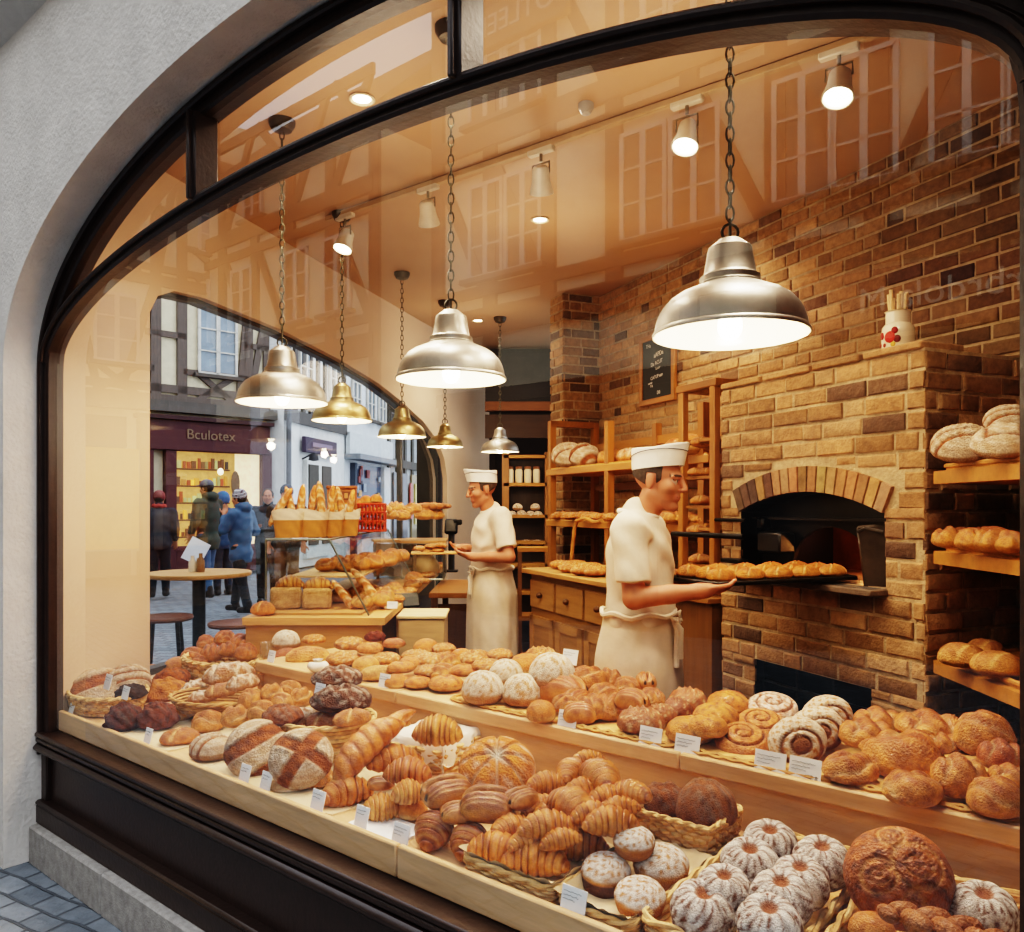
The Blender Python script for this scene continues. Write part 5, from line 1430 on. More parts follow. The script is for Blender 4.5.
# second case further back
cs2 = thing('small_glass_case', 'lower glass case farther along the counter with cloth bags inside', 'display case', (at(425, 545, 6.9).x, 6.9, 1.0), .05)
w2_, h2_ = .34, .30
mb = MB()
for z in (0, h2_):
    mb.tube([(-w2_/2, -.3, z), (w2_/2, -.3, z), (w2_/2, .3, z), (-w2_/2, .3, z)], .008, 5, lin('#9aa09a'), closed=True)
for x in (-w2_/2, w2_/2):
    for y in (-.3, .3): mb.tube([(x, y, 0), (x, y, h2_)], .008, 5, lin('#9aa09a'))
mb.build('edging', m_steel, cs2)
mb = MB(); h_, z_ = w2_/2, h2_
mb.add([(-h_, -.3, 0), (h_, -.3, 0), (h_, -.3, z_), (-h_, -.3, z_), (-h_, .3, 0), (h_, .3, 0), (h_, .3, z_), (-h_, .3, z_)], [(0, 1, 2, 3), (1, 5, 6, 2), (3, 2, 6, 7), (0, 4, 7, 3)], (1, 1, 1)); mb.build('glass', m_case, cs2, sharp=None)
mb = MB(); mb.box((0, 0, h2_+.012), (w2_+.04, .64, .02), lin('#a87c4a')); mb.build('top_board', m_wood, cs2)
q = at(424, 546, 6.9)
t = thing('cloth_sack', 'pale cloth sack inside the lower glass case', 'sack', (q.x, 6.85, 1.01))
mb = MB()
def fn(u, v):
    a = u*2*PI; r = .13*math.sin(PI*min(.97, v*.8+.15))**.5*(1+.08*math.sin(a*4+v*5))
    return (r*math.cos(a), r*math.sin(a), .2*v), mix(lin('#c9ae82'), lin('#a58a5e'), .5+.5*math.sin(a*4+v*6))
mb.surf(24, 12, fn, cap0=True, cap1=True); mb.build('sack_body', m_cloth, t)
for i, (u, v, w_, D) in enumerate(((384, 509, 16, 6.0), (396, 507, 20, 6.3), (405, 511, 18, 6.5), (413, 508, 18, 6.6), (390, 514, 18, 6.1), (402, 515, 18, 6.2), (424, 514, 20, 6.8), (436, 514, 18, 6.9))):
    P_('knot', u, v, w_, 0, 'golden plaited bread', 'on the boards along the side window', D=D, lobes=3, sz=1.1)
for (u, v, w_, D) in ((430, 506, 28, 6.85), (440, 506, 22, 6.95)): P_('braid', u, v, w_, 0, 'reddish brown plaited loaf', 'topping the lower glass case', D=D, W=.5, col0=lin('#c98a50'), col1=lin('#9a5a2c'))
q = at(398, 522, 6.3); t = thing('wooden_crate', 'dark wooden crate between the two glass cases', 'crate', (-1.0, 6.8, 1.0), .25)
mb = MB()
for z in (.06, .15, .25): 
    for y in (-.15, .15): mb.box((0, y, z), (.26, .015, .065), lin('#6b5336'))
    for x in (-.16, .16): mb.box((x, 0, z), (.015, .3, .065), lin('#5c472e'))
for x in (-.15, .15):
    for y in (-.14, .14): mb.box((x, y, .15), (.025, .025, .3), lin('#7a6040'))
mb.build('slats', m_wood, t); mb = MB(); mb.box((0, 0, .315), (.36, .34, .02), lin('#b98a50')); mb.build('board', m_wood, t)
# terminal on a stand
q = at(455, 545, 7.4); t = thing('card_terminal', 'black card terminal on a slim stand beside the far baker', 'terminal', (-.56, 7.4, 1.0))
mb = MB(); mb.box((0, 0, .01), (.12, .12, .02), lin('#2a2826'), bev=.004); mb.tube([(0, 0, .01), (0, 0, .36)], .03, 10, lin('#3a3835')); mb.build('stand', m_black, t)
mb = MB(); mb.box((.0, -.03, .42), (.12, .05, .15), lin('#161514'), bev=.015, R=Matrix.Rotation(-.5, 3, 'X')); mb.box((.06, -.02, .46), (.08, .04, .05), lin('#161514'), bev=.01); mb.build('head', m_black, t)
# crates right of the counter
t = thing('wooden_box', 'pale wooden box with plank lid, standing beside the counter', 'box', (-.535, 4.86, .06), .02)
mb = MB()
for k in range(4): mb.box((0, 0, .11+.22*k), (.27, .34, .212), mix(lin('#cdb080'), lin('#b8986a'), random.random()), bev=.004)
mb.build('box_body', m_wood, t); mb = MB(); mb.box((0, 0, .893), (.29, .36, .018), lin('#d8bd8e'), bev=.003); mb.build('lid', m_wood, t)
# low desk by the far baker
t = thing('side_table', 'brown wooden work table beside the far baker', 'table', (-.43, 6.6, -.04), 0)
mb = MB(); mb.box((0, 0, .97), (.40, 1.1, .04), lin('#9c6a36'), bev=.004); mb.build('table_top', m_wood, t)
for x in (-.16, .16):
    for y in (-.5, .5): mb = MB(); mb.box((x, y, .475), (.05, .05, .95), lin('#6d4724')); mb.build('leg', m_woodv, t)
mb = MB(); mb.box((0, -.5, .5), (.30, .02, .8), lin('#5a3a1e')); mb.build('end_panel', m_woodv, t)

# ---- wall-side furniture in oven coordinates
def OT(name, label, cat, x, y, z=.06, rz=0, group=None): return thing(name, label, cat, O(x, y, z), OROT+rz, group)
# cabinet
t = OT('cabinet', 'old honey-coloured wooden cabinet with drawers and panelled doors', 'cabinet', -1.17, -.02)
L_ = 1.2; hh = 1.08
mb = MB(); mb.box((0, 0, hh/2), (L_, .5, hh), lin('#8f683a')); mb.build('carcass', m_wood, t)
mb = MB(); mb.box((0, -.02, hh+.015), (L_+.08, .58, .035), lin('#ae824c'), bev=.006); mb.build('cabinet_top', m_wood, t)
for k in range(3):
    x = -L_/2+L_*(k+.5)/3
    d = MB(); d.box((x, -.258, hh-.14), (L_/3-.03, .02, .19), lin('#a07646'), bev=.005); do = d.build('drawer', m_wood, t)
    kb = MB(); kb.ell((x, -.285, hh-.14), (.02, .022, .02), lin('#5a3a1c'), 12); kb.build('knob', m_paint, do)
    d = MB(); d.box((x, -.256, .42), (L_/3-.03, .02, .74), lin('#956c3e'), bev=.004)
    for zz, ww, h2 in ((.76, L_/3-.03, .06), (.08, L_/3-.03, .06)): d.box((x, -.266, zz), (ww, .012, h2), lin('#a07646'))
    for sx in (-1, 1): d.box((x+sx*(L_/6-.045), -.266, .42), (.06, .012, .74), lin('#a07646'))
    do = d.build('door', m_wood, t)
    kb = MB(); kb.ell((x-L_/6+.05, -.285, .5), (.018, .02, .018), lin('#5a3a1c'), 12); kb.build('knob', m_paint, do)
# plain cupboard beside the oven
t = OT('cupboard', 'plain brown wooden cupboard standing left of the oven', 'cupboard', -.28, .22)
mb = MB(); mb.box((0, 0, .52), (.46, .5, 1.04), lin('#75522f')); mb.build('carcass', m_woodv, t)
mb = MB(); mb.box((0, -.02, 1.055), (.5, .54, .03), lin('#8d5e2c'), bev=.004); mb.build('cupboard_top', m_wood, t)
# tall ladder rack on it
t = OT('ladder_rack', 'tall narrow wooden ladder rack left of the oven', 'rack', -.245, .22, 1.14)
for x in (-.14, .14):
    for y in (-.19, .19): mb = MB(); mb.box((x, y, .55), (.045, .04, 1.1), lin('#a06a30'), bev=.004); mb.build('post', m_woodv, t)
mb = MB(); mb.box((0, -.19, 1.115), (.36, .05, .04), lin('#8d5c28'), bev=.004); mb.box((0, .19, 1.115), (.36, .05, .04), lin('#8d5c28'))
for x in (-.14, .14): mb.box((x, 0, 1.115), (.05, .4, .04), lin('#8d5c28'))
mb.build('top_frame', m_wood, t)
for k, z in enumerate((.14, .30, .46, .62, .78)): mb = MB(); mb.box((0, .0, z), (.26, .38, .016), lin('#8d5c28'), R=Matrix.Rotation(-.22 if k in (1, 4) else 0, 3, 'X')); mb.build('shelf', m_wood, t)
RK = 'on the ladder rack'
for i, (u, zz, w_) in enumerate(((702, 1.93, 24), (697, 1.77, 20), (707, 1.77, 20), (702, 1.61, 24), (697, 1.45, 22), (708, 1.45, 20), (700, 1.29, 24), (709, 1.29, 18), (697, 1.155, 22), (707, 1.155, 20))):
    P_('loaf', u, 480, w_, zz, 'golden long roll', RK, D=4.38, nsl=1, rz=.4, W=.55, flour=.1)
# wall rack with two boards
t = OT('bread_rack', 'long wooden wall rack with bread boards behind the near baker', 'rack', -1.52, .47, .06)
for x in (-1.03, -.1, 1.0):
    for y in (-.2, .2): mb = MB(); mb.box((x, y, 1.12), (.055, .05, 2.24 if x < -.5 else 2.06), lin('#9a6630')); mb.build('post', m_woodv, t)
mb = MB(); mb.box((-1.03, 0, 2.22), (.055, .44, .05), lin('#8d5c28')); mb.box((0, .2, 2.03), (2.1, .03, .06), lin('#a06c32')); mb.box((0, .2, 1.7), (2.1, .02, .05), lin('#7a4e22')); mb.build('rail', m_wood, t)
for z in (1.82, 1.41): mb = MB(); mb.box((0, 0, z), (2.16, .46, .05), lin('#b07a3c'), bev=.004); mb.build('bread_board', m_wood, t)
for k in range(2): mb = MB(); mb.box((0, 0, (1.85, 1.44)[k]), (2.1, .44, .012), lin('#c99a58')); mb.build('tray_liner', m_wick, t)
TB = 'on the top board of the wall rack'
for i, (k, u, v, w_, D, d, kw) in enumerate((('boule', 568, 458, 34, 6.3, 'large crusty loaf', dict(cut='slash')), ('boule', 584, 454, 32, 6.2, 'tall pale loaf', dict(cut='band')), ('bun', 574, 443, 14, 6.3, 'small round loaf', {}), ('loaf', 604, 461, 26, 5.9, 'pointed golden loaf', {}), ('loaf', 615, 456, 28, 5.8, 'orange golden loaf', {}), ('loaf', 629, 459, 28, 5.6, 'pale oblong loaf', dict(flour=.4)), ('bun', 690, 440, 30, 4.75, 'round golden loaf', {}), ('bun', 676, 443, 26, 4.9, 'round brown loaf', dict(base=AMBER)))):
    P_(k, u, v, w_, 1.91, d, TB, D=D, sz=1.25, tilt=.5 if k == 'boule' else 0, rz=i*.5, **kw)
for i, (u, v, w_, D) in enumerate(((562, 515, 22, 6.4), (575, 509, 20, 6.4), (570, 517, 22, 6.1), (583, 514, 24, 6.1), (593, 510, 22, 6.1), (598, 517, 22, 5.8), (608, 509, 22, 5.9), (612, 516, 22, 5.6), (588, 519, 20, 5.9), (556, 518, 14, 6.4))):
    P_('rustic', u, v, w_, 1.502, 'flat floury pastry', 'on the lower board of the wall rack', D=D, flour=.6, base=GOLD, dark=BROWN, H=.35, rz=i)
for i, (u, v, w_, D) in enumerate(((668, 512, 22, 5.0), (680, 509, 20, 4.9), (690, 513, 20, 4.8), (674, 521, 22, 4.9), (686, 522, 22, 4.8), (698, 518, 18, 4.75), (662, 524, 20, 5.0), (705, 513, 16, 4.7))):
    P_('knot', u, v, w_, 1.502, 'orange golden roll', 'on the lower board beside the near baker', D=D, lobes=2, rz=i)
for i, (u, v, w_, D) in enumerate(((668, 560, 30, 4.6), (682, 565, 26, 4.5), (662, 570, 26, 4.6))):
    P_('loaf', u, v, w_, 1.176, 'golden long loaf', 'on the cabinet behind the near baker', D=D, nsl=2)
# flat things on the cabinet
for i, (u, v, w_, D) in enumerate(((560, 565, 22, 5.5), (573, 567, 24, 5.4), (586, 570, 24, 5.2), (569, 573, 22, 5.2), (582, 577, 24, 5.0), (595, 576, 24, 4.9), (577, 562, 22, 5.5), (592, 565, 22, 5.3), (598, 570, 20, 5.1), (565, 560, 14, 5.6))):
    P_('tart', u, v, w_, 1.176, 'flat crusty pastry', 'spread on the cabinet top', D=D, rz=i)
t = OT('bent_handle_basket', 'flat wicker tray with a bent handle on the cabinet', 'basket', -1.25, -.02, 1.17)
out = [(.42*math.cos(2*PI*i/64), .2*math.sin(2*PI*i/64)) for i in range(64)]
weave(out, .03, 3, .05).build('woven_side', m_wick, t)
mb = MB(); mb.tube([(-.40+.02*i*.4, .0, .02+.32*math.sin(PI*.5*i/12)) if i < 12 else (-.30+.03*(i-12)*1.6, 0, .34+.012*math.sin(i)) for i in range(20)], .014, 8, lin('#a8753a')); mb.build('handle', m_wick, t)

# ---- shelving at the far end
t = thing('storage_shelf', 'wooden storage shelving with jars behind the far baker', 'shelves', (.20, 8.7, .06))
for x in (-.27, .19): mb = MB(); mb.box((x, 0, 1.08), (.075, .3, 2.1), lin('#8f5f2c')); mb.build('post', m_woodv, t)
for z in (.35, .62, .92, 1.16, 1.44, 1.78, 2.08): mb = MB(); mb.box((-.04, 0, z), (.5, .3, .035), lin('#a5712f')); mb.build('shelf', m_wood, t)
mb = MB(); mb.box((-.04, .15, 1.05), (.5, .02, 2.0), lin('#3a2615')); mb.build('back_panel', m_woodv, t)
for k in range(4):
    jx = .20-.2+.095*k-.02
    j = thing('storage_jar', 'pale lidded storage jar on the far shelves, %s' % ['leftmost', 'second from left', 'second from right', 'rightmost'][k], 'jar', (jx, 8.62, 1.86), 0, 'jars on the far shelves')
    mb = MB(); mb.lathe([(0, 0), (.038, 0), (.04, .01), (.04, .13), (.03, .15), (0, .15)], 16, lin('#d9c8a8')); mb.build('jar_body', m_gloss, j)
    mb = MB(); mb.lathe([(.033, .148), (.036, .15), (.036, .175), (0, .178)], 16, lin('#8a5a3a')); mb.build('lid', m_paint, j)
for k, (x, z) in enumerate(((.0, 1.52), (.1, 1.53), (.2, 1.52), (.28, 1.52), (.06, 1.60), (.25, 1.6))):
    q = Vector((x, 8.6, z)); P_('floury', U0+FPX*q.x/q.y, V0-(q.z-CZ)*FPX/q.y, 10, 0, 'small white bun', 'on the far storage shelves', D=q.y, sz=1.2)
for k, (x, z) in enumerate(((.02, 1.22), (.15, 1.22), (.27, 1.22), (.05, .97), (.22, .97))):
    q = Vector((x, 8.6, z)); P_('loaf', U0+FPX*q.x/q.y, V0-(q.z-CZ)*FPX/q.y, 13, 0, 'flat pale loaf', 'on the far storage shelves', D=q.y, nsl=1, flour=.6)
q = at(540, 548, 7.2)
t = thing('shop_stool', 'dark wooden step shelf with a tray left of the cabinet', 'step shelf', (.22, 7.25, .06))
mb = MB(); mb.box((0, 0, 1.16), (.34, .3, .04), lin('#a5712f'), bev=.004); mb.box((0, 0, .55), (.34, .3, .04), lin('#8d5f2a')); mb.build('boards', m_wood, t)
for x in (-.15, .15):
    for y in (-.13, .13): mb = MB(); mb.box((x, y, .58), (.035, .035, 1.16), lin('#6d4724')); mb.build('leg', m_woodv, t)

# ---- chalkboard on the brick wall: find it on the wall plane y=.775
def on_wall(u, v, y):
    k = (u-U0)/FPX
    x = (k*(OV0[1]+.3928*y)-(OV0[0]+.9196*y))/(.3928+k*.9196); D = OV0[1]-.9196*x+.3928*y
    return x, CZ-(v-V0)/FPX*D
xa, za = on_wall(642, 404, .745); xb, zb = on_wall(674, 397, .745); _, zt = on_wall(642, 341, .745)
W = xb-xa; H = zt-za
t = OT('chalkboard', 'wood-framed chalkboard with white handwriting on the brick wall', 'chalkboard', (xa+xb)/2, .745, za)
mb = MB(); mb.box((0, 0, H/2), (W-.03, .012, H-.03), lin('#1d2224')); mb.build('slate', m_paint, t)
mb = MB()
for x in (-W/2, W/2): mb.box((x, 0, H/2), (.045, .03, H+.045), lin('#a06c34'), bev=.005)
for z in (0, H): mb.box((0, 0, z), (W, .03, .045), lin('#a06c34'), bev=.005)
mb.build('frame', m_wood, t)
chalk = flat_mat('chalk', '#e8e2d4', .9)
RX = Matrix.Rotation(PI/2, 4, 'X')
for (s_, x, z, sz, r) in (('THa', -.26, .87, .085, 0), ('aAPDa', .06, .71, .10, .1), ('Da ACUT', .0, .58, .085, .1), ('Lauor', .04, .50, .06, .1), ('CATUP aan', .0, .37, .075, .1), ('manat', -.2, .29, .05, .1), ('E B', -.16, .24, .05, 0), ('D0', .06, .12, .075, 0)):
    text('chalk_lettering', s_, sz*H*1.0, chalk, t, Matrix.Translation((x*W, -.008, z*H)) @ RX @ Matrix.Rotation(r, 4, 'Z'), .0005, sx=.8*W/H*1.3)

# ---- jar with sticks on the oven
k = (898-U0)/FPX; oy = .13
ox = (k*(OV0[1]+.3928*oy)-(OV0[0]+.9196*oy))/(.3928+k*.9196)
vz = OH+.027
t = OT('utensil_jar', 'white ceramic jar with red flowers holding wooden sticks, on the oven', 'jar', ox, oy, vz)
mb = MB(); mb.lathe([(0, 0), (.058, 0), (.062, .01), (.064, .08), (.06, .105), (.05, .118), (.047, .12), (.047, .165), (.052, .17), (.044, .17), (.042, .12), (0, .02)], 28, lin('#e6d6ba')); mb.build('jar_body', m_gloss, t)
mb = MB()
for a_, z, r, c in ((-2.0, .07, .014, '#a32a1c'), (-1.35, .06, .022, '#c0301e'), (-1.05, .085, .013, '#8f2015'), (-.9, .05, .014, '#6b1d14'), (-2.3, .035, .008, '#9c3a22'), (-1.75, .03, .008, '#9c3a22'), (-1.15, .03, .010, '#c8a040')):
    R3 = Matrix.Rotation(a_+PI/2, 3, 'Z'); mb.ell((.0635*math.cos(a_), .0635*math.sin(a_), z), (r, .004, r*1.1), lin(c), 12, R=R3)
mb.build('flower_pattern', m_paint, t)
for i in range(7):
    a_ = i*.9; mb = MB(); mb.tube([(.02*math.cos(a_), .02*math.sin(a_), .03), (.038*math.cos(a_), .03*math.sin(a_), .235+.012*(i % 3))], .0075, 6, lin('#d9b98a')); mb.build('stick', m_wood, t)

# ---- shelves to the right of the oven
def PW(p): return (p[0], p[1])
for k, (z, lab) in enumerate(((1.72, 'top oak shelf right of the oven holding big country loaves'), (1.425, 'middle oak shelf right of the oven holding round rolls'), (1.02, 'bottom oak shelf right of the oven holding flat loaves'))):
    t = thing('oak_shelf', lab, 'shelf', (1.56, 2.97, z), 0, 'oak shelves right of the oven')
    q = [(0.005, 0), (-.03, -.95), (.55, -.95), (.78, .32)]
    mb = MB(); mb.prism(q, -.035, .012, lin('#b07a3c'), lambda x, y, zz: (x, y, zz)); mb.build('board', m_wood, t)
    mb = MB(); mb.box((.35, -.72, -.055), (.5, .03, .04), lin('#7a5228')); mb.box((.62, -.3, -.055), (.03, 1.0, .04), lin('#7a5228')); mb.build('bracket', m_wood, t)
    q2 = [(.03, -.04), (.0, -.9), (.5, -.9), (.62, .2)]
    mb = MB(); mb.prism(q2, .012, .026, lin('#c08c4a'), lambda x, y, zz: (x, y, zz))
    mb.tube([(x, y, .03) for x, y in q2], .009, 6, lin('#b98445'), closed=True); mb.build('rush_tray', m_wick, t)
mb = MB(); mb.prism([(2.2, 1.9), (2.28, 1.9), (2.42, 3.4), (2.34, 3.4)], .06, 2.0, lin('#3c2a1c'), lambda x, y, z: (x, y, z)); o = mb.build('shelf_back_panel', m_woodv); struct(o); o.name = 'wall_shelf_back'
S1 = 'on the top shelf right of the oven'
P_('boule', 962, 441, 58, 1.75, 'wide country loaf with floury stripes', S1, D=2.78, cut='slash', tilt=.5, sz=1.1)
P_('boule', 1004, 442, 60, 1.75, 'orange crusty loaf', S1, D=2.55, cut='square', tilt=.4)
P_('boule', 1008, 418, 44, 0, 'dark striped loaf', 'behind the orange crusty loaf', D=2.75, cut='slash', tilt=.6, seed=2)
for i, (u, v, w_, D) in enumerate(((950, 530, 34, 2.8), (962, 525, 30, 2.95), (972, 536, 36, 2.65), (985, 527, 34, 2.8), (994, 537, 40, 2.55), (1010, 533, 36, 2.5), (980, 515, 30, 3.0))):
    P_('knot', u, v, w_, 1.455, 'golden split roll', 'on the middle shelf right of the oven', D=D, lobes=2, sz=1.2, base=lin('#cd8f45'), rz=i)
for i, (u, v, w_, D) in enumerate(((962, 642, 44, 2.75), (996, 651, 46, 2.6), (985, 640, 36, 2.9))):
    P_('loaf', u, v, w_, 1.05, 'broad flat loaf', 'on the bottom shelf right of the oven', D=D, nsl=2, W=.85, H=.55, base=lin('#d09a58'), depth=.02)

# ---- baking tray with buns held at the oven
tc_ = Vector((1.06, 3.40, 1.295)); trz = math.atan2(.393, .92)
t = thing('baking_tray', 'black baking tray of buns held in front of the oven mouth', 'tray', tc_, trz)
mb = MB(); mb.box((0, 0, 0), (.74, .34, .008), lin('#2b2723'), bev=.003)
mb.tube([(x, y, .008) for x, y in rrect(.74, .34, .02, 48)], .007, 5, lin('#37322c'), closed=True); mb.build('tray_plate', m_black, t)
kk = 0
for r_ in range(3):
    for c_i in range(5):
        lx, ly = -.29+.145*c_i+.02*(r_ % 2), -.105+.105*r_
        wx = tc_.x+lx*math.cos(trz)-ly*math.sin(trz); wy = tc_.y+lx*math.sin(trz)+ly*math.cos(trz)
        zc = 1.295+.006+.028
        P_('loaf', U0+FPX*wx/wy, V0-(zc-CZ)*FPX/wy, .118*FPX/wy, 0, 'golden baked bun', 'on the black tray at the oven, %s row' % ('near', 'middle', 'far')[r_], D=wy, nsl=1, W=.68, H=.5, base=lin('#d8923c'), dark=lin('#b5661f'), rz=.5, seed=kk % 3+1, group='buns on the black baking tray'); kk += 1
# ================================================================ PEOPLE : smooth bodies grown from a distance field
class SDF:
    def __init__(s, lo, hi, h):
        s.lo = np.array(lo, float); s.h = h; s.n = np.ceil((np.array(hi)-s.lo)/h).astype(int)+1
        s.d = np.full(s.n, .2, np.float32); s.prims = []
    def _sub(s, lo, hi):
        a = np.maximum(np.floor((lo-s.lo)/s.h).astype(int), 0); b = np.minimum(np.ceil((hi-s.lo)/s.h).astype(int)+1, s.n)
        if np.any(b <= a): return None
        g = [s.lo[i]+s.h*np.arange(a[i], b[i]) for i in range(3)]
        X = np.stack(np.meshgrid(*g, indexing='ij'), -1).astype(np.float32)
        return tuple(slice(a[i], b[i]) for i in range(3)), X
    def _apply(s, lo, hi, f, k, col, op='add'):
        m = k+3*s.h+.01; r = s._sub(lo-m, hi+m)
        if r is None: return s
        sl, X = r; d = f(X); D = s.d[sl]
        if op == 'add':
            if k > 0:
                hh = np.clip(.5+.5*(D-d)/k, 0, 1); s.d[sl] = D*(1-hh)+d*hh-k*hh*(1-hh)
            else: s.d[sl] = np.minimum(D, d)
        elif op == 'sub':
            hh = np.clip(.5-.5*(D+d)/max(k, 1e-5), 0, 1); s.d[sl] = D*(1-hh)+(-d)*hh+k*hh*(1-hh)
        if col is not None: s.prims.append((f, np.array(col), lo-m, hi+m))
        return s
    def cap(s, a, b, ra, rb=None, k=.02, col=None, clip=None):
        rb = ra if rb is None else rb; a = np.array(a, float); b = np.array(b, float); ab = b-a; L2 = max(ab @ ab, 1e-9)
        def f(X):
            t = np.clip(((X-a) @ ab)/L2, 0, 1); d = np.linalg.norm(X-a-t[..., None]*ab, axis=-1)-(ra+(rb-ra)*t)
            if clip is not None: d = np.maximum(d, ((X-b) @ (ab/np.sqrt(L2)))-clip)
            return d
        R = max(ra, rb); return s._apply(np.minimum(a, b)-R, np.maximum(a, b)+R, f, k, col)
    def ell(s, c, r, k=.02, col=None, R=None, op='add'):
        c = np.array(c, float); r = np.array(r, float); M_ = np.eye(3) if R is None else np.array(R)
        def f(X):
            q = (X-c) @ M_; k0 = np.linalg.norm(q/r, axis=-1); k1 = np.linalg.norm(q/(r*r), axis=-1)
            return k0*(k0-1)/np.maximum(k1, 1e-6)
        m = np.full(3, r.max()); return s._apply(c-m, c+m, f, k, col, op)
    def clip(s, f):
        g = [s.lo[i]+s.h*np.arange(s.n[i]) for i in range(3)]
        X = np.stack(np.meshgrid(*g, indexing='ij'), -1).astype(np.float32)
        s.d = np.maximum(s.d, f(X).astype(np.float32)); return s
    def wrinkle(s, f):
        g = [s.lo[i]+s.h*np.arange(s.n[i]) for i in range(3)]
        X, Y, Z = np.meshgrid(*g, indexing='ij'); s.d = s.d+f(X, Y, Z).astype(np.float32); return s
    def mesh(s, base, colfn=None):
        d = s.d; ins = d < 0; n = np.array(d.shape)-1
        cs = [ins[i:i+n[0], j:j+n[1], k:k+n[2]] for i in (0, 1) for j in (0, 1) for k in (0, 1)]
        cnt = sum(c.astype(np.int8) for c in cs); mk = (cnt > 0) & (cnt < 8)
        idx = np.full(mk.shape, -1, np.int64); idx[mk] = np.arange(mk.sum()); I = np.argwhere(mk)
        acc = np.zeros((len(I), 3)); w = np.zeros(len(I))
        off = [(i, j, k) for i in (0, 1) for j in (0, 1) for k in (0, 1)]
        for p in range(8):
            for q in range(p+1, 8):
                o1, o2 = np.array(off[p]), np.array(off[q])
                if abs(o1-o2).sum() != 1: continue
                d1 = d[tuple((I+o1).T)]; d2 = d[tuple((I+o2).T)]; m = (d1 < 0) != (d2 < 0)
                t = d1[m]/(d1[m]-d2[m]); acc[m] += o1+(o2-o1)*t[:, None]; w[m] += 1
        P = s.lo+s.h*(I+acc/w[:, None])
        F_ = []
        for ax in range(3):
            b, c = [(1, 2), (2, 0), (0, 1)][ax]
            sl0 = [slice(None)]*3; sl1 = [slice(None)]*3; sl0[ax] = slice(0, -1); sl1[ax] = slice(1, None)
            for q in (b, c): sl0[q] = slice(1, -1); sl1[q] = slice(1, -1)
            A, B = ins[tuple(sl0)], ins[tuple(sl1)]; E = np.argwhere(A != B)
            if len(E) == 0: continue
            flip = A[tuple(E.T)]
            E = E.copy(); E[:, b] += 1; E[:, c] += 1
            eb = np.zeros(3, int); eb[b] = 1; ec = np.zeros(3, int); ec[c] = 1
            q = np.stack([idx[tuple((E-eb-ec).T)], idx[tuple((E-ec).T)], idx[tuple(E.T)], idx[tuple((E-eb).T)]], 1)
            q[~flip] = q[~flip][:, ::-1]; F_.append(q)
        Fa = np.concatenate(F_); Fa = Fa[(Fa >= 0).all(1)]
        C_ = np.tile(np.array(base, float), (len(P), 1)); best = np.full(len(P), .012)
        for f, col, lo, hi in s.prims:
            m = np.all((P > lo) & (P < hi), 1)
            if not m.any(): continue
            dd = np.abs(f(P[m].astype(np.float32))); ii = np.flatnonzero(m); u = dd < best[ii]
            C_[ii[u]] = col; best[ii[u]] = dd[u]
        if colfn is not None: C_ = colfn(P, C_)
        me = bpy.data.meshes.new('m'); me.from_pydata(P.tolist(), [], Fa.tolist())
        a = me.color_attributes.new('Col', 'FLOAT_COLOR', 'POINT'); arr = np.ones((len(P), 4), np.float32); arr[:, :3] = C_
        a.data.foreach_set('color', arr.ravel()); me.shade_smooth(); return me

SKIN = lin('#bd7f60'); SKIN2 = lin('#c48465')
def unit(v): v = np.array(v, float); return v/max(np.linalg.norm(v), 1e-9)
def hand(S, wr, tip, palm_n, col=SKIN, k=.006, curl=.5, side=1, sc=1.0):
    """palm and five fingers; wr wrist, tip towards the finger ends, palm_n palm normal; thumb on 'side'"""
    wr = np.array(wr, float); f = unit(np.array(tip)-wr); n = unit(np.array(palm_n)-f*np.dot(palm_n, f)); l = np.cross(n, f)*side
    pc = wr+f*.048*sc
    S.cap(wr-f*.01, wr+f*.03*sc, .026*sc, .028*sc, .02, col)
    R = np.stack([f, l, n], 1); S.ell(pc, (.05*sc, .041*sc, .017*sc), .012, col, R)
    for i, (o, L_) in enumerate(((.030, .070), (.011, .080), (-.009, .074), (-.028, .058))):
        b = wr+f*.082*sc+l*o*sc; L_ *= sc
        m = b+unit(f+n*.35*curl)*L_*.5; e = m+unit(f+n*1.5*curl)*L_*.5
        S.cap(b-f*.02*sc, m, .0098*sc, .009*sc, .004, col); S.cap(m, e, .0088*sc, .0075*sc, .002, col)
    b = wr+f*.025*sc+l*.03*sc; m = b+unit(f*.7+l*.7+n*.3)*.042*sc; e = m+unit(f+l*.25+n*.5)*.034*sc
    S.cap(b, m, .0135*sc, .011*sc, .008, col); S.cap(m, e, .0105*sc, .009*sc, .003, col)

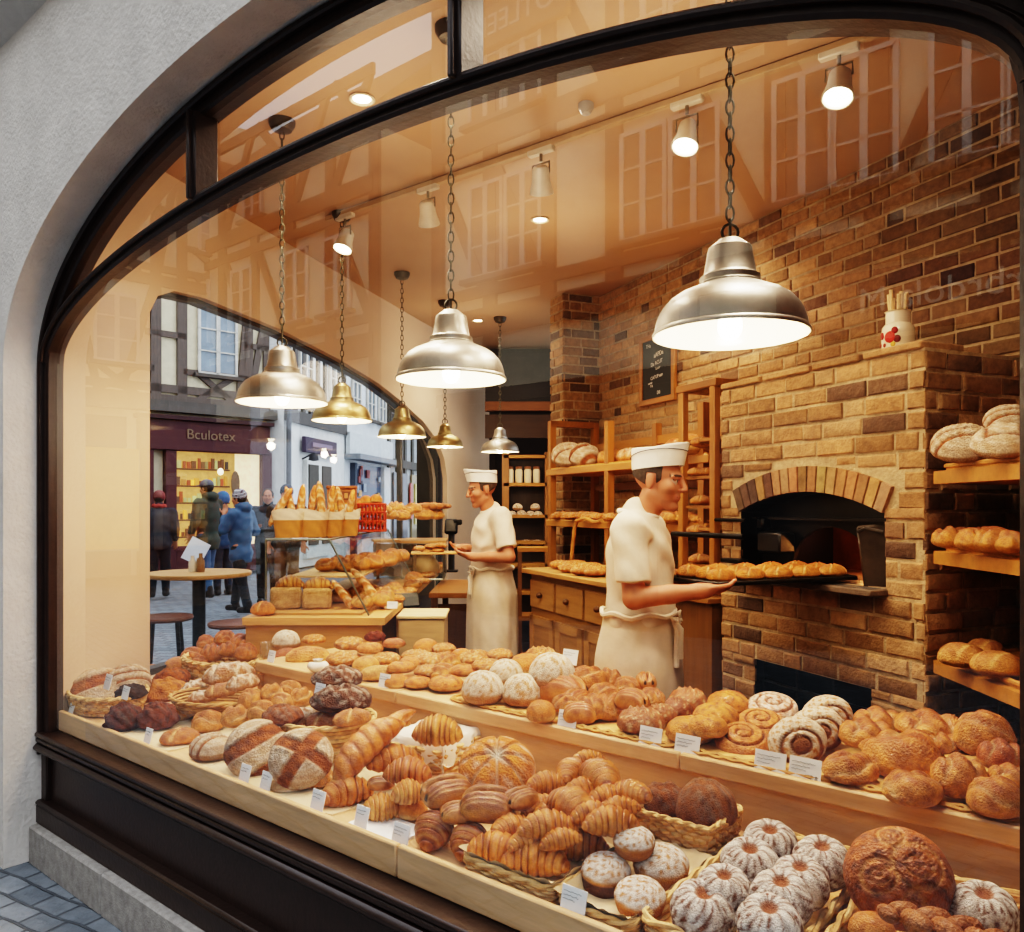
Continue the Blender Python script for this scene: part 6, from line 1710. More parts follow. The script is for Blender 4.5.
def head(S, c, yaw, pitch, col=SKIN, sc=1.0, detail=True, brow='#3a2a20'):
    c = np.array(c, float); cy, sy = math.cos(yaw), math.sin(yaw); cp, sp = math.cos(pitch), math.sin(pitch)
    fx = np.array([cy*cp, sy*cp, sp]); ly = np.array([-sy, cy, 0]); uz = np.cross(fx, ly)
    R = np.stack([fx, ly, uz], 1); T = lambda p: c+R @ (np.array(p)*sc)
    e = lambda p, r, k=.015, cl=col, op='add': S.ell(T(p), np.array(r)*sc, k*sc, cl, R, op)
    q = lambda a, b, ra, rb=None, k=.012, cl=col: S.cap(T(a), T(b), ra*sc, (rb or ra)*sc, k*sc, cl)
    e((-.012, 0, .035), (.098, .077, .086)); e((.032, 0, -.03), (.062, .06, .082), .02)
    for s in (-1, 1):
        q((-.005, s*.056, -.055), (.062, s*.014, -.100), .018, .016, .02)
        q((.078, s*.044, .024), (.09, s*.012, .027), .010, .010, .010)
        e((.058, s*.042, -.022), (.03, .026, .026), .02)
        if detail:
            e((.098, s*.031, .006), (.016, .017, .011), .010, None, 'sub')
            e((.080, s*.031, .006), (.0125, .0135, .0115), .003, lin('#c6b4a4'))
            q((.090, s*.018, .013), (.084, s*.044, .011), .0038, .0038, .004)
        e((-.008, s*.079, -.004), (.019, .009, .032), .006)
    e((.073, 0, -.098), (.020, .022, .018), .015)
    q((.094, 0, .020), (.116, 0, -.024), .0085, .012, .010)
    for s in (-1, 1): e((.105, s*.011, -.029), (.010, .008, .008), .006)
    q((.087, -.020, -.056), (.087, .020, -.056), .006, .006, .010, lin('#b47260'))
    q((.085, -.018, -.066), (.085, .018, -.066), .0065, .0065, .010, lin('#b87865'))
    def colfn(P, C_):
        L_ = (P-c) @ R/sc
        x, y, z = L_[:, 0], L_[:, 1], L_[:, 2]; fr = x > .04
        for s in (-1, 1):
            m = fr & (np.abs(z-.026-.004*np.cos((y-s*.03)*60)) < .0048) & (np.abs(y-s*.03) < .021); C_[m] = lin(brow)
            m = fr & (np.hypot(y-s*.031, z-.006) < .0062) & (x > .075) & (x < .1); C_[m] = lin('#2a1c14')
            m = fr & (np.abs(y-s*.031) < .017) & (np.abs(z-.0125) < .002) & (x < .102); C_[m] = lin('#4a2f22')
        m = fr & (np.abs(z+.061) < .0016) & (np.abs(y) < .022); C_[m] = lin('#6e3a30')
        m = fr & (z < -.03) & (z > -.13) & (np.abs(z+.061) > .012); C_[m] = C_[m]*.7+np.array(lin('#93694f'))*.3     # shaved jaw
        return C_
    return T, R, colfn

def rot2(v, a): return np.array([v[0]*math.cos(a)-v[1]*math.sin(a), v[0]*math.sin(a)+v[1]*math.cos(a), v[2]])
def baker(label, loc, yaw, hc, hyaw, hpitch, arms, h, hands_n, tie_side=1):
    t = thing('person', label, 'person', loc, yaw)
    S = SDF((-.30, -.42, 0), (.62, .42, 1.86), h)
    bt = SKIN
    for s in (-1, 1):
        S.cap((0, s*.09, .92), (.01, s*.10, .5), .085, .055, .03, bt); S.cap((.01, s*.10, .5), (-.01, s*.10, .08), .052, .036, .03, bt); S.cap((-.03, s*.10, .03), (.13, s*.12, .025), .033, .026, .02, bt)
    S.ell((0, 0, .95), (.12, .165, .13), .05, bt); S.ell((.0, 0, 1.1), (.105, .14, .16), .06, bt); S.ell((.0, 0, 1.32), (.115, .165, .19), .06, bt)
    S.cap((-.01, -.13, 1.45), (-.01, .13, 1.45), .055, .055, .05, bt)
    S.cap((-.005, 0, 1.44), np.array(hc)+np.array((-.02, 0, -.06)), .058, .054, .03, bt)
    for (sh, el, wr, tip), pn, sd in zip(arms, hands_n, (1, -1)):
        S.cap(sh, el, .052, .043, .03, bt); S.cap(el, np.array(el)*.45+np.array(wr)*.55, .043, .036, .012, bt); S.cap(np.array(el)*.45+np.array(wr)*.55, wr, .037, .027, .012, bt)
        hand(S, wr, tip, pn, bt, side=sd)
    T, R, cf = head(S, hc, hyaw, hpitch)
    link('body', S.mesh(bt, cf), m_skin, t)
    # shirt
    W_ = lin('#dccdb9')
    S = SDF((-.30, -.36, .98), (.36, .36, 1.58), h)
    S.ell((.0, 0, 1.06), (.135, .175, .15), .05); S.ell((.015, 0, 1.17), (.135, .165, .17), .06); S.ell((.005, 0, 1.33), (.138, .185, .20), .06); S.cap((-.012, -.145, 1.455), (-.012, .145, 1.455), .062, .062, .05)
    S.cap((-.01, 0, 1.47), (.0, 0, 1.515), .085, .068, .02)
    for (sh, el, wr, tip) in arms:
        sh, el = np.array(sh), np.array(el); e2 = sh+(el-sh)*.78
        S.cap(sh, e2, .074, .072, .035, None, clip=.0)
    S.wrinkle(lambda X, Y, Z: .003*np.sin(Z*44+X*21+3*np.sin(Y*19))*np.sin(Y*23+X*31+Z*9)+.0065*np.sin(46*(X*.75+Z*.65+Y*.2)+2.5*np.sin(9*Z+7*Y))*np.clip(.5+.8*np.sin(7*Z-9*X+4*Y), 0, 1)+.003*np.sin(70*(Z*.8-X*.6)+2*np.sin(11*Y))*np.clip(1.25-Z, 0, .25)*4)
    hcv = np.array(hc)
    S.clip(lambda X: np.maximum(1.0-X[..., 2], .0-.02) if False else 1.0-X[..., 2])
    sh_ = link('shirt', S.mesh(W_), m_fabric, t)
    mb = MB(); R_ = [(-.0+.078*math.cos(2*PI*k/28), .075*math.sin(2*PI*k/28), 1.512+.012*math.cos(2*PI*k/28)*-1) for k in range(28)]
    mb.tube(R_, .012, 8, lin('#efe4d5'), closed=True); mb.build('collar', m_fabric, sh_)
    mb = MB()
    for k in range(5): mb.ell((.135+.012*math.sin(k*1.2) if k > 1 else .10+.025*k, .02, 1.44-.07*k), (.006, .008, .008), lin('#f2eade'), 8)
    mb.build('buttons', m_paint, sh_)
    # apron skirt
    mb = MB()
    def fn(u, v):
        a = u*2*PI; z = 1.11-.62*v; fo = ss(.05, .6, v)
        rx, ry = .142+.035*ss(0, .35, v)+.01*v, .178+.03*ss(0, .35, v)+.02*v
        k = 1+.02*fo*math.sin(a*7+2*v)+.012*fo*math.sin(a*13+1)+.012*math.sin(v*30+a*2)*(v < .1)
        return (rx*k*math.cos(a)+.0, ry*k*math.sin(a), z+.012*math.sin(a*2)*(v < .05)), mix(lin('#decfbc'), lin('#c9b598'), .5+.5*ns(math.cos(a)*3, v*5, math.sin(a)*3))
    mb.surf(72, 36, fn); ap = mb.build('apron', m_fabric, t)
    mb = MB(); mb.tube([((.150)*math.cos(2*PI*k/40), .186*math.sin(2*PI*k/40), 1.105+.008*math.sin(k)) for k in range(40)], .011, 6, lin('#e4d6c2'), closed=True)
    tx, ty = .155*math.cos(.3), -tie_side*.19*math.sin(.5)
    for q in ((.02, -.01, -.20), (.035, .02, -.17)): mb.tube([(tx, ty, 1.10), (tx+q[0], ty+q[1]*.5, 1.05), (tx+q[0]*.9, ty+q[1], 1.10+q[2])], [.008, .011, .013], 6, lin('#e4d6c2'))
    for s in (-1, 1): mb.tube([(tx, ty, 1.10), (tx+.03, ty+s*.03, 1.12), (tx+.035, ty+s*.035, 1.085), (tx, ty, 1.095)], .008, 6, lin('#e4d6c2'))
    mb.build('apron_tie', m_fabric, ap)
    S = SDF((-.24, -.25, .06), (.24, .25, 1.1), .012)
    for s in (-1, 1): S.cap((0, s*.09, .95), (.01, s*.10, .5), .105, .085, .03); S.cap((.01, s*.10, .5), (-.01, s*.10, .10), .085, .07, .03, None, clip=0)
    S.ell((0, 0, .98), (.128, .17, .12), .05)
    link('trousers', S.mesh(lin('#33363d')), m_fabric, t)
    for s in (-1, 1):
        S = SDF((-.12, s*.11-.09, 0), (.22, s*.11+.09, .14), .008); S.cap((-.04, s*.10, .045), (.13, s*.12, .04), .047, .042, .02); S.cap((-.02, s*.10, .06), (-.02, s*.10, .11), .05, .05, .02); S.clip(lambda X: .004-X[..., 2])
        link('shoe', S.mesh(lin('#1e1b19')), m_black, t)
    # hair and cap in head coordinates
    hm = Matrix([[*R[0], hc[0]], [*R[1], hc[1]], [*R[2], hc[2]], [0, 0, 0, 1]])
    S = SDF((-.13, -.1, -.1), (.1, .1, .14), .004)
    S.ell((-.016, 0, .035), (.101, .081, .088), .01)
    S.clip(lambda X: np.maximum(np.maximum(X[..., 0]-.035+.35*np.maximum(0, -.02-X[..., 2]), -.022-.45*(X[..., 0]+.03)-X[..., 2]), np.where((X[..., 0] > -.03) & (X[..., 2] < .03) & (X[..., 0] < .014), .01, -1)))
    o = link('hair', S.mesh(lin('#4e4036')), m_hair, t); o.matrix_local = hm
    mb = MB(); wc = lin('#f1ebe0')
    def fn(u, v):
        a = u*2*PI
        if v < .7: q = v/.7; rx, ry, z = .108+.014*q, .088-.004*q, .052+.085*q+.010*q*abs(math.cos(a))
        else: q = (v-.7)/.3; rx, ry, z = .122*(1-q), .084*(1-q), .137+.010*abs(math.cos(a))*(1-q)-.018*math.sin(q*PI/2)
        return (-.012+rx*math.cos(a), ry*math.sin(a), z+.20*(rx*math.cos(a))), wc
    mb.surf(56, 24, fn, cap1=True); o = mb.build('cap', m_fabric, t, sharp=50); o.matrix_local = hm
    mb = MB()
    for s in (-1, 1):
        pts = []
        for k in range(15):
            q = k/14; a = s*(PI*.95-q*PI*.95); rx, ry = .119, .0875
            pts.append((-.012+rx*math.cos(a)*1.0, ry*math.sin(a)*1.02, .075+.062*math.sin(q*PI*.62)*1.0 if q < .8 else .075+.062*math.sin(q*PI*.62)))
        mb.tube(pts, .0016, 5, lin('#2a3348'))
    pi_ = mb.build('cap_piping', m_paint, o)
    return t

def to_local(p, loc, yaw):
    d = Vector(p)-Vector(loc); c, s = math.cos(-yaw), math.sin(-yaw)
    return (d.x*c-d.y*s, d.x*s+d.y*c, d.z)
# near baker
yaw1 = -.30; L1 = Vector((.527, 3.34, .06))
J = lambda u, v, D: to_local(at(u, v, D*1.0437), L1, yaw1)
hc1 = J(659, 481, 3.17)
armR = (J(629, 531, 3.03), J(634, 598, 2.97), J(701, 591, 2.955), J(735, 588, 2.985))
armL = (J(650, 530, 3.36), J(652, 594, 3.42), J(676, 586, 3.30), J(700, 585, 3.25))
baker('baker in white cap and apron in front, sliding a tray of buns into the oven', L1, yaw1, hc1, -.25, -.12, (armR, armL), .0045, ((0, .5, 1), (0, -.5, 1)))
# far baker
yaw2 = PI+.22; L2 = Vector((at(492, 500, 5.75).x, 5.75, .06))
J = lambda u, v, D: to_local(at(u, v, D), L2, yaw2)
hc2 = J(482, 490, 5.72)
armL2 = (J(501, 517, 5.58), J(509, 557, 5.5), J(473, 557, 5.55), J(452, 552, 5.6))
armR2 = (J(490, 516, 5.95), J(486, 553, 6.02), J(466, 548, 5.9), J(447, 546, 5.8))
baker('baker in white cap and long apron farther back, facing left at the counter', L2, yaw2, hc2, .15, -.18, (armR2, armL2), .006, ((0, .5, 1), (0, -.5, 1)), tie_side=-1)
q = at(447, 551, 5.75)
t = thing('wooden_tray', 'pale wooden tray of pastries held by the far baker', 'tray', (q.x-.08, 5.78, 1.27), .1)
mb = MB(); mb.box((0, 0, 0), (.36, .26, .012), lin('#c89a5e'), bev=.003); mb.build('tray_plate', m_wood, t)
for i, (u, v) in enumerate(((420, 548), (431, 546), (441, 545), (427, 551), (438, 550))):
    P_('tart', u, v, 13, 0, 'small flat pastry', 'on the tray of the far baker', D=5.75)

def passer(label, u, vfoot, D, yaw, hgt, coat, trouser, hat=None, hatc='#555555', stride=.0, arms=None, hair='#3a2c22', collar=None, shoe='#2b211c', name='person', coatlen=.80, hood=False, bag=False, hyaw=None):
    g = at(u, vfoot, D); sc = hgt/1.76
    t = thing(name, label, 'person', g, yaw); t.scale = (sc, sc, sc)
    h = .011
    arms = arms or (((0, -.21, 1.42), (-.02, -.26, 1.14), (.08, -.25, .92), (.12, -.25, .84)), ((0, .21, 1.42), (-.02, .26, 1.14), (.08, .25, .92), (.12, .25, .84)))
    S = SDF((-.42, -.45, -.02), (.5, .45, 1.84), h)
    fx = (stride, -stride)
    for s, dx in zip((-1, 1), fx):
        S.cap((0, s*.09, .92), (dx*.5+.02, s*.095, .5), .085, .055, .03); S.cap((dx*.5+.02, s*.095, .5), (dx, s*.10, .09), .05, .036, .03); S.cap((dx-.03, s*.10, .035), (dx+.12, s*.11, .03), .033, .028, .02)
    S.ell((0, 0, .97), (.11, .16, .13), .05); S.ell((0, 0, 1.25), (.11, .165, .26), .06); S.cap((0, -.14, 1.42), (0, .14, 1.42), .06, .06, .05); S.cap((0, 0, 1.42), (.015, 0, 1.58), .055, .05, .03)
    for a in arms:
        S.cap(a[0], a[1], .05, .042, .03); S.cap(a[1], a[2], .042, .028, .012); hand(S, a[2], a[3], (0, .3, 1), SKIN, sc=1.1)
    hc = (.03, 0, 1.64); hy = hyaw or 0
    T, R, cf = head(S, hc, hy, -.05, detail=False)
    link('body', S.mesh(SKIN, cf), m_skin, t)
    cc = lin(coat); z0 = coatlen
    S = SDF((-.40, -.45, .5), (.5, .45, 1.62), h)
    S.ell((0, 0, z0+.12), (.155, .2, .2), .05); S.ell((.01, 0, 1.12), (.155, .19, .25), .06); S.ell((0, 0, 1.30), (.15, .20, .22), .06); S.cap((0, -.15, 1.42), (0, .15, 1.42), .075, .075, .05); S.cap((0, 0, 1.45), (.01, 0, 1.53), .085, .075, .02)
    for a in arms:
        a0, a1, a2 = (np.array(q) for q in a[:3]); S.cap(a0, a1, .078, .068, .03); S.cap(a1, a1+(a2-a1)*.86, .066, .052, .02, None, clip=0)
    if hood: S.ell((-.07, 0, 1.52), (.09, .12, .08), .03)
    S.wrinkle(lambda X, Y, Z: .006*np.sin(Z*38+X*14+2*np.sin(Y*15))*np.sin(Y*17+X*21)); S.clip(lambda X: z0-X[..., 2])
    co_ = link('coat', S.mesh(cc), m_fabric, t)
    mb = MB(); mb.tube([(.158, 0, z0+.03), (.168, 0, 1.1), (.152, 0, 1.3), (.09, 0, 1.5)], .006, 6, tuple(k*.5 for k in cc)); mb.build('zip', m_paint, co_)
    S = SDF((-.42, -.25, .04), (.42, .25, 1.0), .014)
    for s, dx in zip((-1, 1), fx): S.cap((0, s*.085, .92), (dx*.5+.02, s*.095, .5), .10, .078, .03); S.cap((dx*.5+.02, s*.095, .5), (dx, s*.10, .10), .076, .06, .03, None, clip=0)
    link('trousers', S.mesh(lin(trouser)), m_fabric, t)
    for s, dx in zip((-1, 1), fx):
        S = SDF((dx-.14, s*.1-.09, -.01), (dx+.22, s*.1+.1, .2), .01); S.cap((dx-.04, s*.10, .05), (dx+.12, s*.115, .042), .05, .044, .02); S.cap((dx-.02, s*.10, .06), (dx-.01, s*.10, .15), .055, .055, .02); S.clip(lambda X: .004-X[..., 2])
        link('shoe', S.mesh(lin(shoe)), m_black, t)
    hm = Matrix([[*R[0], hc[0]], [*R[1], hc[1]], [*R[2], hc[2]], [0, 0, 0, 1]])
    S = SDF((-.14, -.11, -.12), (.11, .11, .15), .007); S.ell((-.018, 0, .03), (.103, .086, .095), .01); S.clip(lambda X: np.maximum(X[..., 0]-.05, -.07-.6*(X[..., 0]+.03)-X[..., 2])); o = link('hair', S.mesh(lin(hair)), m_hair, t); o.matrix_local = hm
    if hat:
        S = SDF((-.16, -.13, -.06), (.2, .13, .19), .008)
        if hat == 'cap': S.ell((-.01, 0, .06), (.108, .09, .085), .01); S.ell((.10, 0, .055), (.07, .07, .012), .01); S.clip(lambda X: .04-X[..., 2])
        if hat == 'beanie': S.ell((-.012, 0, .05), (.113, .095, .105), .01); S.cap((-.01, -.0, .0), (-.01, .0, .02), .09, .09, .02); S.clip(lambda X: .012+.25*X[..., 0]-X[..., 2])
        if hat == 'hood': S.ell((-.03, 0, .02), (.13, .115, .13), .01); S.clip(lambda X: X[..., 0]-.04)
        hb_ = np.array(lin(hatc))
        def hc_(P, C_):
            if hat == 'beanie' and hatc == '#8c8a90':
                m = (np.sin(P[:, 0]*90)*np.sin(P[:, 1]*80+P[:, 2]*60) > .25); C_[m] = lin('#5a3f48'); m = (np.sin(P[:, 2]*140+P[:, 1]*50) > .8); C_[m] = lin('#c9c4c4')
            return C_
        o = link('hat', S.mesh(hb_, hc_), m_fabric, t); o.matrix_local = hm
    if collar:
        mb = MB(); mb.tube([(.01+.085*math.cos(2*PI*k/20), .085*math.sin(2*PI*k/20), 1.525+.01*math.sin(k*2)) for k in range(20)], .035, 8, lin(collar), closed=True); mb.build('scarf', m_fabric, t)
    return t
def A_(R_, L_): return (R_, L_)
rel = ((0, -.21, 1.42), (-.04, -.27, 1.14), (.06, -.27, .90), (.08, -.27, .8)); rel2 = ((0, .21, 1.42), (-.04, .27, 1.14), (.06, .27, .90), (.08, .27, .8))
face_arm = ((0, .21, 1.42), (.12, .25, 1.2), (.22, .08, 1.42), (.24, .02, 1.5)); bent = ((0, -.21, 1.42), (-.06, -.28, 1.16), (.18, -.2, 1.16), (.26, -.14, 1.18))
passer('man in dark olive jacket and grey cap carrying a white paper', 208, 597, 12.4, PI-.35, 1.80, '#3b423c', '#44617f', 'cap', '#6a6870', .10, A_(rel, ((0, .21, 1.42), (.0, .27, 1.14), (.12, .24, .95), (.16, .22, .86))), hood=True, coatlen=.72)
passer('woman in blue jacket and patterned knit hat walking with a hand at her mouth', 241, 612, 10.7, PI-.25, 1.62, '#46627f', '#20262e', 'beanie', '#8c8a90', .17, A_(bent, face_arm), coatlen=.72, hood=True)
passer('person in a blue hood half hidden behind the man in the olive jacket', 223, 595, 13.3, PI-.8, 1.70, '#34506f', '#2c3442', 'hood', '#456a92')
passer('person in dark navy jacket at the edge of the cream wall, back turned', 159, 597, 12.8, 1.9, 1.68, '#27323f', '#22272e', 'beanie', '#7a3a3c', .06, collar='#a8443c')
passer('smiling dark-haired woman in a dark jacket left of the baguette bags', 268, 603, 11.9, -PI/2+.25, 1.70, '#29323c', '#23272d', None, hair='#2e211b', arms=A_(bent, rel2))
passer('person in dark beanie behind the baguette bags, wearing brown trousers', 287, 606, 11.5, -PI/2+.1, 1.72, '#3d3430', '#6b4b36', 'beanie', '#343b48')
q = at(196, 548, 12.1); t = thing('paper_sheet', 'white folded paper held by the man in the olive jacket', 'paper', (q.x, q.y, q.z-.2), .6)
mb = MB(); mb.box((0, 0, .15), (.30, .012, .36), lin('#e8eaec'), R=Matrix.Rotation(.5, 3, 'Y')); mb.build('sheet', m_paper, t)
# ================================================================ THE STREET BEYOND THE SIDE WINDOW
PL = lin('#ddd2b8'); TM = lin('#62564f')
def tim(mb, x0, z0, x1, z1, w=.16, y=-.03, c=None):
    dx, dz = x1-x0, z1-z0; L_ = math.hypot(dx, dz)
    mb.box(((x0+x1)/2, y, (z0+z1)/2), (L_, .07, w), c or TM, R=Matrix.Rotation(-math.atan2(dz, dx), 3, 'Y'))
def window_(root, x, z, w, h, frame=None, pane_c=None, sill=True):
    fc = frame or lin('#d2cec6'); mb = MB(); f = .055
    for sx in (-1, 0, 1): mb.box((x+sx*w/2, -.05, z), (f if sx else f*1.5, .06, h), fc)
    for k in (-1, -.33, .33, 1): mb.box((x, -.05, z+k*h/2), (w+f, .06, f*(1 if abs(k) == 1 else .5)), fc)
    if sill: mb.box((x, -.09, z-h/2-.06), (w+.25, .16, .07), lin('#57504a'))
    wo = mb.build('window', m_paint, root)
    mb = MB(); mb.add([(x-w/2, -.045, z-h/2), (x+w/2, -.045, z-h/2), (x+w/2, -.045, z+h/2), (x-w/2, -.045, z+h/2)], [(0, 1, 2, 3)], pane_c or lin('#8d9aa6')); mb.build('pane', m_pane, wo)
    return wo
# ---- half-timbered house with the dark red shop
ha = math.atan2(.69, .72)
A0 = Vector((-7.24, 16.0, .2))
hA = thing('timbered_house', 'cream half-timbered house with a dark red shop front across the street', 'house', A0, ha)
def house_A(root, letters=True):
    mb = MB(); mb.box((-1.71, 3.0, 5.6), (8.6, 6, 8.0), PL); mb.box((-1.71, 3.02, 1.5), (8.6, 5.9, 2.9), lin('#9a9088')); mb.build('plaster_wall', m_plaster, root)
    mb = MB(); z1, z2, z3 = 3.5, 5.95, 8.6
    for z, w in ((z1, .34), (z1+.3, .16), (z2, .22), (z2+.25, .14), (z3, .25)): tim(mb, -6, z, 2.58, z, w, -.05 if w > .3 else -.03)
    mb.box((-1.7, -.16, z1-.08), (8.6, .3, .22), lin('#56504b'))
    for x in (-5.6, -4.2, -3.0, -1.55, .1, .62, 2.05, 2.5):
        tim(mb, x, z1, x, z3, .2)
    for (a, b, c, d) in ((.1, z2, -.55, z1+.2), (2.05, z2, 1.82, z1), (2.45, z2-.3, 2.1, z1+.3), (2.45, z3, 2.1, z2+.2), (.55, z3, .15, z2+.2), (-1.45, z2, -.95, z1), (-2.9, z2, -1.7, z1), (-1.4, z3, -.2, z2), (-3, z3, -1.7, z2)): tim(mb, a, b, c, d, .14)
    for x in (-.64, 1.34):       # crossed struts under the windows
        for zb in (z1+.1, z2+.15):
            for s in (-1, 1): tim(mb, x-s*.42, zb, x+s*.42, zb+.6, .12)
        for zz in (4.18, 6.72): tim(mb, x-.7, zz, x+.7, zz, .12)
    for z in (4.9, 7.4): tim(mb, -6, z, -1.2, z, .12); tim(mb, -.1, z, .7, z, .12); tim(mb, 1.95, z, 2.58, z, .12)
    mb.build('timber_frame', m_woodv, root)
    for x, z, w, h in ((1.37, 4.9, .80, 1.4), (1.37, 7.3, .78, 1.15), (-.64, 4.88, .78, 1.3), (-.64, 7.3, .78, 1.15), (-2.3, 4.88, .78, 1.3), (-3.6, 7.3, .78, 1.15)): window_(root, x, z, w, h)
    RD = lin('#4a2228')
    mb = MB(); mb.box((1.1, -.12, 2.85), (2.75, .2, .62), RD, bev=.02); mb.box((1.1, -.16, 3.2), (2.85, .3, .08), lin('#3a1b20'))
    for x in (-.1, .35, 2.42): mb.box((x, -.1, 1.3), (.22, .18, 2.6), RD, bev=.01)
    mb.box((1.1, -.08, .28), (2.7, .18, .5), RD); mb.box((1.38, -.1, .56), (1.9, .2, .08), lin('#5c2c30')); mb.box((-2.6, -.1, 2.85), (4.2, .16, .6), lin('#5a4a40')); mb.box((-2.6, -.05, .3), (4.4, .12, .5), lin('#4a4440'))
    sf = mb.build('shop_front', m_paint, root)
    mb = MB()
    for x0, x1 in ((.46, 2.31), (-1.7, -.22), (-3.6, -1.9)): mb.add([(x0, -.02, .58), (x1, -.02, .58), (x1, -.02, 2.55), (x0, -.02, 2.55)], [(0, 1, 2, 3)], lin('#8a6a3c') if x0 > 0 else lin('#a07a48'))
    mb.add([(1.75, -.025, .58), (2.31, -.025, .58), (2.31, -.025, 2.55), (1.75, -.025, 2.55)], [(0, 1, 2, 3)], lin('#cdb58a'))
    mb.build('lit_window', m_glow, sf)
    r = random.Random(5); mb = MB()
    for k, z in enumerate((.9, 1.25, 1.6, 1.95, 2.3)):
        x = .5
        while x < 1.55:
            w = r.uniform(.04, .10); hh = r.uniform(.08, .22)
            mb.box((x+w/2, -.05, z+hh/2-.1), (w*.9, .04, hh), mix(lin('#4a2f1c'), lin(r.choice(('#c98f3c', '#7a3a20', '#8a8a5c', '#2f2a26'))), r.random())); x += w+r.uniform(.0, .04)
        mb.box((1.05, -.04, z-.12), (1.15, .05, .03), lin('#3c2616'))
    mb.ell((1.42, -.06, 2.15), (.07, .03, .08), lin('#fff0c8'), 12)
    for x, z, w, hh in ((1.75, 1.9, .2, .55), (2.0, 1.35, .16, .5), (1.6, 1.2, .18, .4)): mb.ell((x, -.06, z), (w/2, .03, hh/2), lin('#4a3c30'), 14)
    mb.build('shelved_goods', m_glow, sf)
    if letters: text('sign_lettering', 'Bculotex', .29, flat_mat('sign_gold', '#86705c'), sf, Matrix.Translation((1.15, -.235, 2.88)) @ RX, .01)
house_A(hA)
# ---- row of houses running away down the street
R0 = Vector((-5.14, 17.0, .2)); ra = math.atan2(.987, .16)
def row(name, label, s0, s1, H, wallc, build):
    t = thing(name, label, 'house', R0+Vector((.16*s0, .987*s0, 0)), ra); Ln = s1-s0
    mb = MB(); mb.box((Ln/2, .2, H/2), (Ln-.02, .4, H), lin(wallc)); mb.build('plaster_wall', m_plaster, t); build(t, Ln); return t
def b_white(t, Ln):
    mb = MB(); TD = lin('#4b4744')
    for z, w in ((3.45, .28), (3.75, .14), (5.25, .3), (7.3, .2)): tim(mb, 0, z, Ln, z, w, -.05, TD)
    for k in range(9): tim(mb, .1+k*(Ln-.2)/8, 3.5, .1+k*(Ln-.2)/8, 7.3, .14, -.03, TD)
    for k in range(0, 8, 3): tim(mb, .1+k*(Ln-.2)/8, 5.3, .1+(k+1)*(Ln-.2)/8, 7.2, .12, -.03, TD)
    mb.tube([(.05, -.1, .0), (.05, -.1, 7.5)], .06, 8, lin('#5c6066')); mb.build('timber_frame', m_woodv, t)
    for x in (1.1, 2.9): window_(t, x, 4.5, .7, 1.0, pane_c=lin('#7f8a94'))
    mb = MB(); mb.box((1.75, -.06, 1.35), (1.5, .1, 2.3), lin('#dcdcd8')); mb.box((1.35, -.12, 1.45), (.55, .04, 1.9), lin('#4e4a44')); mb.box((2.15, -.12, 1.45), (.55, .04, 1.9), lin('#57504a')); mb.box((1.75, -.14, 1.2), (1.5, .05, .08), lin('#e8e2d0')); mb.build('shop_front', m_paint, t)
    mb = MB(); mb.box((1.75, -.12, 2.85), (1.9, .1, .36), lin('#4a3f52'), bev=.01); mb.box((1.75, -.18, 2.87), (1.2, .02, .10), lin('#86788c')); mb.build('sign', m_paint, t)
    mb = MB(); mb.tube([(.75, -.1, 2.5), (.75, -.35, 2.62)], .02, 6, lin('#3c3c40')); mb.lathe([(0, .1), (.09, .06), (.12, -.08), (0, -.1)], 10, lin('#3c3c40'), c=(.75, -.38, 2.55)); mb.build('wall_lantern', m_black, t)
row('white_house', 'white house with dark timber studs and a purple sign, next to the red shop', .65, 4.3, 9, '#e3e4e2', b_white)
def b_pale(t, Ln):
    for x in (.8, 2.0, 3.0):
        for z in (4.6, 6.9): window_(t, x, z, .6, 1.3, pane_c=lin('#6c7680'))
    mb = MB(); mb.box((Ln/2, -.2, 2.75), (Ln, .5, .14), lin('#8a9096')); mb.box((Ln/2, -.1, 3.1), (Ln, .12, .6), lin('#cdd2d4'))
    mb.box((.5, -.05, 1.3), (.16, .2, 2.6), lin('#3e4a5a')); mb.box((Ln-.5, -.05, 1.3), (.6, .2, 2.6), lin('#d5d8da')); mb.build('shop_front', m_paint, t)
    mb = MB(); mb.add([(.6, -.03, .5), (Ln-.8, -.03, .5), (Ln-.8, -.03, 2.6), (.6, -.03, 2.6)], [(0, 1, 2, 3)], lin('#4c5c72'))
    mb.build('shop_window', m_pane, t)
    r = random.Random(8); mb = MB()
    for k in range(26): mb.box((r.uniform(.7, Ln-.9), -.06, r.uniform(.7, 2.5)), (r.uniform(.1, .3), .03, r.uniform(.1, .3)), lin(r.choice(('#8a4a4c', '#9aa6b4', '#c9a070', '#2c3644', '#6c8098'))))
    mb.build('shelved_goods', m_paint, t)
row('pale_house', 'pale rendered house with tall dark windows farther down the street', 4.3, 8, 9.5, '#d8dcde', b_pale)
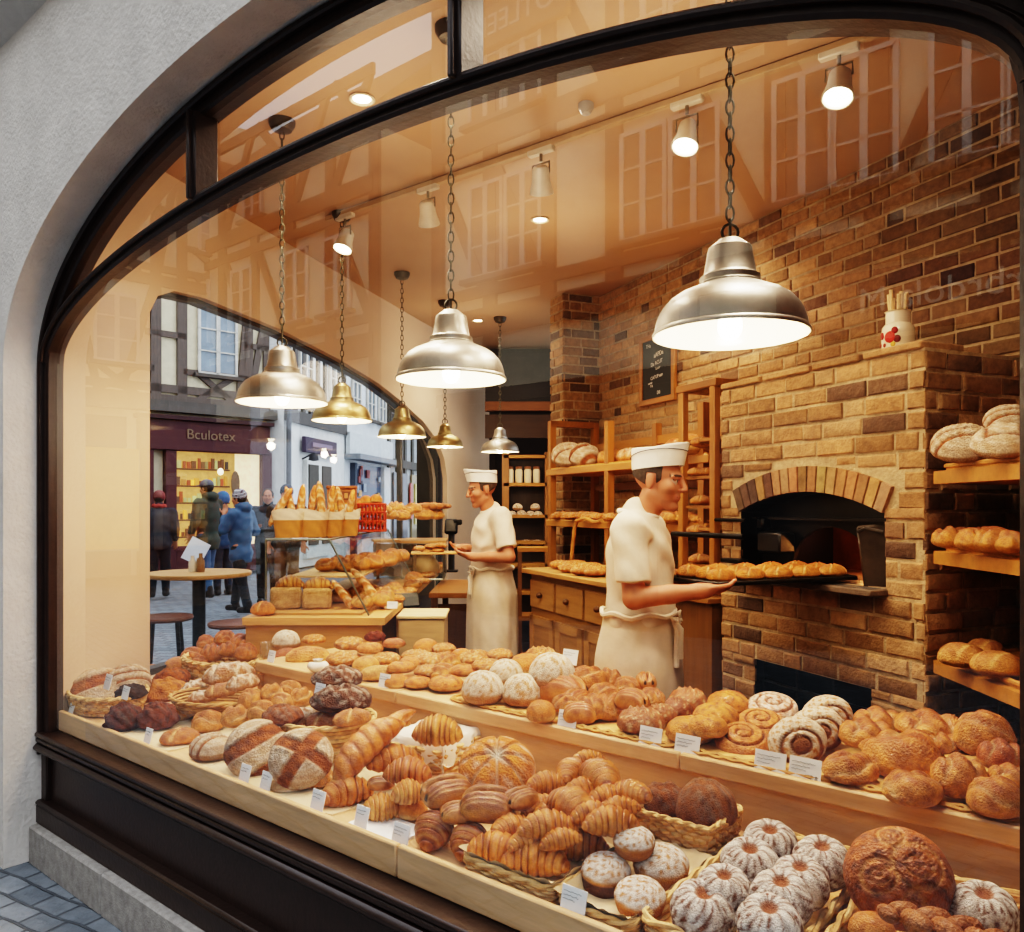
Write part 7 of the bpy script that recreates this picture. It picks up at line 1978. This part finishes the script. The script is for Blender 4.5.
def b_dark(t, Ln):
    mb = MB(); TD = lin('#33322f')
    for z in (2.8, 4.2, 5.6, 7.2): tim(mb, 0, z, Ln, z, .26, -.05, TD)
    for k in range(15): tim(mb, k*Ln/14, 0, k*Ln/14, 7.2, .22, -.03, TD)
    for k in range(0, 14, 2): tim(mb, k*Ln/14, 4.2, (k+1)*Ln/14, 5.6, .14, -.03, TD)
    mb.box((2.0, -.3, 4.5), (4.0, .6, .2), TD); mb.build('timber_frame', m_woodv, t)
    mb = MB()
    for k in range(5): mb.box((1.1+k*2.0, -.06, 1.35), (1.5, .05, 2.3), lin(('#59606a', '#8a7a58', '#46545e', '#6e8088', '#4c545c')[k]))
    mb.box((2.9, -.1, 1.5), (.5, .04, 1.4), lin('#cdbf74')); mb.box((2.2, -.1, 1.6), (.3, .04, 1.2), lin('#a83a34')); mb.build('shop_window', m_pane, t)
row('dark_timbered_house', 'dark timber-framed shop houses at the far end of the street', 8, 20, 9, '#b4b9bc', b_dark)
q = at(433, 431, 25.0)
t = thing('hanging_sign', 'blue hanging shop sign down the street, seen past the small lamp', 'sign', q, .1)
mb = MB(); mb.box((0, 0, 0), (.5, .06, .42), lin('#2c8fb8'), bev=.02); mb.build('sign_panel', m_paint, t)
mb = MB(); mb.box((0, -.035, .05), (.34, .01, .07), lin('#d8eef4')); mb.box((0, -.035, -.08), (.28, .01, .05), lin('#d8eef4')); mb.build('lettering', m_paint, t)
mb = MB(); mb.tube([(-1.0, .0, .3), (.3, 0, .3)], .02, 6, lin('#2c2c30')); mb.tube([(-.2, 0, .3), (-.2, 0, .2)], .012, 5, lin('#2c2c30')); mb.tube([(.2, 0, .3), (.2, 0, .2)], .012, 5, lin('#2c2c30')); mb.build('bracket', m_black, t)

# ---- bar table and stools outside
g = at(199, 572, 6.4)
t = thing('bar_table', 'round wooden bar table on a black post outside the side window', 'table', (g.x, g.y, .11))
zt = g.z-.11
mb = MB(); mb.lathe([(0, zt-.035), (.38, zt-.035), (.40, zt-.028), (.405, zt-.012), (.40, zt), (0, zt)], 48, lin('#c09566')); mb.build('table_top', m_wood, t, sharp=50)
mb = MB(); mb.lathe([(.05, .02), (.05, zt-.04)], 20, lin('#1d1c1c')); mb.lathe([(0, .0), (.26, .0), (.26, .015), (.08, .04), (.05, .06)], 28, lin('#1d1c1c')); mb.build('post', m_black, t)
q = at(197, 566, 6.4)
t = thing('sauce_caddy', 'small condiment bottles standing on the bar table', 'condiments', (q.x, q.y, g.z))
for dx, hh, c_ in ((-.035, .13, '#d9d0bd'), (.03, .15, '#8a6a4c'), (.0, .11, '#c9b79a')):
    mb = MB(); mb.lathe([(0, 0), (.03, 0), (.031, hh*.6), (.014, hh*.8), (.014, hh), (0, hh)], 14, lin(c_), c=(dx, .03 if dx == 0 else 0, 0)); mb.build('bottle', m_gloss, t)
def stool(u, v, D, label, back=False):
    p = at(u, v, D); zz = p.z-.11
    t = thing('bar_stool', label, 'stool', (p.x, p.y, .11), .3, 'stools at the bar table')
    mb = MB(); mb.lathe([(0, zz-.03), (.19, zz-.03), (.2, zz-.015), (.195, zz), (0, zz+.004)], 30, lin('#6b4436')); mb.build('seat', m_wood, t)
    for k in range(4):
        a = PI/4+k*PI/2; mb = MB(); mb.tube([(.13*math.cos(a), .13*math.sin(a), zz-.03), (.19*math.cos(a), .19*math.sin(a), .01)], .016, 8, lin('#2a2422')); mb.build('leg', m_black, t)
    mb = MB(); mb.tube([(.165*math.cos(2*PI*k/28), .165*math.sin(2*PI*k/28), zz*.38) for k in range(28)], .010, 6, lin('#2a2422'), closed=True); mb.build('foot_ring', m_black, t)
    if back:
        mb = MB()
        for s in (-1, 1): mb.tube([(-.16, s*.13, zz-.02), (-.2, s*.13, zz+.2), (-.24, s*.12, zz+.36)], .014, 6, lin('#2a2422'))
        mb.box((-.24, 0, zz+.37), (.03, .32, .06), lin('#8a6a4c'), bev=.01); mb.build('backrest', m_black, t)
stool(165, 616, 5.9, 'brown-seated bar stool at the edge of the cream wall', True)
stool(236, 622, 5.9, 'brown-seated bar stool beside the serving counter')

# ================================================================ HOUSES ON THE OTHER SIDE, MIRRORED IN THE GLASS
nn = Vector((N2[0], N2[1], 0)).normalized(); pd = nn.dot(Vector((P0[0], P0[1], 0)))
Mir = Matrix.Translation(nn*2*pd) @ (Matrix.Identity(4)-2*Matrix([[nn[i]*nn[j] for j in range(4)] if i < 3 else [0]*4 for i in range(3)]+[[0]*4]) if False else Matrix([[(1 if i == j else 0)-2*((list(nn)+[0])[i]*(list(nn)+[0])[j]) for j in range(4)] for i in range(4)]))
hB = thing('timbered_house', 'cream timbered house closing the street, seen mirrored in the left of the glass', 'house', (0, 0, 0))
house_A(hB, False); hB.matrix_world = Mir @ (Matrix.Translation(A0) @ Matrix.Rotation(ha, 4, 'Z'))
def across(label, t0, t1, H, wins, signs, seed):
    t = thing('timbered_house', label, 'house', F(t1, -7.43, .03), FROT+PI); Ln = t1-t0
    mb = MB(); mb.box((Ln/2, 3, H/2), (Ln, 6, H), lin('#e0d3b8')); mb.box((Ln/2, -.01, 1.6), (Ln+.02, .04, 3.2), lin('#453a34')); mb.build('plaster_wall', m_plaster, t)  # dark ground-floor box added to keep bright bands out of the glass reflection
    mb = MB(); r = random.Random(seed); TD = lin('#4a372b')
    for z, w in ((3.2, .2), (4.3, .4), (4.75, .16), (6.6, .16), (7.0, .3), (8.9, .2), (H-.1, .3)): tim(mb, 0, z, Ln, z, w, -.05, TD)
    n = int(Ln/1.05)
    for k in range(n+1):
        x = k*Ln/n; tim(mb, x, 0 if k % 3 == 0 else 4.3, x, H, .24, -.03, TD)
        if k < n:
            for z0, z1 in ((4.75, 6.6), (7.1, 8.9), (9.0, H)):
                if r.random() < .55: tim(mb, x+.1, z0, x+Ln/n-.1, z1, .17, -.03, TD) if r.random() < .5 else tim(mb, x+Ln/n-.1, z0, x+.1, z1, .17, -.03, TD)
    mb.build('timber_frame', m_woodv, t)
    for wt, z, w, h in wins: window_(t, t1-wt, z, w, h, pane_c=lin('#5d564e'))
    for st, z, w, h, s_, c_, sz in signs:
        mb = MB(); mb.box((t1-st, -.12, z), (w, .12, h), lin(c_), bev=.02); so = mb.build('sign', m_paint, t)
        if s_: text('sign_lettering', s_, sz, flat_mat('sign_pale', '#d8cdbf'), so, Matrix.Translation((t1-st, -.19, z)) @ RX, .01)
    mb = MB()
    for k in range(int(Ln/2.4)): mb.box((1.3+2.4*k, -.04, 1.5), (1.7, .06, 2.2), lin('#3a3430'))
    mb.build('shop_window', m_pane, t)
    mb = MB(); mb.prism([(-.4, H), (6.4, H), (3, H+3.2)], 0, Ln, lin('#6a4a3c'), lambda y, z, x: (x, y, z)); mb.build('roof', m_brick, t)
across('long timbered house across the street with a maroon shop sign, mirrored over the oven', -4.9, 9, 9.6,
       [(tt, z, .62, 1.35) for z in (5.65, 7.95) for tt in (-3.9, -3.2, -1.25, -.55, .75, 1.4, 2.35, 3.0)], [(2.2, 3.68, 3.4, .66, 'drbrdola M', '#5a2230', .36), (-3.3, 8.5, 1.9, .6, 'OTLEEN', '#8a6a4a', .42)], 4)
across('lower timbered house across the street, mirrored between the left lamps', -13.5, -6.4, 8.0, [(tt, z, .7, 1.3) for z in (5.65,) for tt in (-12, -10.4, -8.6, -7.4)]+[(-10, 7.6, .6, .7)], [], 9)
# ---------------------------------------------------------------- wording of every baked thing
label_items()
